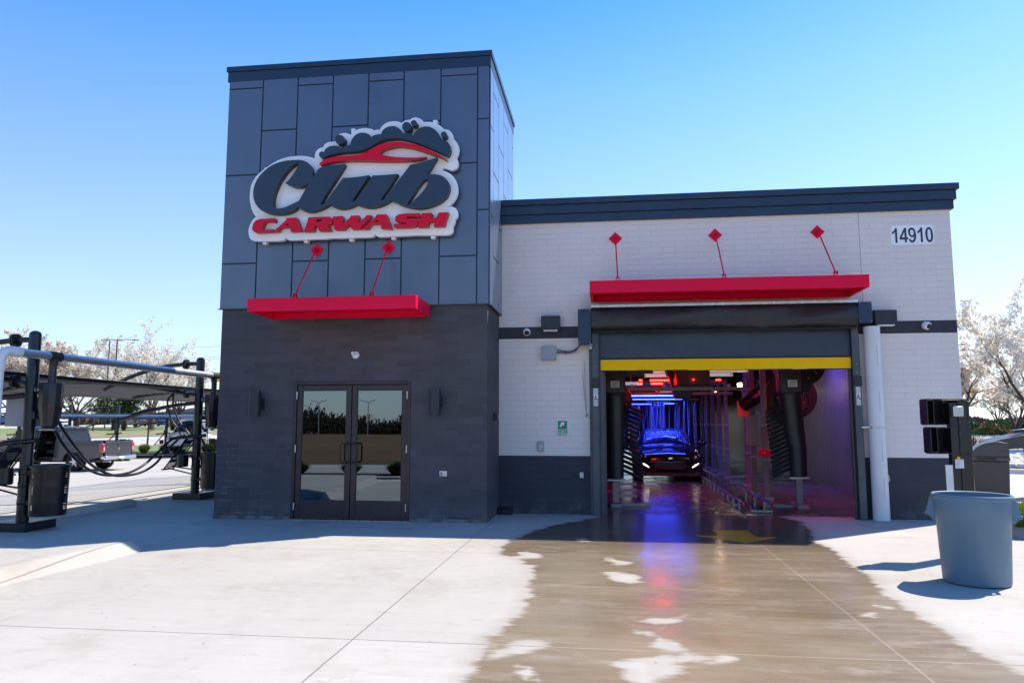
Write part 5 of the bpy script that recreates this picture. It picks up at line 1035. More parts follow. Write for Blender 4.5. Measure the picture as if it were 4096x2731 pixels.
def make_pickup():
    """crew cab pickup, rear at y=0, front toward +y"""
    o = thing('pickup_truck', 'dark grey crew cab pickup with its rear side door standing open by the vacuums', 'pickup truck')
    hw = .99; mt = M['truckgrey']
    # bed and lower body as side panels with wheel arches
    def arch(xc, r, n=12): return [(xc + r * math.cos(a), .42 + r * math.sin(a)) for a in [math.pi * k / n for k in range(n + 1)]]
    side = [(.02, .62)] + [(.05, 1.28), (.09, 1.33)] + [(1.95, 1.30), (2.02, 1.27)] + [(4.55, 1.27), (5.0, 1.25), (5.62, 1.18), (5.78, 1.10), (5.82, .60)]
    ra = [(q[0], q[1]) for q in arch(4.92, .50)]; rb = arch(1.30, .50)
    low = [(5.75, .45)] + [(5.42, .45)] + ra[1:-1] + [(4.42, .45), (1.80, .45)] + rb[1:-1] + [(.80, .45), (.30, .56)]
    poly = side + low
    for s_ in (-1, 1):
        if s_ == -1: lp = [poly]
        else: lp = [poly]
        mb = MB(); xo = s_ * hw; xi = s_ * (hw - .09)
        # cut the rear door opening on the camera side (left of the truck = -x)
        if s_ == -1:
            lp = [[(.02, .62), (.05, 1.28), (.09, 1.33), (1.95, 1.30), (2.02, 1.27), (2.22, 1.27), (2.26, .62), (2.32, .52), (2.32, .45)] + [(1.80, .45)] + rb[1:-1] + [(.80, .45), (.30, .56)]]
            mb.prism(lp, lambda q: (xo, q[0], q[1]), lambda q: (xi, q[0], q[1]))
            mb.prism([[(3.10, 1.27), (4.55, 1.27), (5.0, 1.25), (5.62, 1.18), (5.78, 1.10), (5.82, .60), (5.75, .45), (5.42, .45)] + ra[1:-1] + [(4.42, .45), (3.10, .45)]], lambda q: (xo, q[0], q[1]), lambda q: (xi, q[0], q[1]))
        else: mb.prism(lp, lambda q: (xo, q[0], q[1]), lambda q: (xi, q[0], q[1]))
        mb.build('side_panel', mt, o, local=True, bevel=.03, smooth=True)
        for yy in (1.30, 4.92):
            wheel_at(o, s_ * .84, yy, .41, .28, s_, M['alu'])
            fl = MB(); fl.tube([(s_ * (hw + .005), yy + .52 * math.cos(a), .42 + .52 * math.sin(a)) for a in [math.pi * k / 14 for k in range(15)]], .028, 8); fl.build('arch_flare', mt, o, local=True)
    MB().box(-hw + .1, hw - .1, .12, 2.02, .78, .84).build('bed_floor', M['blackm'], o, local=True)
    MB().box(-hw + .1, hw - .1, 4.0, 5.75, .5, 1.16).build('bonnet', mt, o, local=True, bevel=.05)
    MB().box(-hw + .1, hw - .1, 2.0, 2.06, .5, 1.28).build('bed_front', mt, o, local=True)
    MB().box(-.80, .80, .4, 5.4, .38, .50).build('chassis', M['blackm'], o, local=True)
    tg = MB(); tg.box(-.80, .80, -.015, .06, .66, 1.30); tgo = tg.build('tailgate', mt, o, local=True, bevel=.02)
    MB().box(-.09, .09, -.03, -.016, 1.10, 1.18).build('handle', M['blackm'], tgo, local=True); 
    MB().prism(spline([(-.05, .99, 1), (-.02, 1.02), (0, 1.03), (.02, 1.02), (.05, .99, 1), (.03, .92), (0, .89)], 3), lambda q: (q[0], -.022, q[1]), lambda q: (q[0], -.0155, q[1])).build('emblem', M['chrome'], tgo, local=True)
    MB().box(-.72, .72, -.022, -.0155, .77, .785).build('crease', M['blackm'], tgo, local=True)
    for s_ in (-1, 1):
        t = MB(); t.box(min(s_ * .81, s_ * 1.0), max(s_ * .81, s_ * 1.0), -.02, .16, .80, 1.22); tl = t.build('tail_light', M['lampred'], o, local=True, bevel=.03)
        MB().box(min(s_ * .85, s_ * .93), max(s_ * .85, s_ * .93), -.026, -.018, .90, 1.05).build('reversing_lamp', M['lampclear'], tl, local=True)
    bp_ = MB(); bp_.box(-.98, .98, -.16, .10, .50, .68); bo = bp_.build('rear_bumper', M['chrome'], o, local=True, bevel=.05)
    MB().box(-.16, .16, -.172, -.161, .545, .64).build('licence_plate', M['offwhite'], bo, local=True); MB().box(-.25, .25, -.165, -.1, .69, .70).build('step_pad', M['blackm'], bo, local=True)
    for s_ in (-1, 1): MB().cyl((s_ * .62, -.12, .42), (s_ * .62, .2, .42), .045, n=14).build('exhaust_tip', M['chrome'], o, local=True)
    MB().box(-.05, .05, -.2, .1, .40, .47).build('tow_hitch', M['blackm'], o, local=True)
    # cab pillars and roof
    rf = MB(); loft(rf, [(2.05, [(0, 1.84), (.72, 1.84), (.78, 1.87), (.70, 1.91), (0, 1.93)]), (2.3, [(0, 1.86), (.76, 1.86), (.82, 1.89), (.72, 1.945), (0, 1.965)]), (3.4, [(0, 1.86), (.76, 1.86), (.82, 1.89), (.72, 1.945), (0, 1.97)]), (3.9, [(0, 1.80), (.72, 1.80), (.76, 1.82), (.70, 1.85), (0, 1.88)])]); rf.build('roof', mt, o, local=True)
    for s_ in (-1, 1):
        for (a, b_, wdt) in (((.90, 2.06, 1.27), (.76, 2.16, 1.88), .16), ((.90, 3.08, 1.27), (.78, 3.08, 1.88), .09), ((.90, 4.5, 1.2), (.74, 3.86, 1.84), .07)):
            ax_, ay, az = a; bx_, by, bz = b_; pl = MB(); pl.hexa([(s_ * (ax_ - .05), ay, az), (s_ * (ax_ + .03), ay, az), (s_ * (ax_ + .03), ay + wdt, az), (s_ * (ax_ - .05), ay + wdt, az), (s_ * (bx_ - .05), by, bz), (s_ * (bx_ + .03), by, bz), (s_ * (bx_ + .03), by + wdt * .8, bz), (s_ * (bx_ - .05), by + wdt * .8, bz)]); pl.build('cab_pillar', mt, o, local=True, smooth=False)
    MB().hexa([(-.86, 2.08, 1.27), (.86, 2.08, 1.27), (.86, 2.10, 1.27), (-.86, 2.10, 1.27), (-.74, 2.16, 1.86), (.74, 2.16, 1.86), (.74, 2.18, 1.86), (-.74, 2.18, 1.86)]).build('rear_window', M['wind'], o, local=True, smooth=False)
    MB().hexa([(-.88, 4.48, 1.2), (.88, 4.48, 1.2), (.88, 4.50, 1.2), (-.88, 4.50, 1.2), (-.74, 3.9, 1.84), (.74, 3.9, 1.84), (.74, 3.92, 1.84), (-.74, 3.92, 1.84)]).build('windscreen', M['wind'], o, local=True, smooth=False)
    for s_, rng in ((1, ((2.3, 3.05), (3.2, 4.2))), (-1, ((3.2, 4.2),))):
        for a, b_ in rng: MB().hexa([(s_ * .90, a, 1.27), (s_ * .905, a, 1.27), (s_ * .905, b_ + .2, 1.27), (s_ * .90, b_ + .2, 1.27), (s_ * .77, a, 1.85), (s_ * .775, a, 1.85), (s_ * .775, b_ - .1, 1.85), (s_ * .77, b_ - .1, 1.85)]).build('side_window', M['wind'], o, local=True, smooth=False)
    MB().box(-.14, .14, 2.02, 2.06, 1.86, 1.90).build('brake_lamp', M['lampred'], o, local=True); MB().sphere((0, 2.6, 1.98), .09, 12, 6, (.5, 1.2, .6)).build('antenna', M['blackm'], o, local=True)
    MB().box(-.86, .86, 2.15, 4.2, .52, .60).build('cab_floor', M['rubber'], o, local=True, smooth=False); MB().box(-.02, .02, 2.15, 2.5, .6, 1.0).build('console', M['rubber'], o, local=True)
    for x in (-.45, .45):
        for y in (2.35, 3.35):
            s2 = MB(); s2.box(x - .27, x + .27, y, y + .5, .75, .92); s2.hexa([(x - .25, y - .02, .9), (x + .25, y - .02, .9), (x + .25, y + .13, .9), (x - .25, y + .13, .9), (x - .2, y - .12, 1.42), (x + .2, y - .12, 1.42), (x + .2, y, 1.42), (x - .2, y, 1.42)]); so_ = s2.build('seat', M['rubber'], o, local=True, bevel=.04)
            MB().box(x - .12, x + .12, y - .13, y - .04, 1.45, 1.64).build('headrest', M['rubber'], so_, local=True, bevel=.03)
    MB().box(-hw - .10, -hw + .05, 2.3, 4.3, .40, .45).build('side_step', M['blackm'], o, local=True, bevel=.01); MB().box(hw - .05, hw + .10, 2.3, 4.3, .40, .45).build('side_step', M['blackm'], o, local=True, bevel=.01)
    # open rear side door hinged at its front edge
    d = bpy.data.objects.new('open_door', None)
    m = Matrix.Translation((-hw, 3.10, 0)) @ Matrix.Rotation(R(-68), 4, 'Z')
    def tr(mb): mb.v = [m @ q for q in mb.v]; return mb
    out = [(-.02, .50), (-.86, .52), (-.90, .70), (-.88, 1.26), (-.02, 1.26)]
    dob = tr(MB().prism(out, lambda q: (-.035, q[0], q[1]), lambda q: (.035, q[0], q[1]))).build('open_door', mt, o, local=True, bevel=.02)
    tr(MB().prism([(-.06, .56), (-.80, .58), (-.84, .75), (-.82, 1.22), (-.06, 1.22)], lambda q: (.036, q[0], q[1]), lambda q: (.06, q[0], q[1]))).build('door_trim', M['rubber'], dob, local=True, bevel=.01)
    tr(MB().tube([(0, -.02, 1.26), (0.10, -.05, 1.84), (.10, -.60, 1.84), (0, -.88, 1.26)], .028, 8)).build('window_frame', M['rubber'], dob, local=True)
    tr(MB().box(.062, .10, -.62, -.2, .86, .93)).build('armrest', M['greybox'], dob, local=True); tr(MB().cyl((.061, -.62, .72), (.07, -.62, .72), .09, n=18)).build('speaker', M['steel'], dob, local=True); tr(MB().cyl((.061, -.3, 1.10), (.075, -.3, 1.10), .05, n=14)).build('door_pull', M['chrome'], dob, local=True)
    # mirror and front
    for s_ in (-1, 1): MB().box(min(s_ * 1.0, s_ * 1.24), max(s_ * 1.0, s_ * 1.24), 4.2, 4.32, 1.2, 1.46).build('wing_mirror', mt, o, local=True, bevel=.03)
    MB().box(-.97, .97, 5.75, 5.92, .48, .72).build('front_bumper', M['chrome'], o, local=True, bevel=.04); MB().box(-.6, .6, 5.79, 5.84, .74, 1.06).build('grille', M['chrome'], o, local=True, bevel=.02)
    return o
rl_, rr_, fl_ = G(343, 1885, -.32), G(462, 1874, -.32), G(32, 1882, -.32)
trk = make_pickup()
ang = math.atan2(-(fl_ - rl_).x, (fl_ - rl_).y)   # heading of the truck's +y axis
ax_rot = R(88)
ctr = (rl_ + rr_) / 2
trk.rotation_euler = (0, 0, ax_rot)
off = Matrix.Rotation(ax_rot, 3, 'Z') @ Vector((0, 1.30, 0)); trk.location = (ctr.x - off.x - .55, ctr.y - off.y, -.32); trk.scale = (.95, .95, .90)
# simple but complete cars for the far roads and lots
def make_car(name, label, col, kind='car'):
    o = thing(name, label, 'car', (0, 0, 0), 'vehicles on the far roads'); mt = paint(name + '_paint', col, .2, .25); H = hullsec
    hgt = {'car': 1.42, 'suv': 1.72}[kind]; mb = MB(); bl = .92 if kind == 'car' else 1.05
    loft(mb, [(0, H(.7, .3, bl - .3, .02)), (.12, H(.85, .22, bl - .2, .04)), (.7, H(.92, .2, bl - .08, .05)), (1.3, H(.93, .2, bl, .03)), (3.9, H(.93, .2, bl, .0)), (4.5, H(.85, .26, bl - (.05 if kind == 'car' else 0), .0))]); mb.build('body', mt, o, local=True)
    g = lambda a, z0, b_, z1: [(0, z0), (a, z0), (a * .99, z0 + .03), (b_ + .02, z1 - .06), (b_ - .06, z1), (0, z1 + .02)]
    rear = 4.35 if kind == 'suv' else 3.6; mb = MB(); loft(mb, [(1.25, g(.78, bl - .04, .72, bl + .06)), (1.95, g(.82, bl - .03, .62, hgt - .03)), (rear - .7, g(.82, bl - .03, .62, hgt)), (rear, g(.80, bl - .03, .66, bl + .2))]); mb.build('windows', M['wind'], o, local=True)
    MB().hexa([(-.60, 1.95, hgt - .03), (.60, 1.95, hgt - .03), (.60, rear - .65, hgt), (-.60, rear - .65, hgt), (-.55, 2.0, hgt + .035), (.55, 2.0, hgt + .035), (.55, rear - .7, hgt + .045), (-.55, rear - .7, hgt + .045)]).build('roof', mt, o, local=True)
    for s_ in (-1, 1):
        for yy in (.88, 3.65): wheel_at(o, s_ * .80, yy, .34, .22, s_, M['alu'])
        MB().box(min(s_ * .55, s_ * .85), max(s_ * .55, s_ * .85), .02, .1, .62, .74).build('headlight', M['lampclear'], o, local=True); MB().box(min(s_ * .6, s_ * .85), max(s_ * .6, s_ * .85), 4.42, 4.51, .72, .88).build('tail_light', M['lampred'], o, local=True)
    return o
# ------------------------------------------------------------------ vacuum stations
def perf_mat():
    """black sheet metal with punched hole groups; holes are real cut-outs through alpha"""
    m, nt, b = nodes('perforated_black_metal'); b.inputs['Base Color'].default_value = (.012, .012, .014, 1); b.inputs['Roughness'].default_value = .3; b.inputs['Metallic'].default_value = .2
    uv = nt.nodes.new('ShaderNodeUVMap'); s = nt.nodes.new('ShaderNodeSeparateXYZ'); nt.links.new(uv.outputs[0], s.inputs[0])
    def cell(q): f = mathn(nt, 'FRACT', mathn(nt, 'MULTIPLY', q, 1.0)); return mathn(nt, 'SUBTRACT', f, .5)
    dx, dy = cell(s.outputs[0]), cell(s.outputs[1]); d = mathn(nt, 'SQRT', mathn(nt, 'ADD', mathn(nt, 'MULTIPLY', dx, dx), mathn(nt, 'MULTIPLY', dy, dy)))
    at = nt.nodes.new('ShaderNodeAttribute'); at.attribute_name = 'band'
    hole = mathn(nt, 'MULTIPLY', mathn(nt, 'LESS_THAN', d, .27), mathn(nt, 'GREATER_THAN', at.outputs['Fac'], .5)); nt.links.new(mathn(nt, 'SUBTRACT', 1.0, hole), b.inputs['Alpha']); return m
M['perf'] = perf_mat()
def perf_cyl(name, c, r0, r1, z0, z1, parent, groups=3, pitch=.026, n=72, colgaps=True, local=True):
    """cylinder wall with uv laid out in hole pitches and a face attribute that switches the hole bands on"""
    nz = 30; vs_ = []; fs = []; uvs = []; band = []
    for j in range(nz + 1):
        z = z0 + (z1 - z0) * j / nz; r = r0 + (r1 - r0) * j / nz
        for i in range(n): a = 2 * math.pi * i / n; vs_.append((c[0] + r * math.cos(a), c[1] + r * math.sin(a), z))
    circ = 2 * math.pi * (r0 + r1) / 2
    for j in range(nz):
        for i in range(n):
            fs.append((j * n + i, j * n + (i + 1) % n, (j + 1) * n + (i + 1) % n, (j + 1) * n + i)); ua, ub = circ * i / n / pitch, circ * (i + 1) / n / pitch; va, vb = (z1 - z0) * j / nz / pitch, (z1 - z0) * (j + 1) / nz / pitch
            uvs += [(ua, va), (ub, va), (ub, vb), (ua, vb)]; t = ((j + .5) / nz) * groups; band.append(1.0 if (.2 < (t % 1) < .8 and (not colgaps or (i % 12) < 7)) else 0.0)
    me = bpy.data.meshes.new(name); me.from_pydata(vs_, [], fs); me.materials.append(M['perf']); me.shade_smooth(); l = me.uv_layers.new(name='UVMap'); l.data.foreach_set('uv', [q for p in uvs for q in p])
    a = me.attributes.new('band', 'FLOAT', 'FACE'); a.data.foreach_set('value', band); o = bpy.data.objects.new(name, me); C.objects.link(o); o.parent = parent; return o
def make_station():
    """origin at the post base; +x towards the building (separator and bin), -x towards the stalls"""
    o = thing('vacuum_station', 'x', 'vacuum station', group='vacuum stations')
    B = lambda mb, nm, mt=M['black'], **k: mb.build(nm, mt, o, local=True, **k)
    bs = MB(); q = .31; bs.box(-q, q, -q, q, .002, .13); B(bs, 'base', bevel=.006)
    for a, b_ in ((-.23, -q), (.23, -q), (q, -.23)): pass
    B(MB().tube([(0, 0, .13), (0, 0, 2.90), (0, 0, 2.94), (0, 0, 2.965)], [.086, .086, .075, .035], 28), 'post')
    # arms towards the stalls: bent top arm, roof beam stub flange, boom
    arm = [(-.08, 0, 2.83), (-.42, 0, 2.82), (-1.0, 0, 2.74), (-1.6, 0, 2.56), (-2.2, 0, 2.28)]
    pp = spline([(a, c_) for a, b_, c_ in arm], 5, False); top = B(MB().tube([(a, 0, b_) for a, b_ in pp], .042, 12), 'top_arm')
    fl = MB()
    for dx in (-.31, -.345): fl.cyl((dx - .012, 0, 2.82), (dx + .012, 0, 2.82), .105, n=20)
    fl.build('flange', M['black'], top, local=True)
    for k in range(6): a = k * math.pi / 3; MB().cyl((-.29, .075 * math.cos(a), 2.82 + .075 * math.sin(a)), (-.365, .075 * math.cos(a), 2.82 + .075 * math.sin(a)), .010, n=8).build('bolt', M['alu'], top, local=True)
    beam = [(-.08, 0, 2.17), (-.5, 0, 2.22), (-1.3, 0, 2.36), (-2.2, 0, 2.43), (-3.2, 0, 2.43), (-4.1, 0, 2.36), (-4.7, 0, 2.27)]
    pp = spline([(a, c_) for a, b_, c_ in beam], 4, False); bo = B(MB().tube([(a, 0, b_) for a, b_ in pp], .045, 12), 'roof_beam')
    f2 = MB(); 
    for dx in (-.27, -.305): f2.cyl((dx - .012, 0, 2.195), (dx + .012, 0, 2.195), .10, n=20)
    f2.build('flange', M['black'], bo, local=True)
    bm_ = spline([(-.08, 1.985), (-.6, 1.93), (-1.2, 1.80), (-1.75, 1.64)], 5, False); boom = B(MB().tube([(a, -.02, b_) for a, b_ in bm_], .040, 12), 'hose_boom')
    # separator under the main pipe
    sx = .33
    B(MB().lathe([(.001, 2.17), (.165, 2.17), (.168, 2.16), (.165, 1.80), (.163, 1.79), (.115, 1.52), (.095, 1.50), (.095, 1.475), (.001, 1.475)], (sx, 0, 0), 12), 'separator', bevel=.0, ang=25)
    B(MB().cyl((sx, 0, 2.17), (sx, 0, 2.52), .055, n=20), 'down_pipe'); B(MB().tube([(.085, 0, 2.07), (.17, 0, 2.07)], .05, 16), 'inlet'); 
    for x in (.10, .15): B(MB().cyl((x - .006, 0, 2.07), (x + .006, 0, 2.07), .054, n=18), 'hose_clamp', M['alu'])
    B(MB().lathe([(.001, 1.46), (.135, 1.46), (.135, 1.474), (.001, 1.474)], (sx, 0, 0), 28), 'separator_door', M['steel']); B(MB().box(sx - .19, sx + .20, -.02, .02, 1.445, 1.459), 'latch')
    B(MB().box(.085, sx - .1, -.02, .02, 1.66, 1.70), 'bracket'); B(MB().box(.06, .12, -.05, .05, 1.63, 1.73), 'bracket')
    # perforated bin
    perf_cyl('bin_shell', (.40, -.0), .245, .262, .22, .93, o)
    B(MB().lathe([(.20, .955), (.275, .955), (.285, .94), (.283, .915), (.262, .91)], (.40, 0, 0), 40), 'bin_rim'); B(MB().lathe([(.20, .93), (.20, .24), (.001, .24)], (.40, 0, 0), 32), 'bin_liner', M['rubber']); B(MB().lathe([(.001, .215), (.245, .215), (.245, .235)], (.40, 0, 0), 40), 'bin_bottom')
    for zz in (.36, .80): B(MB().box(.075, .16, -.05, .05, zz, zz + .06), 'bin_bracket'); 
    # mat rack (slanted perforated sheet), caddy and nozzle holder on the stall side
    def plate_grid(nm, p00, p10, p01, pitch=.03):
        me = bpy.data.meshes.new(nm); p00, p10, p01 = Vector(p00), Vector(p10), Vector(p01); nx_, ny_ = 8, 16; vs_ = []; fs = []; uvs = []; band = []; U = (p10 - p00).length / pitch; V = (p01 - p00).length / pitch
        for j in range(ny_ + 1):
            for i in range(nx_ + 1): vs_.append(p00 + (p10 - p00) * i / nx_ + (p01 - p00) * j / ny_)
        for j in range(ny_):
            for i in range(nx_):
                a = j * (nx_ + 1) + i; fs.append((a, a + 1, a + nx_ + 2, a + nx_ + 1)); uvs += [(U * i / nx_, V * j / ny_), (U * (i + 1) / nx_, V * j / ny_), (U * (i + 1) / nx_, V * (j + 1) / ny_), (U * i / nx_, V * (j + 1) / ny_)]; band.append(1.0 if (j % 5) < 3 and 0 < i < nx_ - 1 else 0)
        me.from_pydata(vs_, [], fs); me.materials.append(M['perf']); l = me.uv_layers.new(name='UVMap'); l.data.foreach_set('uv', [q for p in uvs for q in p]); a = me.attributes.new('band', 'FLOAT', 'FACE'); a.data.foreach_set('value', band)
        q = bpy.data.objects.new(nm, me); C.objects.link(q); q.parent = o; return q
    plate_grid('mat_rack', (-.62, -.18, .62), (-.62, .18, .62), (-.16, -.18, 1.24)); 
    for yy in (-.18, .18): B(MB().tube([(-.10, yy, 1.26), (-.62, yy, .60), (-.66, yy, .60)], .014, 8), 'rack_rail')
    B(MB().tube([(-.64, -.18, .60), (-.64, .18, .60)], .016, 8), 'rack_lip'); B(MB().tube([(-.08, 0, .60), (-.55, 0, .66)], .014, 8), 'rack_strut'); B(MB().tube([(-.08, 0, .50), (-.62, 0, .62)], .014, 8), 'rack_strut')
    B(MB().lathe([(.001, .66), (.10, .66), (.115, .68), (.115, .90), (.105, .90), (.105, .70)], (-.22, -.14, 0), 28), 'caddy')
    B(MB().tube([(-.55, -.10, 1.24), (-.1, -.11, 1.28), (.26, -.12, 1.31)], .036, 14), 'nozzle_holder'); B(MB().box(-.14, -.06, -.05, .05, 1.26, 1.46), 'sign_tab')
    for zz in (.36, .62, .80): B(MB().lathe([(.091, zz), (.093, zz + .005), (.093, zz + .07), (.091, zz + .075)], (0, 0, 0), 24), 'collar')
    return o
M['stnroad'] = 1
s0 = make_station(); P1 = (-2.17, -1.53, 0); P2 = (-2.15, 3.07, 0)
s0.location = P1; s0['label'] = 'nearest vacuum post with black separator and perforated bin beside the grey sign plate'
s1 = dup(s0, P2, 0, 'vacuum post with mat rack and hoses standing close to the dark building corner')
dup(s0, (-2.13, 7.67, 0), 0, 'vacuum post standing behind the tower, third of the near row'); dup(s0, (-2.11, 12.27, 0), 0, 'vacuum post far behind the tower, fourth of the near row'); dup(s0, (-2.19, -6.13, 0), 0, 'vacuum post left of the frame, first of the near row')
# main suction pipe with tape joints
sp = thing('vacuum_pipe', 'long silver suction pipe running above the near row of vacuum separators', 'pipe', (-1.84, 0, 2.57))
px_ = -2.16 + .33; zP = 2.57
M['pipe'] = pm('galvanised_pipe', (.62, .63, .65), .38, .8, .08, 2)
MB().cyl((px_, -2.28, zP), (px_, 16, zP), .062, n=28).build('pipe', M['pipe'], sp)
for yy in (-1.53, 3.07, 7.67, 12.27):
    MB().tube([(px_, yy - .11, zP), (px_, yy - .07, zP), (px_, yy - .03, zP), (px_, yy + .02, zP), (px_, yy + .07, zP), (px_, yy + .12, zP)], [.070, .074, .070, .074, .070, .073], 24).cyl((px_, yy, zP - .02), (px_, yy, zP - .14), .058, n=20).build('tape_wrap', M['rubber'], sp)
el = MB(); el.tube([(px_, -2.20, zP), (px_, -2.33, zP)], .075, 28); el.tube([(px_, -2.31, zP), (px_, -2.40, zP), (px_ - .01, -2.46, zP - .03), (px_ - .02, -2.50, zP - .09), (px_ - .02, -2.51, zP - .2)], .068, 28); el.tube([(px_ - .02, -2.51, zP - .17), (px_ - .02, -2.51, zP - .27)], .075, 28)
el.build('elbow', M['pvc'], sp); MB().cyl((px_ - .02, -2.51, zP - .26), (px_ - .02, -2.51, .15), .060, n=24).build('down_pipe', M['pvc'], sp)
# sign plate behind the first post
a = PY(28, 1587, -1.4); b_ = PY(170, 1705, -1.4)
o = thing('stall_sign', 'plain grey sign plate fixed across the nearest vacuum post', 'sign', (-2.2, -1.4, b_.z)); MB().box(a.x, b_.x, -1.405, -1.395, b_.z, a.z).build('plate', pm('grey_back_plate', (.36, .38, .42), .5), o, smooth=False); MB().box(-2.26, -2.10, -1.445, -1.406, (a.z + b_.z) / 2 - .03, (a.z + b_.z) / 2 + .03).build('bracket', M['black'], o, smooth=False)
# vacuum hoses : world-space curves between station 1's separator and station 2's holder, and from the boom
def hose(label, pts, r=.024, group='vacuum hoses'):
    P_ = [Vector(p) for p in pts]; out = []; n = len(P_)
    for i in range(n - 1):
        p0, p1, p2, p3 = P_[max(0, i - 1)], P_[i], P_[i + 1], P_[min(n - 1, i + 2)]
        for k in range(8):
            t = k / 8; out.append(.5 * ((2 * p1) + (p2 - p0) * t + (2 * p0 - 5 * p1 + 4 * p2 - p3) * t * t + (3 * p1 - p0 - 3 * p2 + p3) * t ** 3))
    out.append(P_[-1]); o = MB().tube(out, r, 12).build('vacuum_hose', M['hose'], ang=80); tag(o, label, 'hose', group); return o
def hp(lst): return [PY(u, v, y) for u, v, y in lst]
hose('thicker front vacuum hose sagging between the first separator and the second post', hp([(195, 1655, -1.45), (225, 1730, -1.3), (270, 1800, -1.0), (330, 1860, -.4), (390, 1893, .4), (450, 1900, 1.1), (520, 1888, 1.7), (580, 1855, 2.2), (640, 1800, 2.6), (690, 1755, 2.85), (728, 1744, 3.0)]))
hose('rear vacuum hose sagging just behind the thicker one', hp([(218, 1655, -1.5), (250, 1715, -1.2), (300, 1785, -.7), (350, 1845, 0), (410, 1885, .8), (475, 1902, 1.3), (560, 1890, 2.0), (620, 1855, 2.5), (668, 1800, 2.9), (715, 1755, 3.2), (740, 1740, 3.3)]))
hose('left of the two hoses dropping from the boom of the second post', hp([(693, 1574, 3.05), (676, 1592, 3.0), (670, 1612, 3.0), (676, 1650, 3.0), (693, 1690, 3.0), (712, 1715, 3.0), (727, 1742, 3.0)]), .020)
hose('right of the two hoses dropping from the boom of the second post', hp([(695, 1578, 3.1), (692, 1600, 3.1), (694, 1625, 3.1), (706, 1660, 3.1), (724, 1695, 3.1), (745, 1720, 3.1), (758, 1738, 3.1)]), .020)
hose('hose looping from the second post down to the right behind the bin', hp([(800, 1742, 3.2), (812, 1765, 3.2), (822, 1785, 3.3), (835, 1800, 3.4), (850, 1812, 3.5)]), .022)
hose('hose hanging at the far left from the nearest boom', hp([(0, 1780, -1.9), (-20, 1830, -1.9), (5, 1878, -1.7), (35, 1890, -1.6), (62, 1898, -1.5)]), .014)
# louvred shade roofs over the stalls
def shade_roof(name, label, x0, x1, y0, y1, zf, step=.22, bw=.115, th=.008, mt=None, ang_=None):
    o = thing(name, label, 'shade roof', ((x0 + x1) / 2, (y0 + y1) / 2, 0), 'shade roofs')
    mb = MB(); n = int((x1 - x0) / step); a = math.atan2(SUNV.z, SUNV.x) - R(17) if ang_ is None else ang_   # blades lean with the noon sun
    dx, dz = math.cos(a) * bw / 2, math.sin(a) * bw / 2
    for i in range(n + 1):
        x = x0 + (x1 - x0) * i / n; z = zf((x - x0) / (x1 - x0)); nx_ = -math.sin(a) * th / 2; nz_ = math.cos(a) * th / 2
        mb.hexa([(x - dx + nx_, y0, z - dz + nz_), (x - dx - nx_, y0, z - dz - nz_), (x - dx - nx_, y1, z - dz - nz_), (x - dx + nx_, y1, z - dz + nz_), (x + dx + nx_, y0, z + dz + nz_), (x + dx - nx_, y0, z + dz - nz_), (x + dx - nx_, y1, z + dz - nz_), (x + dx + nx_, y1, z + dz + nz_)])
    mb.build('louvres', mt or M['louvre'], o, smooth=False)
    for x, t in ((x0 - .03, 0), (x1 + .03, 1)):
        z = zf(t); e = MB(); e.box(x - .03, x + .03, y0, y1, z - .02, z + .03); e.box(x - .045, x + .045, y0, y1, z + .03, z + .045); e.build('edge_rail', M['black'], o, smooth=False)
    k = 0
    return o
M['louvre'] = pm('dark_louvre_metal', (.11, .115, .13), .5, .3, .1, 3)
zf = lambda t: 2.30 + .16 * math.sin(math.pi * min(1, max(0, t)) )
shade_roof('shade_roof', 'long dark louvred shade roof over the near vacuum stalls', -7.3, -2.62, -7.5, 13.5, zf)
sr = kids([q for q in bpy.data.objects if q.name == 'shade_roof'][0])
# concrete wheel stops
def wheelstop(a, b_, label):
    a, b_ = Vector((*a, 0)), Vector((*b_, 0)); t = (b_ - a).normalized(); n_ = Vector((-t.y, t.x, 0)); mb = MB(); rows = []
    for q, sx in ((a, 0), (a + t * .06, 1), (b_ - t * .06, 1), (b_, 0)):
        pr = [(-.085, .003), (-.08, .04), (-.055, .125), (.055, .125), (.08, .04), (.085, .003)]; s_ = 1 if sx else .8; rows.append([q + n_ * (x * s_) + Vector((0, 0, z * s_)) for x, z in pr])
    mb.add([q for r_ in rows for q in r_], [(i * 6 + j, i * 6 + j + 1, (i + 1) * 6 + j + 1, (i + 1) * 6 + j) for i in range(3) for j in range(5)] + [tuple(range(6)), tuple(range(18, 24))]); o = mb.build('wheel_stop', M['concrete_kerb'], bevel=.012); tag(o, label, 'wheel stop', 'wheel stops'); return o
wheelstop((-2.62, -.30), (-2.50, 1.58), 'concrete wheel stop lying between the two near vacuum posts'); wheelstop((-2.5, 4.0), (-2.45, 5.9), 'concrete wheel stop partly hidden by the building corner')
wheelstop((-2.55, 8.6), (-2.5, 10.4), 'concrete wheel stop far behind the tower')
# stall markings (yellow lines)
ylw = pm('yellow_line_paint', (.45, .30, .06), .7, 0, .2, 9)
for yy in (.8, 5.4, 10.0): [sheet('painted_line', [(xa_, yy), (-3.0 if xa_ > -3.9 else xa_ + .5, yy), (-3.0 if xa_ > -3.9 else xa_ + .5, yy + .1), (xa_, yy + .1)], .004 + gz(xa_ + .25), ylw) for xa_ in (-3.8,)]
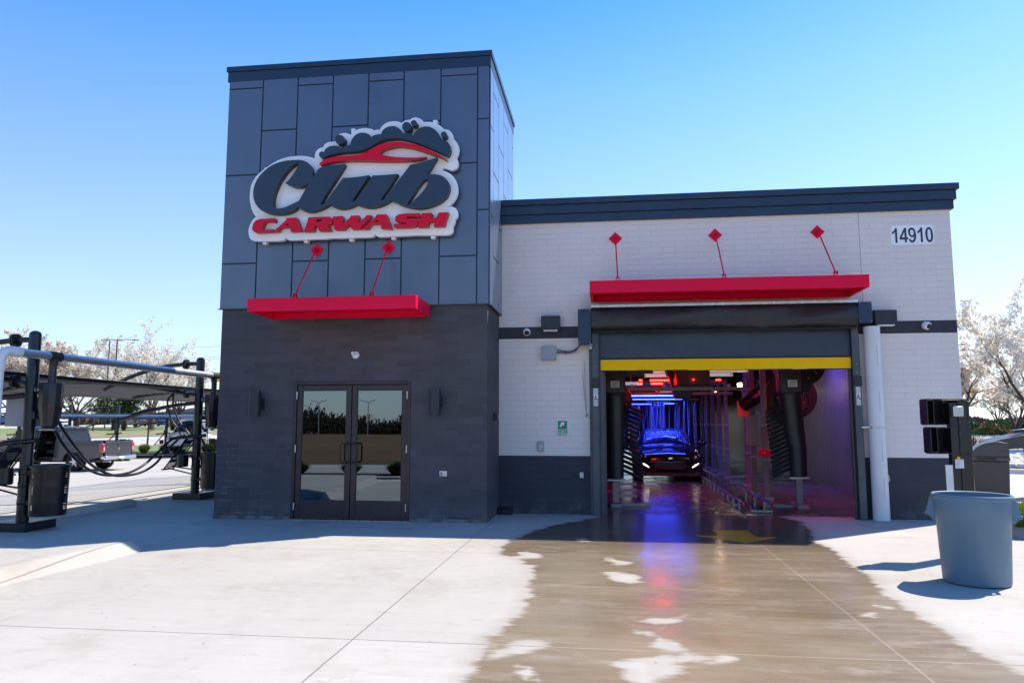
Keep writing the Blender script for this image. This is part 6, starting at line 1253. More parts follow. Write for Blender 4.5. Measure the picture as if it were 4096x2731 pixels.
# far row of stations with its own roof
fbase = [(463, 1822), (660, 1819), (822, 1816)]
lbs = ['far vacuum post seen above the bed of the pickup', 'far vacuum post with a bin right of the pickup', 'far vacuum post seen just left of the dark building corner']
pts = []
for (u, v), lb in zip(fbase, lbs):
    p = G(u, v, -.32); pts.append(p); dup(s0, (p.x, p.y, -.32), R(28), lb)
dv = (pts[2] - pts[0]) / 2
for k, lb in ((-1, 'far vacuum post behind the nearest separator'), (-2, 'far vacuum post at the left edge of the picture')): p = pts[0] + dv * k; dup(s0, (p.x, p.y, -.32), R(28), lb)
rd_ = math.atan2(dv.y, dv.x) - math.pi / 2
fr_ = shade_roof('shade_roof', 'pale far shade roof over the second row of vacuum stalls', -4.6, -.35, -16.5, 7.5, lambda t: 2.2 + .14 * math.sin(math.pi * t), .25, .22, .012, M['alu'], .25)
fr_.location = (pts[1].x, pts[1].y, -.32)
for ch in kids(fr_): ch.location = (2.475, 4.5, 0)
fr_.rotation_euler = (0, 0, rd_)

# ------------------------------------------------------------------ right side: bins, kiosk, cone, planting
# round plastic container in front
cx_, cy_ = 10.08, -3.66; r0, r1, H_ = .295, .335, .845
can = thing('trash_container', 'large round blue grey plastic container on the sunny concrete at right', 'trash can', (cx_, cy_, 0))
mb = MB(); rb_ = lambda z: r0 + (r1 - r0) * z / H_
mb.lathe([(.001, .006), (r0 - .03, .006), (r0 - .005, .012), (r0, .03), (rb_(.60), .60), (rb_(.60) + .012, .612), (rb_(.80) + .014, .80), (rb_(.80) + .014, .815)], (cx_, cy_, 0), 64)
mb.build('body', M['trash'], can, ang=50)
mb = MB(); mb.lathe([(rb_(.80) + .014, .812), (r1 + .018, .824), (r1 + .026, .836), (r1 + .024, .852), (r1 + .012, .862), (r1 - .006, .856), (rb_(.78) - .004, .80), (rb_(.3) - .006, .3), (r0 - .02, .03), (.001, .025)], (cx_, cy_, 0), 64); mb.build('rim', M['trash'], can, ang=50)
vdir = Vector((cx_ - CAM[0], cy_ - CAM[1], 0)).normalized(); hd = Vector((vdir.y, -vdir.x, 0))
for s_ in (-1, 1):
    h_ = hd * s_; h_ = (Matrix.Rotation(R(8 * s_), 3, 'Z') @ h_); t = Vector((-h_.y, h_.x, 0)); c0 = Vector((cx_, cy_, 0)); up = Vector((0, 0, 1)); rr = rb_(.7)
    def pnt(out_, lat, z): return c0 + h_ * (rr + out_) + t * lat + up * z
    mb = MB()
    for lat in (-.10, .10):    # side webs
        l2 = lat * 1.0; e = .007 * (1 if lat > 0 else -1)
        mb.hexa([pnt(-.015, l2 * 1.25, .62), pnt(.070, l2, .655), pnt(.070, l2 - e, .655), pnt(-.015, l2 * 1.25 - e, .62), pnt(-.01, l2 * 1.2, .825), pnt(.03, l2 * .95, .825), pnt(.03, l2 * .95 - e, .825), pnt(-.01, l2 * 1.2 - e, .825)])
    mb.hexa([pnt(.04, -.10, .64), pnt(.072, -.10, .64), pnt(.072, .10, .64), pnt(.04, .10, .64), pnt(.045, -.10, .672), pnt(.080, -.10, .672), pnt(.080, .10, .672), pnt(.045, .10, .672)])
    mb.hexa([pnt(-.02, -.06, .56), pnt(.03, -.05, .60), pnt(.03, .05, .60), pnt(-.02, .06, .56), pnt(-.02, -.06, .64), pnt(.06, -.05, .645), pnt(.06, .05, .645), pnt(-.02, .06, .64)])
    mb.build('handle', M['trash'], can, bevel=.006)
# kiosk seen from behind
ky = -2.15; kz = 1.85
def K(u, v, dy=0): return PY(u, v, ky + dy)
kx = K(3845, 1700).x
kio = thing('display_kiosk', 'black metal kiosk seen from behind, two boxed hoods on a post right of the bay', 'kiosk', (kx, ky, 0))
# camera-facing post
xa, xb = kx - .10, kx + .075
MB().box(xa + .045, xb, ky - .06, ky + .05, .003, kz - .02).build('post', M['black'], kio, bevel=.004)
MB().box(xa - .045, xa + .043, ky - .05, ky + .05, .003, kz - .04).build('side_channel', M['black'], kio, bevel=.004)
MB().box(xa - .10, xb + .05, ky - .12, ky + .12, .002, .018).build('foot_plate', M['black'], kio, bevel=.003)
for (t0, t1, ul, ur) in ((kz - .005, kz - .30, 3694, 3861), (kz - .34, kz - .64, 3702, 3871)):
    xl = K(ul, 1650).x; xr = K(ur, 1650).x; dz = .0
    mb = MB()   # open-backed hood: back sheet set deeper plus folded rim
    mb.box(xl + .012, xr - .002, ky + .10, ky + .11, t1, t0); mb.box(xl, xl + .010, ky - .10, ky + .11, t1, t0); mb.box(xl + .0105, xr - .0105, ky - .06, ky + .099, t0 + .001, t0 + .011); mb.box(xl + .0105, xr - .0105, ky - .06, ky + .099, t1 - .011, t1 - .001); mb.box(xr - .010, xr, ky - .06, ky + .099, t1, t0)
    hd_ = mb.build('hood', M['black'], kio, bevel=.002)
    mb = MB(); mb.hexa([(xl + .105, ky - .02, t1), (xl + .112, ky - .02, t1), (xl + .26, ky + .098, t1), (xl + .25, ky + .098, t1), (xl + .105, ky - .02, t0), (xl + .112, ky - .02, t0), (xl + .26, ky + .098, t0), (xl + .25, ky + .098, t0)]); mb.build('folded_panel', M['black'], hd_, smooth=False)
    for zz in (t0 - .03, (t0 + t1) / 2, t1 + .03): MB().sphere((xl + .04, ky + .097, zz), .005, 6, 4).build('rivet', M['alu'], hd_)
a, b_ = K(3812, 1625, -.14), K(3849, 1665, -.14); MB().box(a.x, b_.x + .02, ky - .14, ky - .065, b_.z, a.z).build('junction_box', M['alu'], kio, bevel=.004)
MB().box(xa + .05, xb - .005, ky - .0645, ky - .0605, 1.42, 1.60).build('access_cover', M['blackm'], kio, smooth=False)
for zz in (1.44, 1.58):
    for xx in (xa + .06, xb - .015): MB().sphere((xx, ky - .066, zz), .005, 6, 4).build('screw', M['alu'], kio)
a, b_ = K(3820, 1836, -.062), K(3857, 1872, -.062); pz = MB().box(a.x, b_.x, ky - .0635, ky - .0605, b_.z, a.z).build('info_sticker', M['offwhite'], kio, smooth=False)
ik = MB(); 
for i in range(9): ik.box(a.x + .012, a.x + (.10 if i == 0 else .045 + .01 * (i % 3)), ky - .0645, ky - .0637, a.z - .014 - i * .012, a.z - .011 - i * .012)
ik.build('printing', M['greybox'], pz, smooth=False)
a, b_ = K(3828, 1826, -.062), K(3841, 1835, -.062); MB().box(a.x, b_.x, ky - .0635, ky - .0605, b_.z, a.z).build('tag', M['yellow'], kio, smooth=False)
a, b_ = K(3775, 1858), K(3800, 1962); MB().box(a.x, b_.x + .03, ky - .045, ky - .04, b_.z, a.z).build('back_panel', M['offwhite'], kio, smooth=False); MB().box(b_.x + .031, xa - .046, ky - .043, ky - .035, b_.z, a.z).build('dark_panel', M['greybox'], kio, smooth=False)
# hooded bin
p = G(4005, 2000); hb_ = thing('hooded_bin', 'dark perforated bin with a curved hood behind the round container', 'trash can', (p.x, p.y + .4, 0)); cx2, cy2 = p.x + .02, p.y + .45
yaw2 = R(-18)
def rot(mb, c=(cx2, cy2), a=yaw2):
    m = Matrix.Translation((c[0], c[1], 0)) @ Matrix.Rotation(a, 4, 'Z'); mb.v = [m @ v_ for v_ in mb.v]; return mb
M['gunmetal'] = pm('gunmetal_plastic', (.045, .047, .052), .4, .1, .1, 4)
def mesh_mat():
    m, nt, b = nodes('perforated_dark_sheet'); p = pos(nt); s = nt.nodes.new('ShaderNodeSeparateXYZ'); nt.links.new(p, s.inputs[0]); u = mathn(nt, 'MULTIPLY', mathn(nt, 'ADD', mathn(nt, 'MULTIPLY', s.outputs[0], .95), mathn(nt, 'MULTIPLY', s.outputs[1], .6)), 34.0); v = mathn(nt, 'MULTIPLY', s.outputs[2], 34.0)
    h = mathn(nt, 'MULTIPLY', mathn(nt, 'SINE', mathn(nt, 'MULTIPLY', u, 6.283)), mathn(nt, 'SINE', mathn(nt, 'MULTIPLY', v, 6.283))); nt.links.new(mixc(nt, ramp(nt, h, .1, .4), (.045, .046, .05), (.004, .004, .005)), b.inputs['Base Color']); b.inputs['Roughness'].default_value = .45; bump(nt, b, h, -.6, .006); return m
M['meshm'] = mesh_mat()
rot(MB().hexa([(-.30, -.30, .02), (.30, -.30, .02), (.30, .30, .02), (-.30, .30, .02), (-.33, -.33, .78), (.33, -.33, .78), (.33, .33, .78), (-.33, .33, .78)])).build('bin_body', M['meshm'], hb_, bevel=.02)
rot(MB().box(-.345, .345, -.345, .345, .782, .875)).build('bin_collar', M['gunmetal'], hb_, bevel=.02); rot(MB().box(-.25, .10, -.352, -.3455, .81, .85)).build('slot', M['glassdark'], hb_)
hp_ = [(-.34, .876)] + [(-.34 + .50 * (1 - math.cos(a)), .876 + .31 * math.sin(a)) for a in [math.pi / 2 * k / 10 for k in range(1, 11)]] + [(.33, 1.15), (.34, .876)]
rot(MB().prism(hp_, lambda q: (q[0], -.33, q[1]), lambda q: (q[0], .33, q[1]))).build('hood', M['gunmetal'], hb_, bevel=.008)
# vacuum/vending arm reaching from the right
p2 = PY(4080, 1790, cy2 + .1)
ld = thing('windshield_stand', 'dark slanted metal housing entering from the right edge above the hooded bin', 'housing', (p2.x + .5, cy2 + .2, 0))
MB().hexa([(cx2 + .3, cy2 + .05, 1.0), (cx2 + 1.3, cy2 + .0, 1.10), (cx2 + 1.3, cy2 + .6, 1.10), (cx2 + .3, cy2 + .6, 1.04), (cx2 + .1, cy2 + .05, 1.17), (cx2 + 1.25, cy2 + .0, 1.44), (cx2 + 1.25, cy2 + .6, 1.44), (cx2 + .1, cy2 + .6, 1.20)]).build('housing', M['gunmetal'], ld, bevel=.01); MB().box(cx2 + .9, cx2 + 1.15, cy2 + .2, cy2 + .4, .003, 1.05).build('stand', M['gunmetal'], ld, bevel=.01)
MB().obox((cx2 + .80, cy2 + .3, 1.40), (.30, .2, .07), 0, 0, R(-8)).build('lid', M['black'], ld, bevel=.01)
# traffic cone
p = G(3927, 1985); p.y += 1.3; p.x += .5
cn = thing('traffic_cone', 'orange traffic cone with a white band beside the hooded bin', 'traffic cone', (p.x, p.y, 0)); M['orange'] = pm('cone_orange', (.75, .10, .01), .5)
MB().lathe([(.155, .03), (.118, .28), (.098, .40)], (p.x, p.y, 0), 28).lathe([(.072, .55), (.035, .72), (.001, .722)], (p.x, p.y, 0), 28).build('cone', M['orange'], cn); MB().lathe([(.099, .40), (.072, .55)], (p.x, p.y, 0), 28).build('white_band', M['white'], cn); MB().box(p.x - .19, p.x + .19, p.y - .19, p.y + .19, .003, .035).build('base', M['orange'], cn, bevel=.01)
# ------------------------------------------------------------------ plants
def tuft(name, label, x, y, r, h, n, cols, group=None, seed=1, z0=.0, blade=.012, spread=1.0, cat='shrub', parent_stem=True):
    rnd = random.Random(seed); o = thing(name, label, cat, (x, y, z0), group)
    for ci, (mt, frac) in enumerate(cols):
        mb = MB()
        for i in range(int(n * frac)):
            a = rnd.uniform(0, 6.283); q = rnd.random() ** .6; hh = h * rnd.uniform(.55, 1.05) * (1 - .35 * q * q); rx = r * q * spread
            b0 = Vector((x + math.cos(a) * r * .25 * q, y + math.sin(a) * r * .25 * q, z0)); b1 = Vector((x + math.cos(a) * rx, y + math.sin(a) * rx, z0 + hh)); w_ = Vector((-math.sin(a), math.cos(a), 0)) * blade * rnd.uniform(.6, 1.3); mid = b0.lerp(b1, .55) + Vector((0, 0, h * .12))
            mb.add([b0 - w_, b0 + w_, mid + w_, mid - w_, b1], [(0, 1, 2, 3), (3, 2, 4)])
        mb.build('foliage', mt, o, smooth=False, recalc=False)
    return o
def leafmat(name, c1, c2, tr=.15, emis_=0, rough=.6):
    m, nt, b = nodes(name); p = pos(nt, False); f = noise(nt, p, 6, 4, .7); nt.links.new(mixc(nt, ramp(nt, f, .35, .65), c1, c2), b.inputs['Base Color']); b.inputs['Roughness'].default_value = rough
    b.inputs['Transmission Weight'].default_value = 0
    t = nt.nodes.new('ShaderNodeBsdfTranslucent'); nt.links.new(mixc(nt, .5, c1, c2), t.inputs[0]); mx = nt.nodes.new('ShaderNodeMixShader'); mx.inputs[0].default_value = tr; nt.links.new(b.outputs[0], mx.inputs[1]); nt.links.new(t.outputs[0], mx.inputs[2]); nt.links.new(mx.outputs[0], nt.nodes['Material Output'].inputs[0]); return m
M['bloss'] = leafmat('cream_blossom', (.80, .75, .66), (.88, .85, .78), .5); M['bloss2'] = leafmat('pinkish_bud', (.62, .50, .40), (.78, .69, .58), .45)
M['leafg'] = leafmat('fresh_green_leaf', (.10, .17, .02), (.22, .30, .04), .3); M['leafd'] = leafmat('dark_evergreen', (.018, .035, .012), (.06, .10, .025), .1); M['leafo'] = leafmat('rusty_leaf', (.45, .20, .06), (.28, .09, .04), .3); M['hedge'] = leafmat('hedge_green', (.035, .065, .015), (.10, .17, .03), .15); M['twig'] = pm('bare_twig', (.14, .10, .075), .9, 0, .3, 8)
M['grassm'] = leafmat('lawn', (.13, .20, .035), (.24, .27, .08), .1); M['grassb'] = leafmat('dry_verge', (.20, .17, .09), (.30, .27, .14), .1)
def rocks(name, poly, z, size, n, label, cols, seed=3, hz=.6):
    rnd = random.Random(seed); mb = MB(); xs_ = [q[0] for q in poly]; ys_ = [q[1] for q in poly]
    def ins(x, y):
        r_ = False
        for i in range(len(poly)):
            ax, ay = poly[i]; bx, by = poly[(i + 1) % len(poly)]
            if (ay > y) != (by > y) and x < (bx - ax) * (y - ay) / (by - ay) + ax: r_ = not r_
        return r_
    k = 0
    while k < n:
        x, y = rnd.uniform(min(xs_), max(xs_)), rnd.uniform(min(ys_), max(ys_))
        if not ins(x, y): continue
        k += 1; s_ = size * rnd.uniform(.5, 1.3); o_ = len(mb.v); mb.sphere((0, 0, 0), s_, 6, 4, (1, rnd.uniform(.6, .9), hz)); m = Matrix.Rotation(rnd.uniform(0, 6.28), 3, 'Z')
        for i in range(o_, len(mb.v)): mb.v[i] = m @ (mb.v[i] * rnd.uniform(.85, 1.12)) + Vector((x, y, z + s_ * .25))
    o = mb.build(name, cols, recalc=False, ang=25); tag(o, label, 'gravel', kind='stuff'); return o
M['whiterock'] = pm('pale_river_stone', (.58, .56, .54), .8, 0, .3, 1.3); M['peb'] = pm('tan_pebble', (.42, .33, .26), .8, 0, .5, 9)

def tree(name, label, x, y, z0, H, Rr, seed, n_bl, group=None, bl=('bloss',), bls=.10, trunk_r=.16, trunk_h=1.6, dens=1.0, levels=4, thin=1.0, dome=1.0, cat='tree'):
    rnd = random.Random(seed); o = thing(name, label, cat, (x, y, z0), group); tb = MB(); tips = []
    def grow(p, d, L, r, lv):
        pts = [p]; rr = [r]; q = p.copy(); dd = d.copy(); k = 4
        for i in range(k):
            dd = (dd + Vector((rnd.gauss(0, .16), rnd.gauss(0, .16), rnd.gauss(.05, .10)))).normalized(); q = q + dd * L / k; pts.append(q.copy()); rr.append(r * (1 - .5 * (i + 1) / k))
            if lv >= levels - 2: tips.append((q.copy(), lv))
        tb.tube(pts, rr, 7 if lv < 2 else (5 if lv < 3 else 3), caps=False)
        if lv >= levels: return
        nb = (3 if lv < 2 else 3)
        for i in range(nb):
            t = rnd.uniform(.35, 1.0) if i else 1.0; idx = min(k, max(1, int(round(t * k)))); a = rnd.uniform(0, 6.283); sp = rnd.uniform(.35, .75); side = Vector((math.cos(a), math.sin(a), rnd.uniform(-.1, .5))); nd = (dd * (1 - sp * .55) + side * sp).normalized()
            grow(pts[idx], nd, L * rnd.uniform(.60, .80), rr[idx] * rnd.uniform(.6, .8), lv + 1)
    top = Vector((x, y, z0 + trunk_h)); tb.tube([(x, y, z0 - .1), (x + .01, y, z0 + .15), (x + rnd.uniform(-.05, .05), y, z0 + trunk_h * .6), top], [trunk_r * 1.35, trunk_r * 1.05, trunk_r * .92, trunk_r * .9], 12, caps=False)
    nl = rnd.choice((5, 6, 7)); L0 = (H - trunk_h) * .42
    for i in range(nl):
        a = 6.283 * i / nl + rnd.uniform(-.4, .4); lean = rnd.uniform(.25, .85) * Rr / (H * .5); grow(top - Vector((0, 0, rnd.uniform(0, trunk_h * .25))), Vector((math.cos(a) * lean, math.sin(a) * lean, 1)).normalized(), L0 * rnd.uniform(.8, 1.15), trunk_r * rnd.uniform(.42, .62), 1)
    tb.build('trunk', M['bark'], o, recalc=False, ang=80)
    if n_bl:
        mbs = [MB() for _ in bl]; N_ = int(n_bl)
        for i in range(N_):
            p, lv = rnd.choice(tips); c = p + Vector((rnd.gauss(0, .16), rnd.gauss(0, .16), rnd.gauss(0, .13))) * dome; mb = mbs[min(len(bl) - 1, int(rnd.random() ** 1.6 * len(bl)))]
            s_ = bls * rnd.uniform(.45, 1.25); u = Vector((rnd.gauss(0, 1), rnd.gauss(0, 1), rnd.gauss(0, 1))).normalized(); w_ = u.cross(Vector((rnd.gauss(0, 1), rnd.gauss(0, 1), rnd.gauss(0, 1)))).normalized()
            mb.add([c - u * s_, c - w_ * s_ * .7, c + u * s_, c + w_ * s_ * .7], [(0, 1, 2, 3)])
        for mb, b_ in zip(mbs, bl): mb.build('crown', M[b_], o, smooth=False, recalc=False)
    return o
def blob_shrub(name, label, c, sx, sy, sz, n, mats, seed, leaf=.07, group=None, cat='hedge'):
    rnd = random.Random(seed); o = thing(name, label, cat, (c[0], c[1], c[2]), group)
    for mt, fr in mats:
        mb = MB()
        for i in range(int(n * fr)):
            a = rnd.uniform(0, 6.283); e = math.asin(rnd.uniform(0, 1)); q = rnd.uniform(.78, 1.04) + .08 * math.sin(5 * a + seed) ; d = Vector((math.cos(a) * math.cos(e), math.sin(a) * math.cos(e), math.sin(e)))
            p = Vector((c[0] + d.x * sx * q, c[1] + d.y * sy * q, c[2] + max(.02, d.z * sz * q))); u = Vector((rnd.gauss(0, 1), rnd.gauss(0, 1), rnd.gauss(.4, 1))).normalized(); w_ = u.cross(Vector((rnd.gauss(0, 1), rnd.gauss(0, 1), rnd.gauss(0, 1)))).normalized(); s_ = leaf * rnd.uniform(.5, 1.4)
            mb.add([p - u * s_, p - w_ * s_ * .6, p + u * s_, p + w_ * s_ * .6], [(0, 1, 2, 3)])
        mb.build('foliage', M[mt], o, smooth=False, recalc=False)
    MB().tube([(c[0], c[1], c[2]), (c[0], c[1], c[2] + sz * .7)], .05, 6).build('stem', M['bark'], o); MB().sphere((c[0], c[1], c[2]), 1, 16, 10, (sx * .82, sy * .82, sz * .82)).build('inner_twigs', M['leafd'], o)
    return o

# ---- right side grounds
kerb2 = [(12.08, -8), (12.06, -.69), (12.12, -.15), (12.45, .35), (13.2, .65), (16.5, .9), (24, 1.0)]
o = kerb_path('kerb', [(a, b_) for a, b_ in spline(kerb2[::-1], 5, False)], .26, .14, M['concrete_kerb']); o['kind'] = 'structure'
bedp = [(12.3, -8), (12.3, -.4), (12.6, .2), (13.3, .5), (16.5, .72), (24, .8), (24, -8)]
sheet('planting_bed', bedp, .10, M['mulch']); rocks('pebbles', [(12.35, -2), (12.35, -.4), (12.65, .15), (13.4, .45), (15.5, .6), (15.5, -2)], .10, .035, 2600, 'tan pebbles covering the planting bed behind the round container', M['peb'])
p = PY(3975, 2010, .05); tuft('shrub', 'rusty orange leaved shrub between the container and the hooded bin', p.x, .05, .42, .42, 1500, [(M['leafo'], .7), (M['twig'], .3)], seed=4, z0=.10, blade=.013, group='bed shrubs')
p = PY(4078, 2060, -.3); tuft('ornamental_grass', 'bright green fine leaved tuft right of the round container', p.x + .05, -.35, .36, .40, 2200, [(M['leafg'], 1)], seed=5, z0=.10, blade=.007, group='bed shrubs', cat='grass tuft')
# far bed with white stones, mulch, hedge
def gp(lst, z=0): return [tuple(G(u, v, z)[:2]) for u, v in lst]
kpts = gp([(3700, 1888), (3872, 1889), (4096, 1897), (4300, 1905)]); o = kerb_path('kerb', kpts, .35, .16, M['concrete_kerb']); o['kind'] = 'structure'
sheet('stone_bed', gp([(3700, 1880), (4400, 1898), (4400, 1800), (3700, 1792)]), .05, M['mulch'])
rocks('river_stones', gp([(3780, 1874), (4250, 1884), (4200, 1808), (3800, 1800)]), .06, .17, 2300, 'pale river stones filling the bed at right', M['whiterock'], 8)
sheet('verge', gp([(3700, 1790), (4400, 1798), (4400, 1778), (3700, 1768)]), .06, M['grassb'])
sheet('service_road', gp([(3700, 1768), (4500, 1777), (4500, 1748), (3700, 1746)]), .03, M['road'])
kpts = gp([(3600, 1746), (3880, 1747), (4500, 1750)]); o = kerb_path('kerb', kpts, .4, .18, M['concrete_kerb']); o['kind'] = 'structure'
sheet('lawn', gp([(3300, 1746), (4900, 1750), (4700, 1706), (3500, 1705)]), .02, M['grassm'])
p = G(4000, 1742); dvec = (G(4300, 1744) - G(3860, 1741)).normalized()
rnd = random.Random(77)
for i, (u, hh, ww, lab) in enumerate(((3862, 1.75, 3.0, 'dark green hedge mass nearest the kiosk'), (3945, 1.5, 2.2, 'rounded hedge bush with a rusty lower side under the small tree'), (3998, 1.85, 3.2, 'broad dark green hedge mass right of the rounded bush'), (4085, 1.9, 3.4, 'hedge mass at the right picture edge'), (4180, 1.9, 3.4, 'hedge mass right of the frame'))):
    q = G(u, 1742 + (2 if i == 1 else 0)); sc = 1.0
    blob_shrub('hedge', lab, (q.x, q.y + (0 if i != 1 else -1.5), 0), ww, 1.8, hh, 5200, (('hedge', .75), ('leafd', .25)) if i != 1 else (('hedge', .6), ('leafo', .18), ('twig', .22)), 20 + i, .16, 'hedge along the far road')
for i, u in enumerate((3895, 3930, 3985, 4060)):
    q = G(u, 1792); tuft('bare_shrub', ['low bare twiggy shrub left of the others on the verge', 'second bare twiggy shrub on the verge', 'third bare twiggy shrub on the verge', 'bare twiggy shrub above the hooded bin hood'][i], q.x, q.y, .6, 1.1, 60, [(M['twig'], 1)], 'bare shrubs', 40 + i, .05, .010, 1.1)
q = G(3918, 1722); tree('pear_tree', 'white flowering tree with a forked trunk behind the rounded hedge bush', q.x, q.y - 8, 0, 10.6, 6.4, 14, 9500, 'flowering trees', ('bloss', 'bloss2'), .16, .24, 1.9)
d_ = ray(4190, 1700); t_ = 44 / d_.y; tree('pear_tree', 'tall cream flowering tree reaching in from the right picture edge', CAM[0] + d_.x * t_, CAM[1] + 44, 0, 9.9, 7.6, 21, 14000, 'flowering trees', ('bloss',), .13, .24, 1.7)
d_ = ray(4060, 1700); t_ = 95 / d_.y; tree('bare_tree', 'mostly bare spreading tree behind the hedge at right', CAM[0] + d_.x * t_, CAM[1] + 95, 0, 8.5, 7, 31, 500, 'background trees', ('bloss2',), .2, .3, .8, levels=4)
d_ = ray(3850, 1700); t_ = 70 / d_.y; tree('pear_tree', 'cream flowering tree partly hidden by the right wall of the building', CAM[0] + d_.x * t_, CAM[1] + 70, 0, 9.6, 6.4, 9, 9500, 'flowering trees', ('bloss', 'bloss2'), .17, .24, 1.8)
# low wooded horizon right
def woods(label, u0, u1, dist, hmin, hmax, seed, mt1='twig', mt2='leafd', n=5000, z=0):
    rnd = random.Random(seed); mb = MB()
    for i in range(n):
        u = rnd.uniform(u0, u1); d_ = ray(u, 1692); dd = dist * rnd.uniform(.95, 1.08); t_ = dd / _f.dot(d_); x, y = CAM[0] + d_.x * t_, CAM[1] + d_.y * t_
        hh = hmin + (hmax - hmin) * (.5 + .3 * math.sin(u * .013 + seed) + .2 * math.sin(u * .047)); zz = z + hh * rnd.random() ** .8; s_ = dist * .0035 * rnd.uniform(.5, 1.5); a = rnd.uniform(0, 3.14); w_ = Vector((math.cos(a), math.sin(a), rnd.uniform(-.5, .5))) * s_
        mb.add([(x - w_.x, y - w_.y, zz - w_.z), (x, y, zz - s_), (x + w_.x, y + w_.y, zz + w_.z), (x, y, zz + s_ * 1.6)], [(0, 1, 2, 3)])
    o = mb.build('woodland', M[mt1], smooth=False, recalc=False); tag(o, label, 'woodland', kind='stuff'); return o
woods('low grey brown woodland along the horizon at right', 3600, 4700, 260, 1, 3.2, 3, 'twig', n=7000)
woods('low grey brown woodland along the horizon at left', -900, 1100, 330, 2.0, 7.0, 5, 'twig', n=9000)
# far cars at right
M['farwall'] = pm('pale_far_building', (.60, .60, .58), .8, 0, .08, .3)

# ---- left side grounds (rising gently with distance)
def strip(name, rows, mat, u0=-1500, u1=1150, kind='structure', wf=None):
    """band of ground between photo rows (v, z); one mesh draped from near to far"""
    mb = MB(); us = [u0 + (u1 - u0) * i / 20 for i in range(21)]; g = []
    for v, z, sl in rows:
        for u in us: q = G(u, v + sl * (u - 450) / 450.0, z); g.append(q)
    m = 21; mb.add(g, [(j * m + i, j * m + i + 1, (j + 1) * m + i + 1, (j + 1) * m + i) for j in range(len(rows) - 1) for i in range(m - 1)]); o = mb.build(name, mat, smooth=False, recalc=False); o['kind'] = kind; return o
strip('planting_bed', [(1827, -.24, -8), (1806, -.22, -8)], M['mulch']); strip('verge', [(1806, -.22, -8), (1782, -.16, -7)], M['grassm'])
strip('road', [(1782, -.18, -7), (1765, 0, -9), (1748, .2, -12)], M['road']); strip('verge', [(1748, .22, -12), (1726, .65, -9)], M['grassb']); strip('lawn', [(1726, .65, -9), (1716, .86, -7), (1707, 1.05, -5)], M['grassm'])
strip('far_road', [(1707, 1.05, -5), (1699, 1.30, -3)], M['road']); strip('far_field', [(1699, 1.30, -3), (1697.2, 1.36, -2.6)], M['grassb'])
kq = [tuple(G(u, 1829 - 8 * (u - 450) / 450, -.32)[:2]) for u in (-900, -300, 200, 560, 870, 1150)]; o = kerb_path('kerb', kq, .3, .12, M['concrete_kerb']); o['kind'] = 'structure'; o.location.z = -.32
for i, (u, lb) in enumerate(((576, 'small green shrub right of the pickup tailgate'), (662, 'small green shrub beside the far bin'), (706, 'small green shrub under the slanted mat rack'), (826, 'small green shrub left of the building corner'), (846, 'small green shrub touching the building corner'))):
    q = G(u, 1812, -.23); tuft('shrub', lb, q.x, q.y, .5, .65, 420, [(M['leafg'], .6), (M['hedge'], .4)], 'small shrubs in the far bed', 60 + i, -.24, .022)
def T(kind, label, u, v, z, H, Rr, seed, nb, **k): q = G(u, v, z); return tree(kind, label, q.x, q.y, z, H, Rr, seed, nb, **k)
T('pear_tree', 'large white flowering tree with a thick trunk behind the far vacuum posts', 604, 1716, .86, 11.6, 6.6, 101, 10000, group='flowering trees', bl=('bloss', 'bloss2'), bls=.11, trunk_r=.36, trunk_h=2.6)
T('pear_tree', 'flowering tree with bare upright limbs left of the thick trunked tree', 500, 1712, .94, 13.2, 6.0, 103, 7000, group='flowering trees', bl=('bloss', 'bloss2'), bls=.12, trunk_r=.25, trunk_h=1.8)
T('pear_tree', 'cream flowering tree behind the silver pipe near the second post', 720, 1709, 1.0, 11.4, 6.0, 105, 8000, group='flowering trees', bl=('bloss', 'bloss2'), bls=.13, trunk_r=.22, trunk_h=1.6)
T('pear_tree', 'cream flowering tree right behind the nearest separator', 300, 1706, 1.07, 12.6, 8.5, 107, 20000, group='flowering trees', bl=('bloss', 'bloss2'), bls=.17, trunk_r=.25, trunk_h=1.6)
T('pear_tree', 'cream flowering tree left of the nearest vacuum post', 60, 1706, 1.07, 13.0, 9.5, 109, 22000, group='flowering trees', bl=('bloss', 'bloss2'), bls=.17, trunk_r=.25, trunk_h=1.6)
T('pear_tree', 'cream flowering tree showing through between post and separator', 175, 1705, 1.1, 13.2, 9.5, 111, 20000, group='flowering trees', bl=('bloss2', 'bloss'), bls=.19, trunk_r=.25, trunk_h=1.6)
T('pear_tree', 'cream flowering tree filling the left picture edge', -90, 1706, 1.07, 12.5, 9, 113, 12000, group='flowering trees', bl=('bloss', 'bloss2'), bls=.18, trunk_r=.25, trunk_h=1.6)
T('sapling', 'slim young bare tree standing between the far vacuum posts', 589, 1778, -.14, 5.6, 1.6, 115, 260, group='saplings', bl=('bloss2',), bls=.06, trunk_r=.07, trunk_h=1.9)
T('sapling', 'pale bare multi stemmed tree above the pickup cab', 372, 1728, .6, 5.6, 2.6, 117, 150, group='saplings', bl=('bloss2',), bls=.06, trunk_r=.09, trunk_h=.8)
q = G(455, 1722, .7); tree('evergreen_tree', 'dark green evergreen between the flowering trees above the pickup bed', q.x, q.y, .7, 5.0, 3.2, 119, 9000, 'background trees', ('leafd', 'hedge'), .16, .3, .7, dome=2.2)
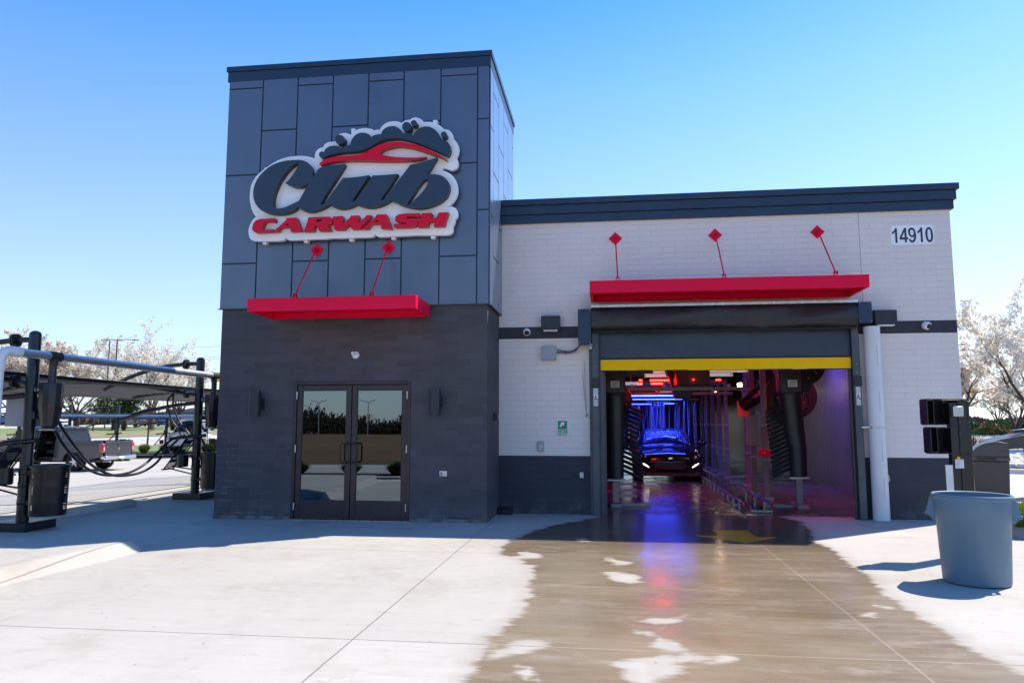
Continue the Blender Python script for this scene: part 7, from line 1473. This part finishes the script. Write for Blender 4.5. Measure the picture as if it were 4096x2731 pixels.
# street lamps, signals and wires
q = G(448, 1716, .86)
sl = thing('street_lamp', 'tall dark street lamp with two arms above the flowering trees', 'street lamp', (q.x, q.y, .95)); dd = (q - Vector(CAM)).dot(_f); topz = PY(455, 1358, q.y).z
MB().tube([(q.x, q.y, .9), (q.x, q.y, topz)], [.11, .07], 12).build('pole', M['black'], sl)
for s_, L in ((-1, 1.3), (1, 2.0)):
    d2 = _r * s_; e = Vector((q.x, q.y, topz - .1)); MB().tube([e, e + d2 * L * .5 + Vector((0, 0, .12)), e + d2 * L + Vector((0, 0, .05))], .04, 8).build('arm', M['black'], sl); h = e + d2 * (L + .25) + Vector((0, 0, .02)); MB().obox(h, (.75, .3, .09), math.atan2(d2.y, d2.x)).build('lamp_head', M['black'], sl, bevel=.02)
q2 = G(418, 1712, 1.0); t2 = PY(420, 1412, q2.y).z; sg = thing('signal_pole', 'grey pole with a yellow traffic signal left of the street lamp', 'traffic signal', (q2.x, q2.y, 1.0)); MB().tube([(q2.x, q2.y, .95), (q2.x, q2.y, t2 + 1.5)], .07, 8).build('pole', M['frame'], sg); hs = PY(427, 1590, q2.y - .2); MB().box(hs.x - .17, hs.x + .17, hs.y - .1, hs.y + .1, hs.z - .45, hs.z + .45).build('signal_head', M['yellow'], sg, bevel=.03)
q3 = Vector((*(Vector(CAM) + ray(880, 1500) * (70 / _f.dot(ray(880, 1500))))[:2], 0)); sg = thing('signal_mast', 'signal mast arm with a yellow traffic signal just left of the tower', 'traffic signal', (q3.x, q3.y, 1)); a_ = PY(811, 1498, q3.y); b_ = PY(905, 1494, q3.y)
MB().tube([a_, b_], .07, 8).build('arm', M['frame'], sg); hs = PY(876, 1508, q3.y); MB().box(hs.x - .2, hs.x + .2, hs.y - .15, hs.y + .15, hs.z - .45, hs.z + .45).build('signal_head', M['yellow'], sg, bevel=.04); MB().tube([(b_.x, b_.y, .9), b_], .12, 8).build('pole', M['frame'], sg); hs = PY(817, 1502, q3.y); MB().box(hs.x - .3, hs.x + .3, hs.y - .02, hs.y + .02, hs.z - .4, hs.z + .4).build('sign_plate', M['greybox'], sg)
wd = 0
for i, (u0, v0, u1, v1, lb) in enumerate(((-300, 1410, 905, 1383, 'thin power line, upper one left of the tower'), (-300, 1465, 905, 1424, 'thin power line, middle one left of the tower'), (-300, 1470, 905, 1433, 'thin power line just below the middle one left of the tower'), (-300, 1492, 905, 1489, 'thin power line, lowest one left of the tower'), (3700, 1180, 4300, 1145, 'thin power line, highest one right of the building'), (3700, 1262, 4300, 1228, 'thin power line, second one right of the building'), (3700, 1272, 4300, 1236, 'thin power line, third one right of the building'), (3700, 1330, 4300, 1310, 'thin power line, lowest one right of the building'))):
    D1 = 115 if u0 < 0 else 120; a_ = Vector(CAM) + ray(u0, v0) * D1; b_ = Vector(CAM) + ray(u1, v1) * D1
    if u0 < 0: b_ = a_ + (b_ - a_) * 1.02
    pts = [a_.lerp(b_, t / 12) - Vector((0, 0, .4 * math.sin(math.pi * t / 12))) for t in range(13)]
    o = MB().tube(pts, .022, 4).build('power_line', M['greybox']); tag(o, lb, 'power line', 'power lines')
# pale buildings across the road
def farbld(label, u0, u1, v0, v1, dist, z0, doors, depth=18, mt='farwall', ax=None):
    d0, d1 = ray(u0, 1692), ray(u1, 1692); a = Vector(CAM) + d0 * (dist / _f.dot(d0)); b_ = Vector(CAM) + d1 * (dist / _f.dot(d1)); t = (b_ - a); t.z = 0; L = t.length; t.normalize(); n_ = Vector((-t.y, t.x, 0)); hz = (1692 - v0) / FPX * dist + CAM[2]
    o = thing('commercial_building', label, 'building', (a.x, a.y, z0), 'far buildings'); mb = MB()
    def P_(s_, dpt, z): q = a + t * s_ + n_ * dpt; return (q.x, q.y, z)
    mb.hexa([P_(0, 0, z0), P_(L, 0, z0), P_(L, depth, z0), P_(0, depth, z0), P_(0, 0, hz), P_(L, 0, hz), P_(L, depth, hz), P_(0, depth, hz)]); mb.build('wall', M[mt], o, smooth=False)
    mb = MB(); mb.hexa([P_(-.3, -.3, hz + .01), P_(L + .3, -.3, hz + .01), P_(L + .3, depth, hz + .01), P_(-.3, depth, hz + .01), P_(-.3, -.3, hz + .35), P_(L + .3, -.3, hz + .35), P_(L + .3, depth, hz + .35), P_(-.3, depth, hz + .35)]); mb.build('roof', M['frame'], o, smooth=False)
    for s0_, w_, h_, mt_ in doors:
        mb = MB(); mb.hexa([P_(L * s0_, -.06, z0), P_(L * s0_ + w_, -.06, z0), P_(L * s0_ + w_, -.01, z0), P_(L * s0_, -.01, z0), P_(L * s0_, -.06, z0 + h_), P_(L * s0_ + w_, -.06, z0 + h_), P_(L * s0_ + w_, -.01, z0 + h_), P_(L * s0_, -.01, z0 + h_)]); mb.build('window' if h_ < 2.6 else 'door', M[mt_], o, smooth=False)
    return o
farbld('long white commercial building between the second vacuum post and the tower', 640, 900, 1655, 1700, 125, 1.2, [(.10, 2, 2.4, 'wind'), (.28, 3, 2.7, 'greybox'), (.5, 3, 2.7, 'greybox'), (.68, 2.2, 2.4, 'wind'), (.80, 3, 2.3, 'wind'), (.92, 2, 2.3, 'wind')])
farbld('low white building behind the evergreen tree', 440, 620, 1662, 1700, 140, 1.2, [(.2, 2.4, 2.4, 'wind'), (.6, 2.4, 2.4, 'wind')])
farbld('low brown roofed house at the left picture edge', -120, 30, 1672, 1700, 170, 1.3, [(.3, 2, 2, 'wind'), (.7, 2, 2, 'wind')])
# far vehicles
sv = make_car('parked_car', 'dark brown utility vehicle parked behind the thick trunked tree', (.05, .03, .02), 'suv')
def put(o, u, v, z, rz): q = G(u, v, z); o.location = (q.x, q.y, z); o.rotation_euler = (0, 0, rz); return o
put(sv, 570, 1705, 1.1, R(60))
wc = make_car('parked_car', 'white car on the far road above the pickup cab', (.7, .7, .7), 'suv'); put(wc, 268, 1706, 1.1, R(65))
bc = make_car('parked_car', 'dark blue car left of the nearest vacuum post', (.02, .03, .07), 'car')
for i, (src, u, v, lb) in enumerate(((bc, 12, 1704, None), (wc, 790, 1702, 'white car in front of the long white building'), (bc, 745, 1702, 'dark car left of the white car by the long building'), (bc, 835, 1702, 'dark car nearest the tower by the long building'), (wc, 2 - 60, 1705, 'white car at the left picture edge'), (bc, 664, 1704, 'blue car behind the far bin'))):
    o = src if i == 0 else dup(src, label=lb); put(o, u, v, 1.12, R(62))
q = G(868, 1790); o = dup(wc, label='silver car partly hidden by the building corner'); o.location = (q.x + .6, q.y - 5, 0); o.rotation_euler = (0, 0, R(20))
# ---- behind the camera: what the door glass reflects
sheet('access_road', [(-60, -13.0), (60, -13.0), (60, -15.6), (-60, -15.6)], -.002, M['road'])
isl = [(-9, -7.9), (-5, -7.75), (-2.2, -7.7), (.0, -7.85), (1.4, -8.1), (2.3, -8.6), (2.4, -9.2), (1.6, -9.7), (-2, -9.8), (-9, -9.9)]
ii = spline(isl, 4); sheet('planting_bed', ii, .10, M['mulch'])
o = kerb_path('kerb', [(a, b_) for a, b_ in ii[:-2][::-1]], .001 + .22, .13, M['concrete_kerb']); o['kind'] = 'structure'
for i, (x, lb) in enumerate(((-2.35, 'left one of three dark juniper shrubs in the bed facing the doors'), (-.75, 'middle one of three dark juniper shrubs in the bed facing the doors'), (.55, 'right one of three dark juniper shrubs in the bed facing the doors'))):
    tuft('juniper_shrub', lb, x, -8.75 + .1 * (i % 2), .36, .42, 900, [(M['leafd'], .7), (M['hedge'], .3)], 'juniper shrubs facing the doors', 80 + i, .10, .014, 1.15)
tree('young_tree', 'young staked tree in the bed facing the doors', 1.35, -9.05, .1, 1.72, .42, 205, 700, None, ('hedge', 'leafd'), .030, .018, .55, dome=.45)
sheet('field', [(-300, -300), (300, -300), (300, -15.6), (-300, -15.6)], -.03, M['field'])
woods2 = MB(); rnd = random.Random(9)
for i in range(42000):
    x = rnd.uniform(-95, 60); yb = -92 - rnd.uniform(0, 6); hh = 1.7 + .7 * math.sin(x * .11) + .45 * math.sin(x * .31 + 1) + .5 * math.sin(x * 1.3) * math.sin(x * .47) + 1.3 * rnd.random() ** 3; z = hh * rnd.random() ** .8; s_ = .24 * rnd.uniform(.3, 1.5)
    woods2.add([(x - s_ * .5, yb, z - s_), (x + s_ * .4, yb + .2, z - s_ * .6), (x + s_ * .3, yb, z + s_), (x - s_ * .2, yb + .1, z + s_ * .6)], [(0, 1, 2, 3)])
o = woods2.build('woodland', pm('dark_bare_woods', (.03, .025, .018), .9, 0, .4, 1), smooth=False, recalc=False); tag(o, 'dark bare woodland behind the brown field facing the doors', 'woodland', kind='stuff')
o = thing('tower_block', 'pale tower block beyond the woodland facing the doors', 'building', (-133, -400, 0)); MB().box(-137.5, -132.6, -410, -400, 0, 6.0).build('wall', pm('pale_tower_block', (.62, .56, .42), .8), o, smooth=False); MB().box(-132.6, -129.8, -409, -401, 0, 6.9).build('stair_tower', pm('pale_stair_tower', (.68, .60, .46), .8), o, smooth=False)  # pale buff walls, stair tower slightly lighter
for x, lb in ((-33, 'slim pale road lamp at the edge of the brown field, left one'), (-26, 'slim pale road lamp at the edge of the brown field, right one')):
    o = thing('road_lamp', lb, 'street lamp', (x, -86, 0), 'road lamps beyond the field'); MB().cyl((x, -86, 0), (x, -86, 4.4), .07, n=8).build('pole', M['alu'], o); MB().tube([(x - 1.3, -86, 4.7), (x - .4, -86, 4.55), (x, -86, 4.35), (x + .4, -86, 4.55), (x + 1.1, -86, 4.75)], .05, 6).build('arm', M['alu'], o)
print('objects', len(bpy.data.objects))
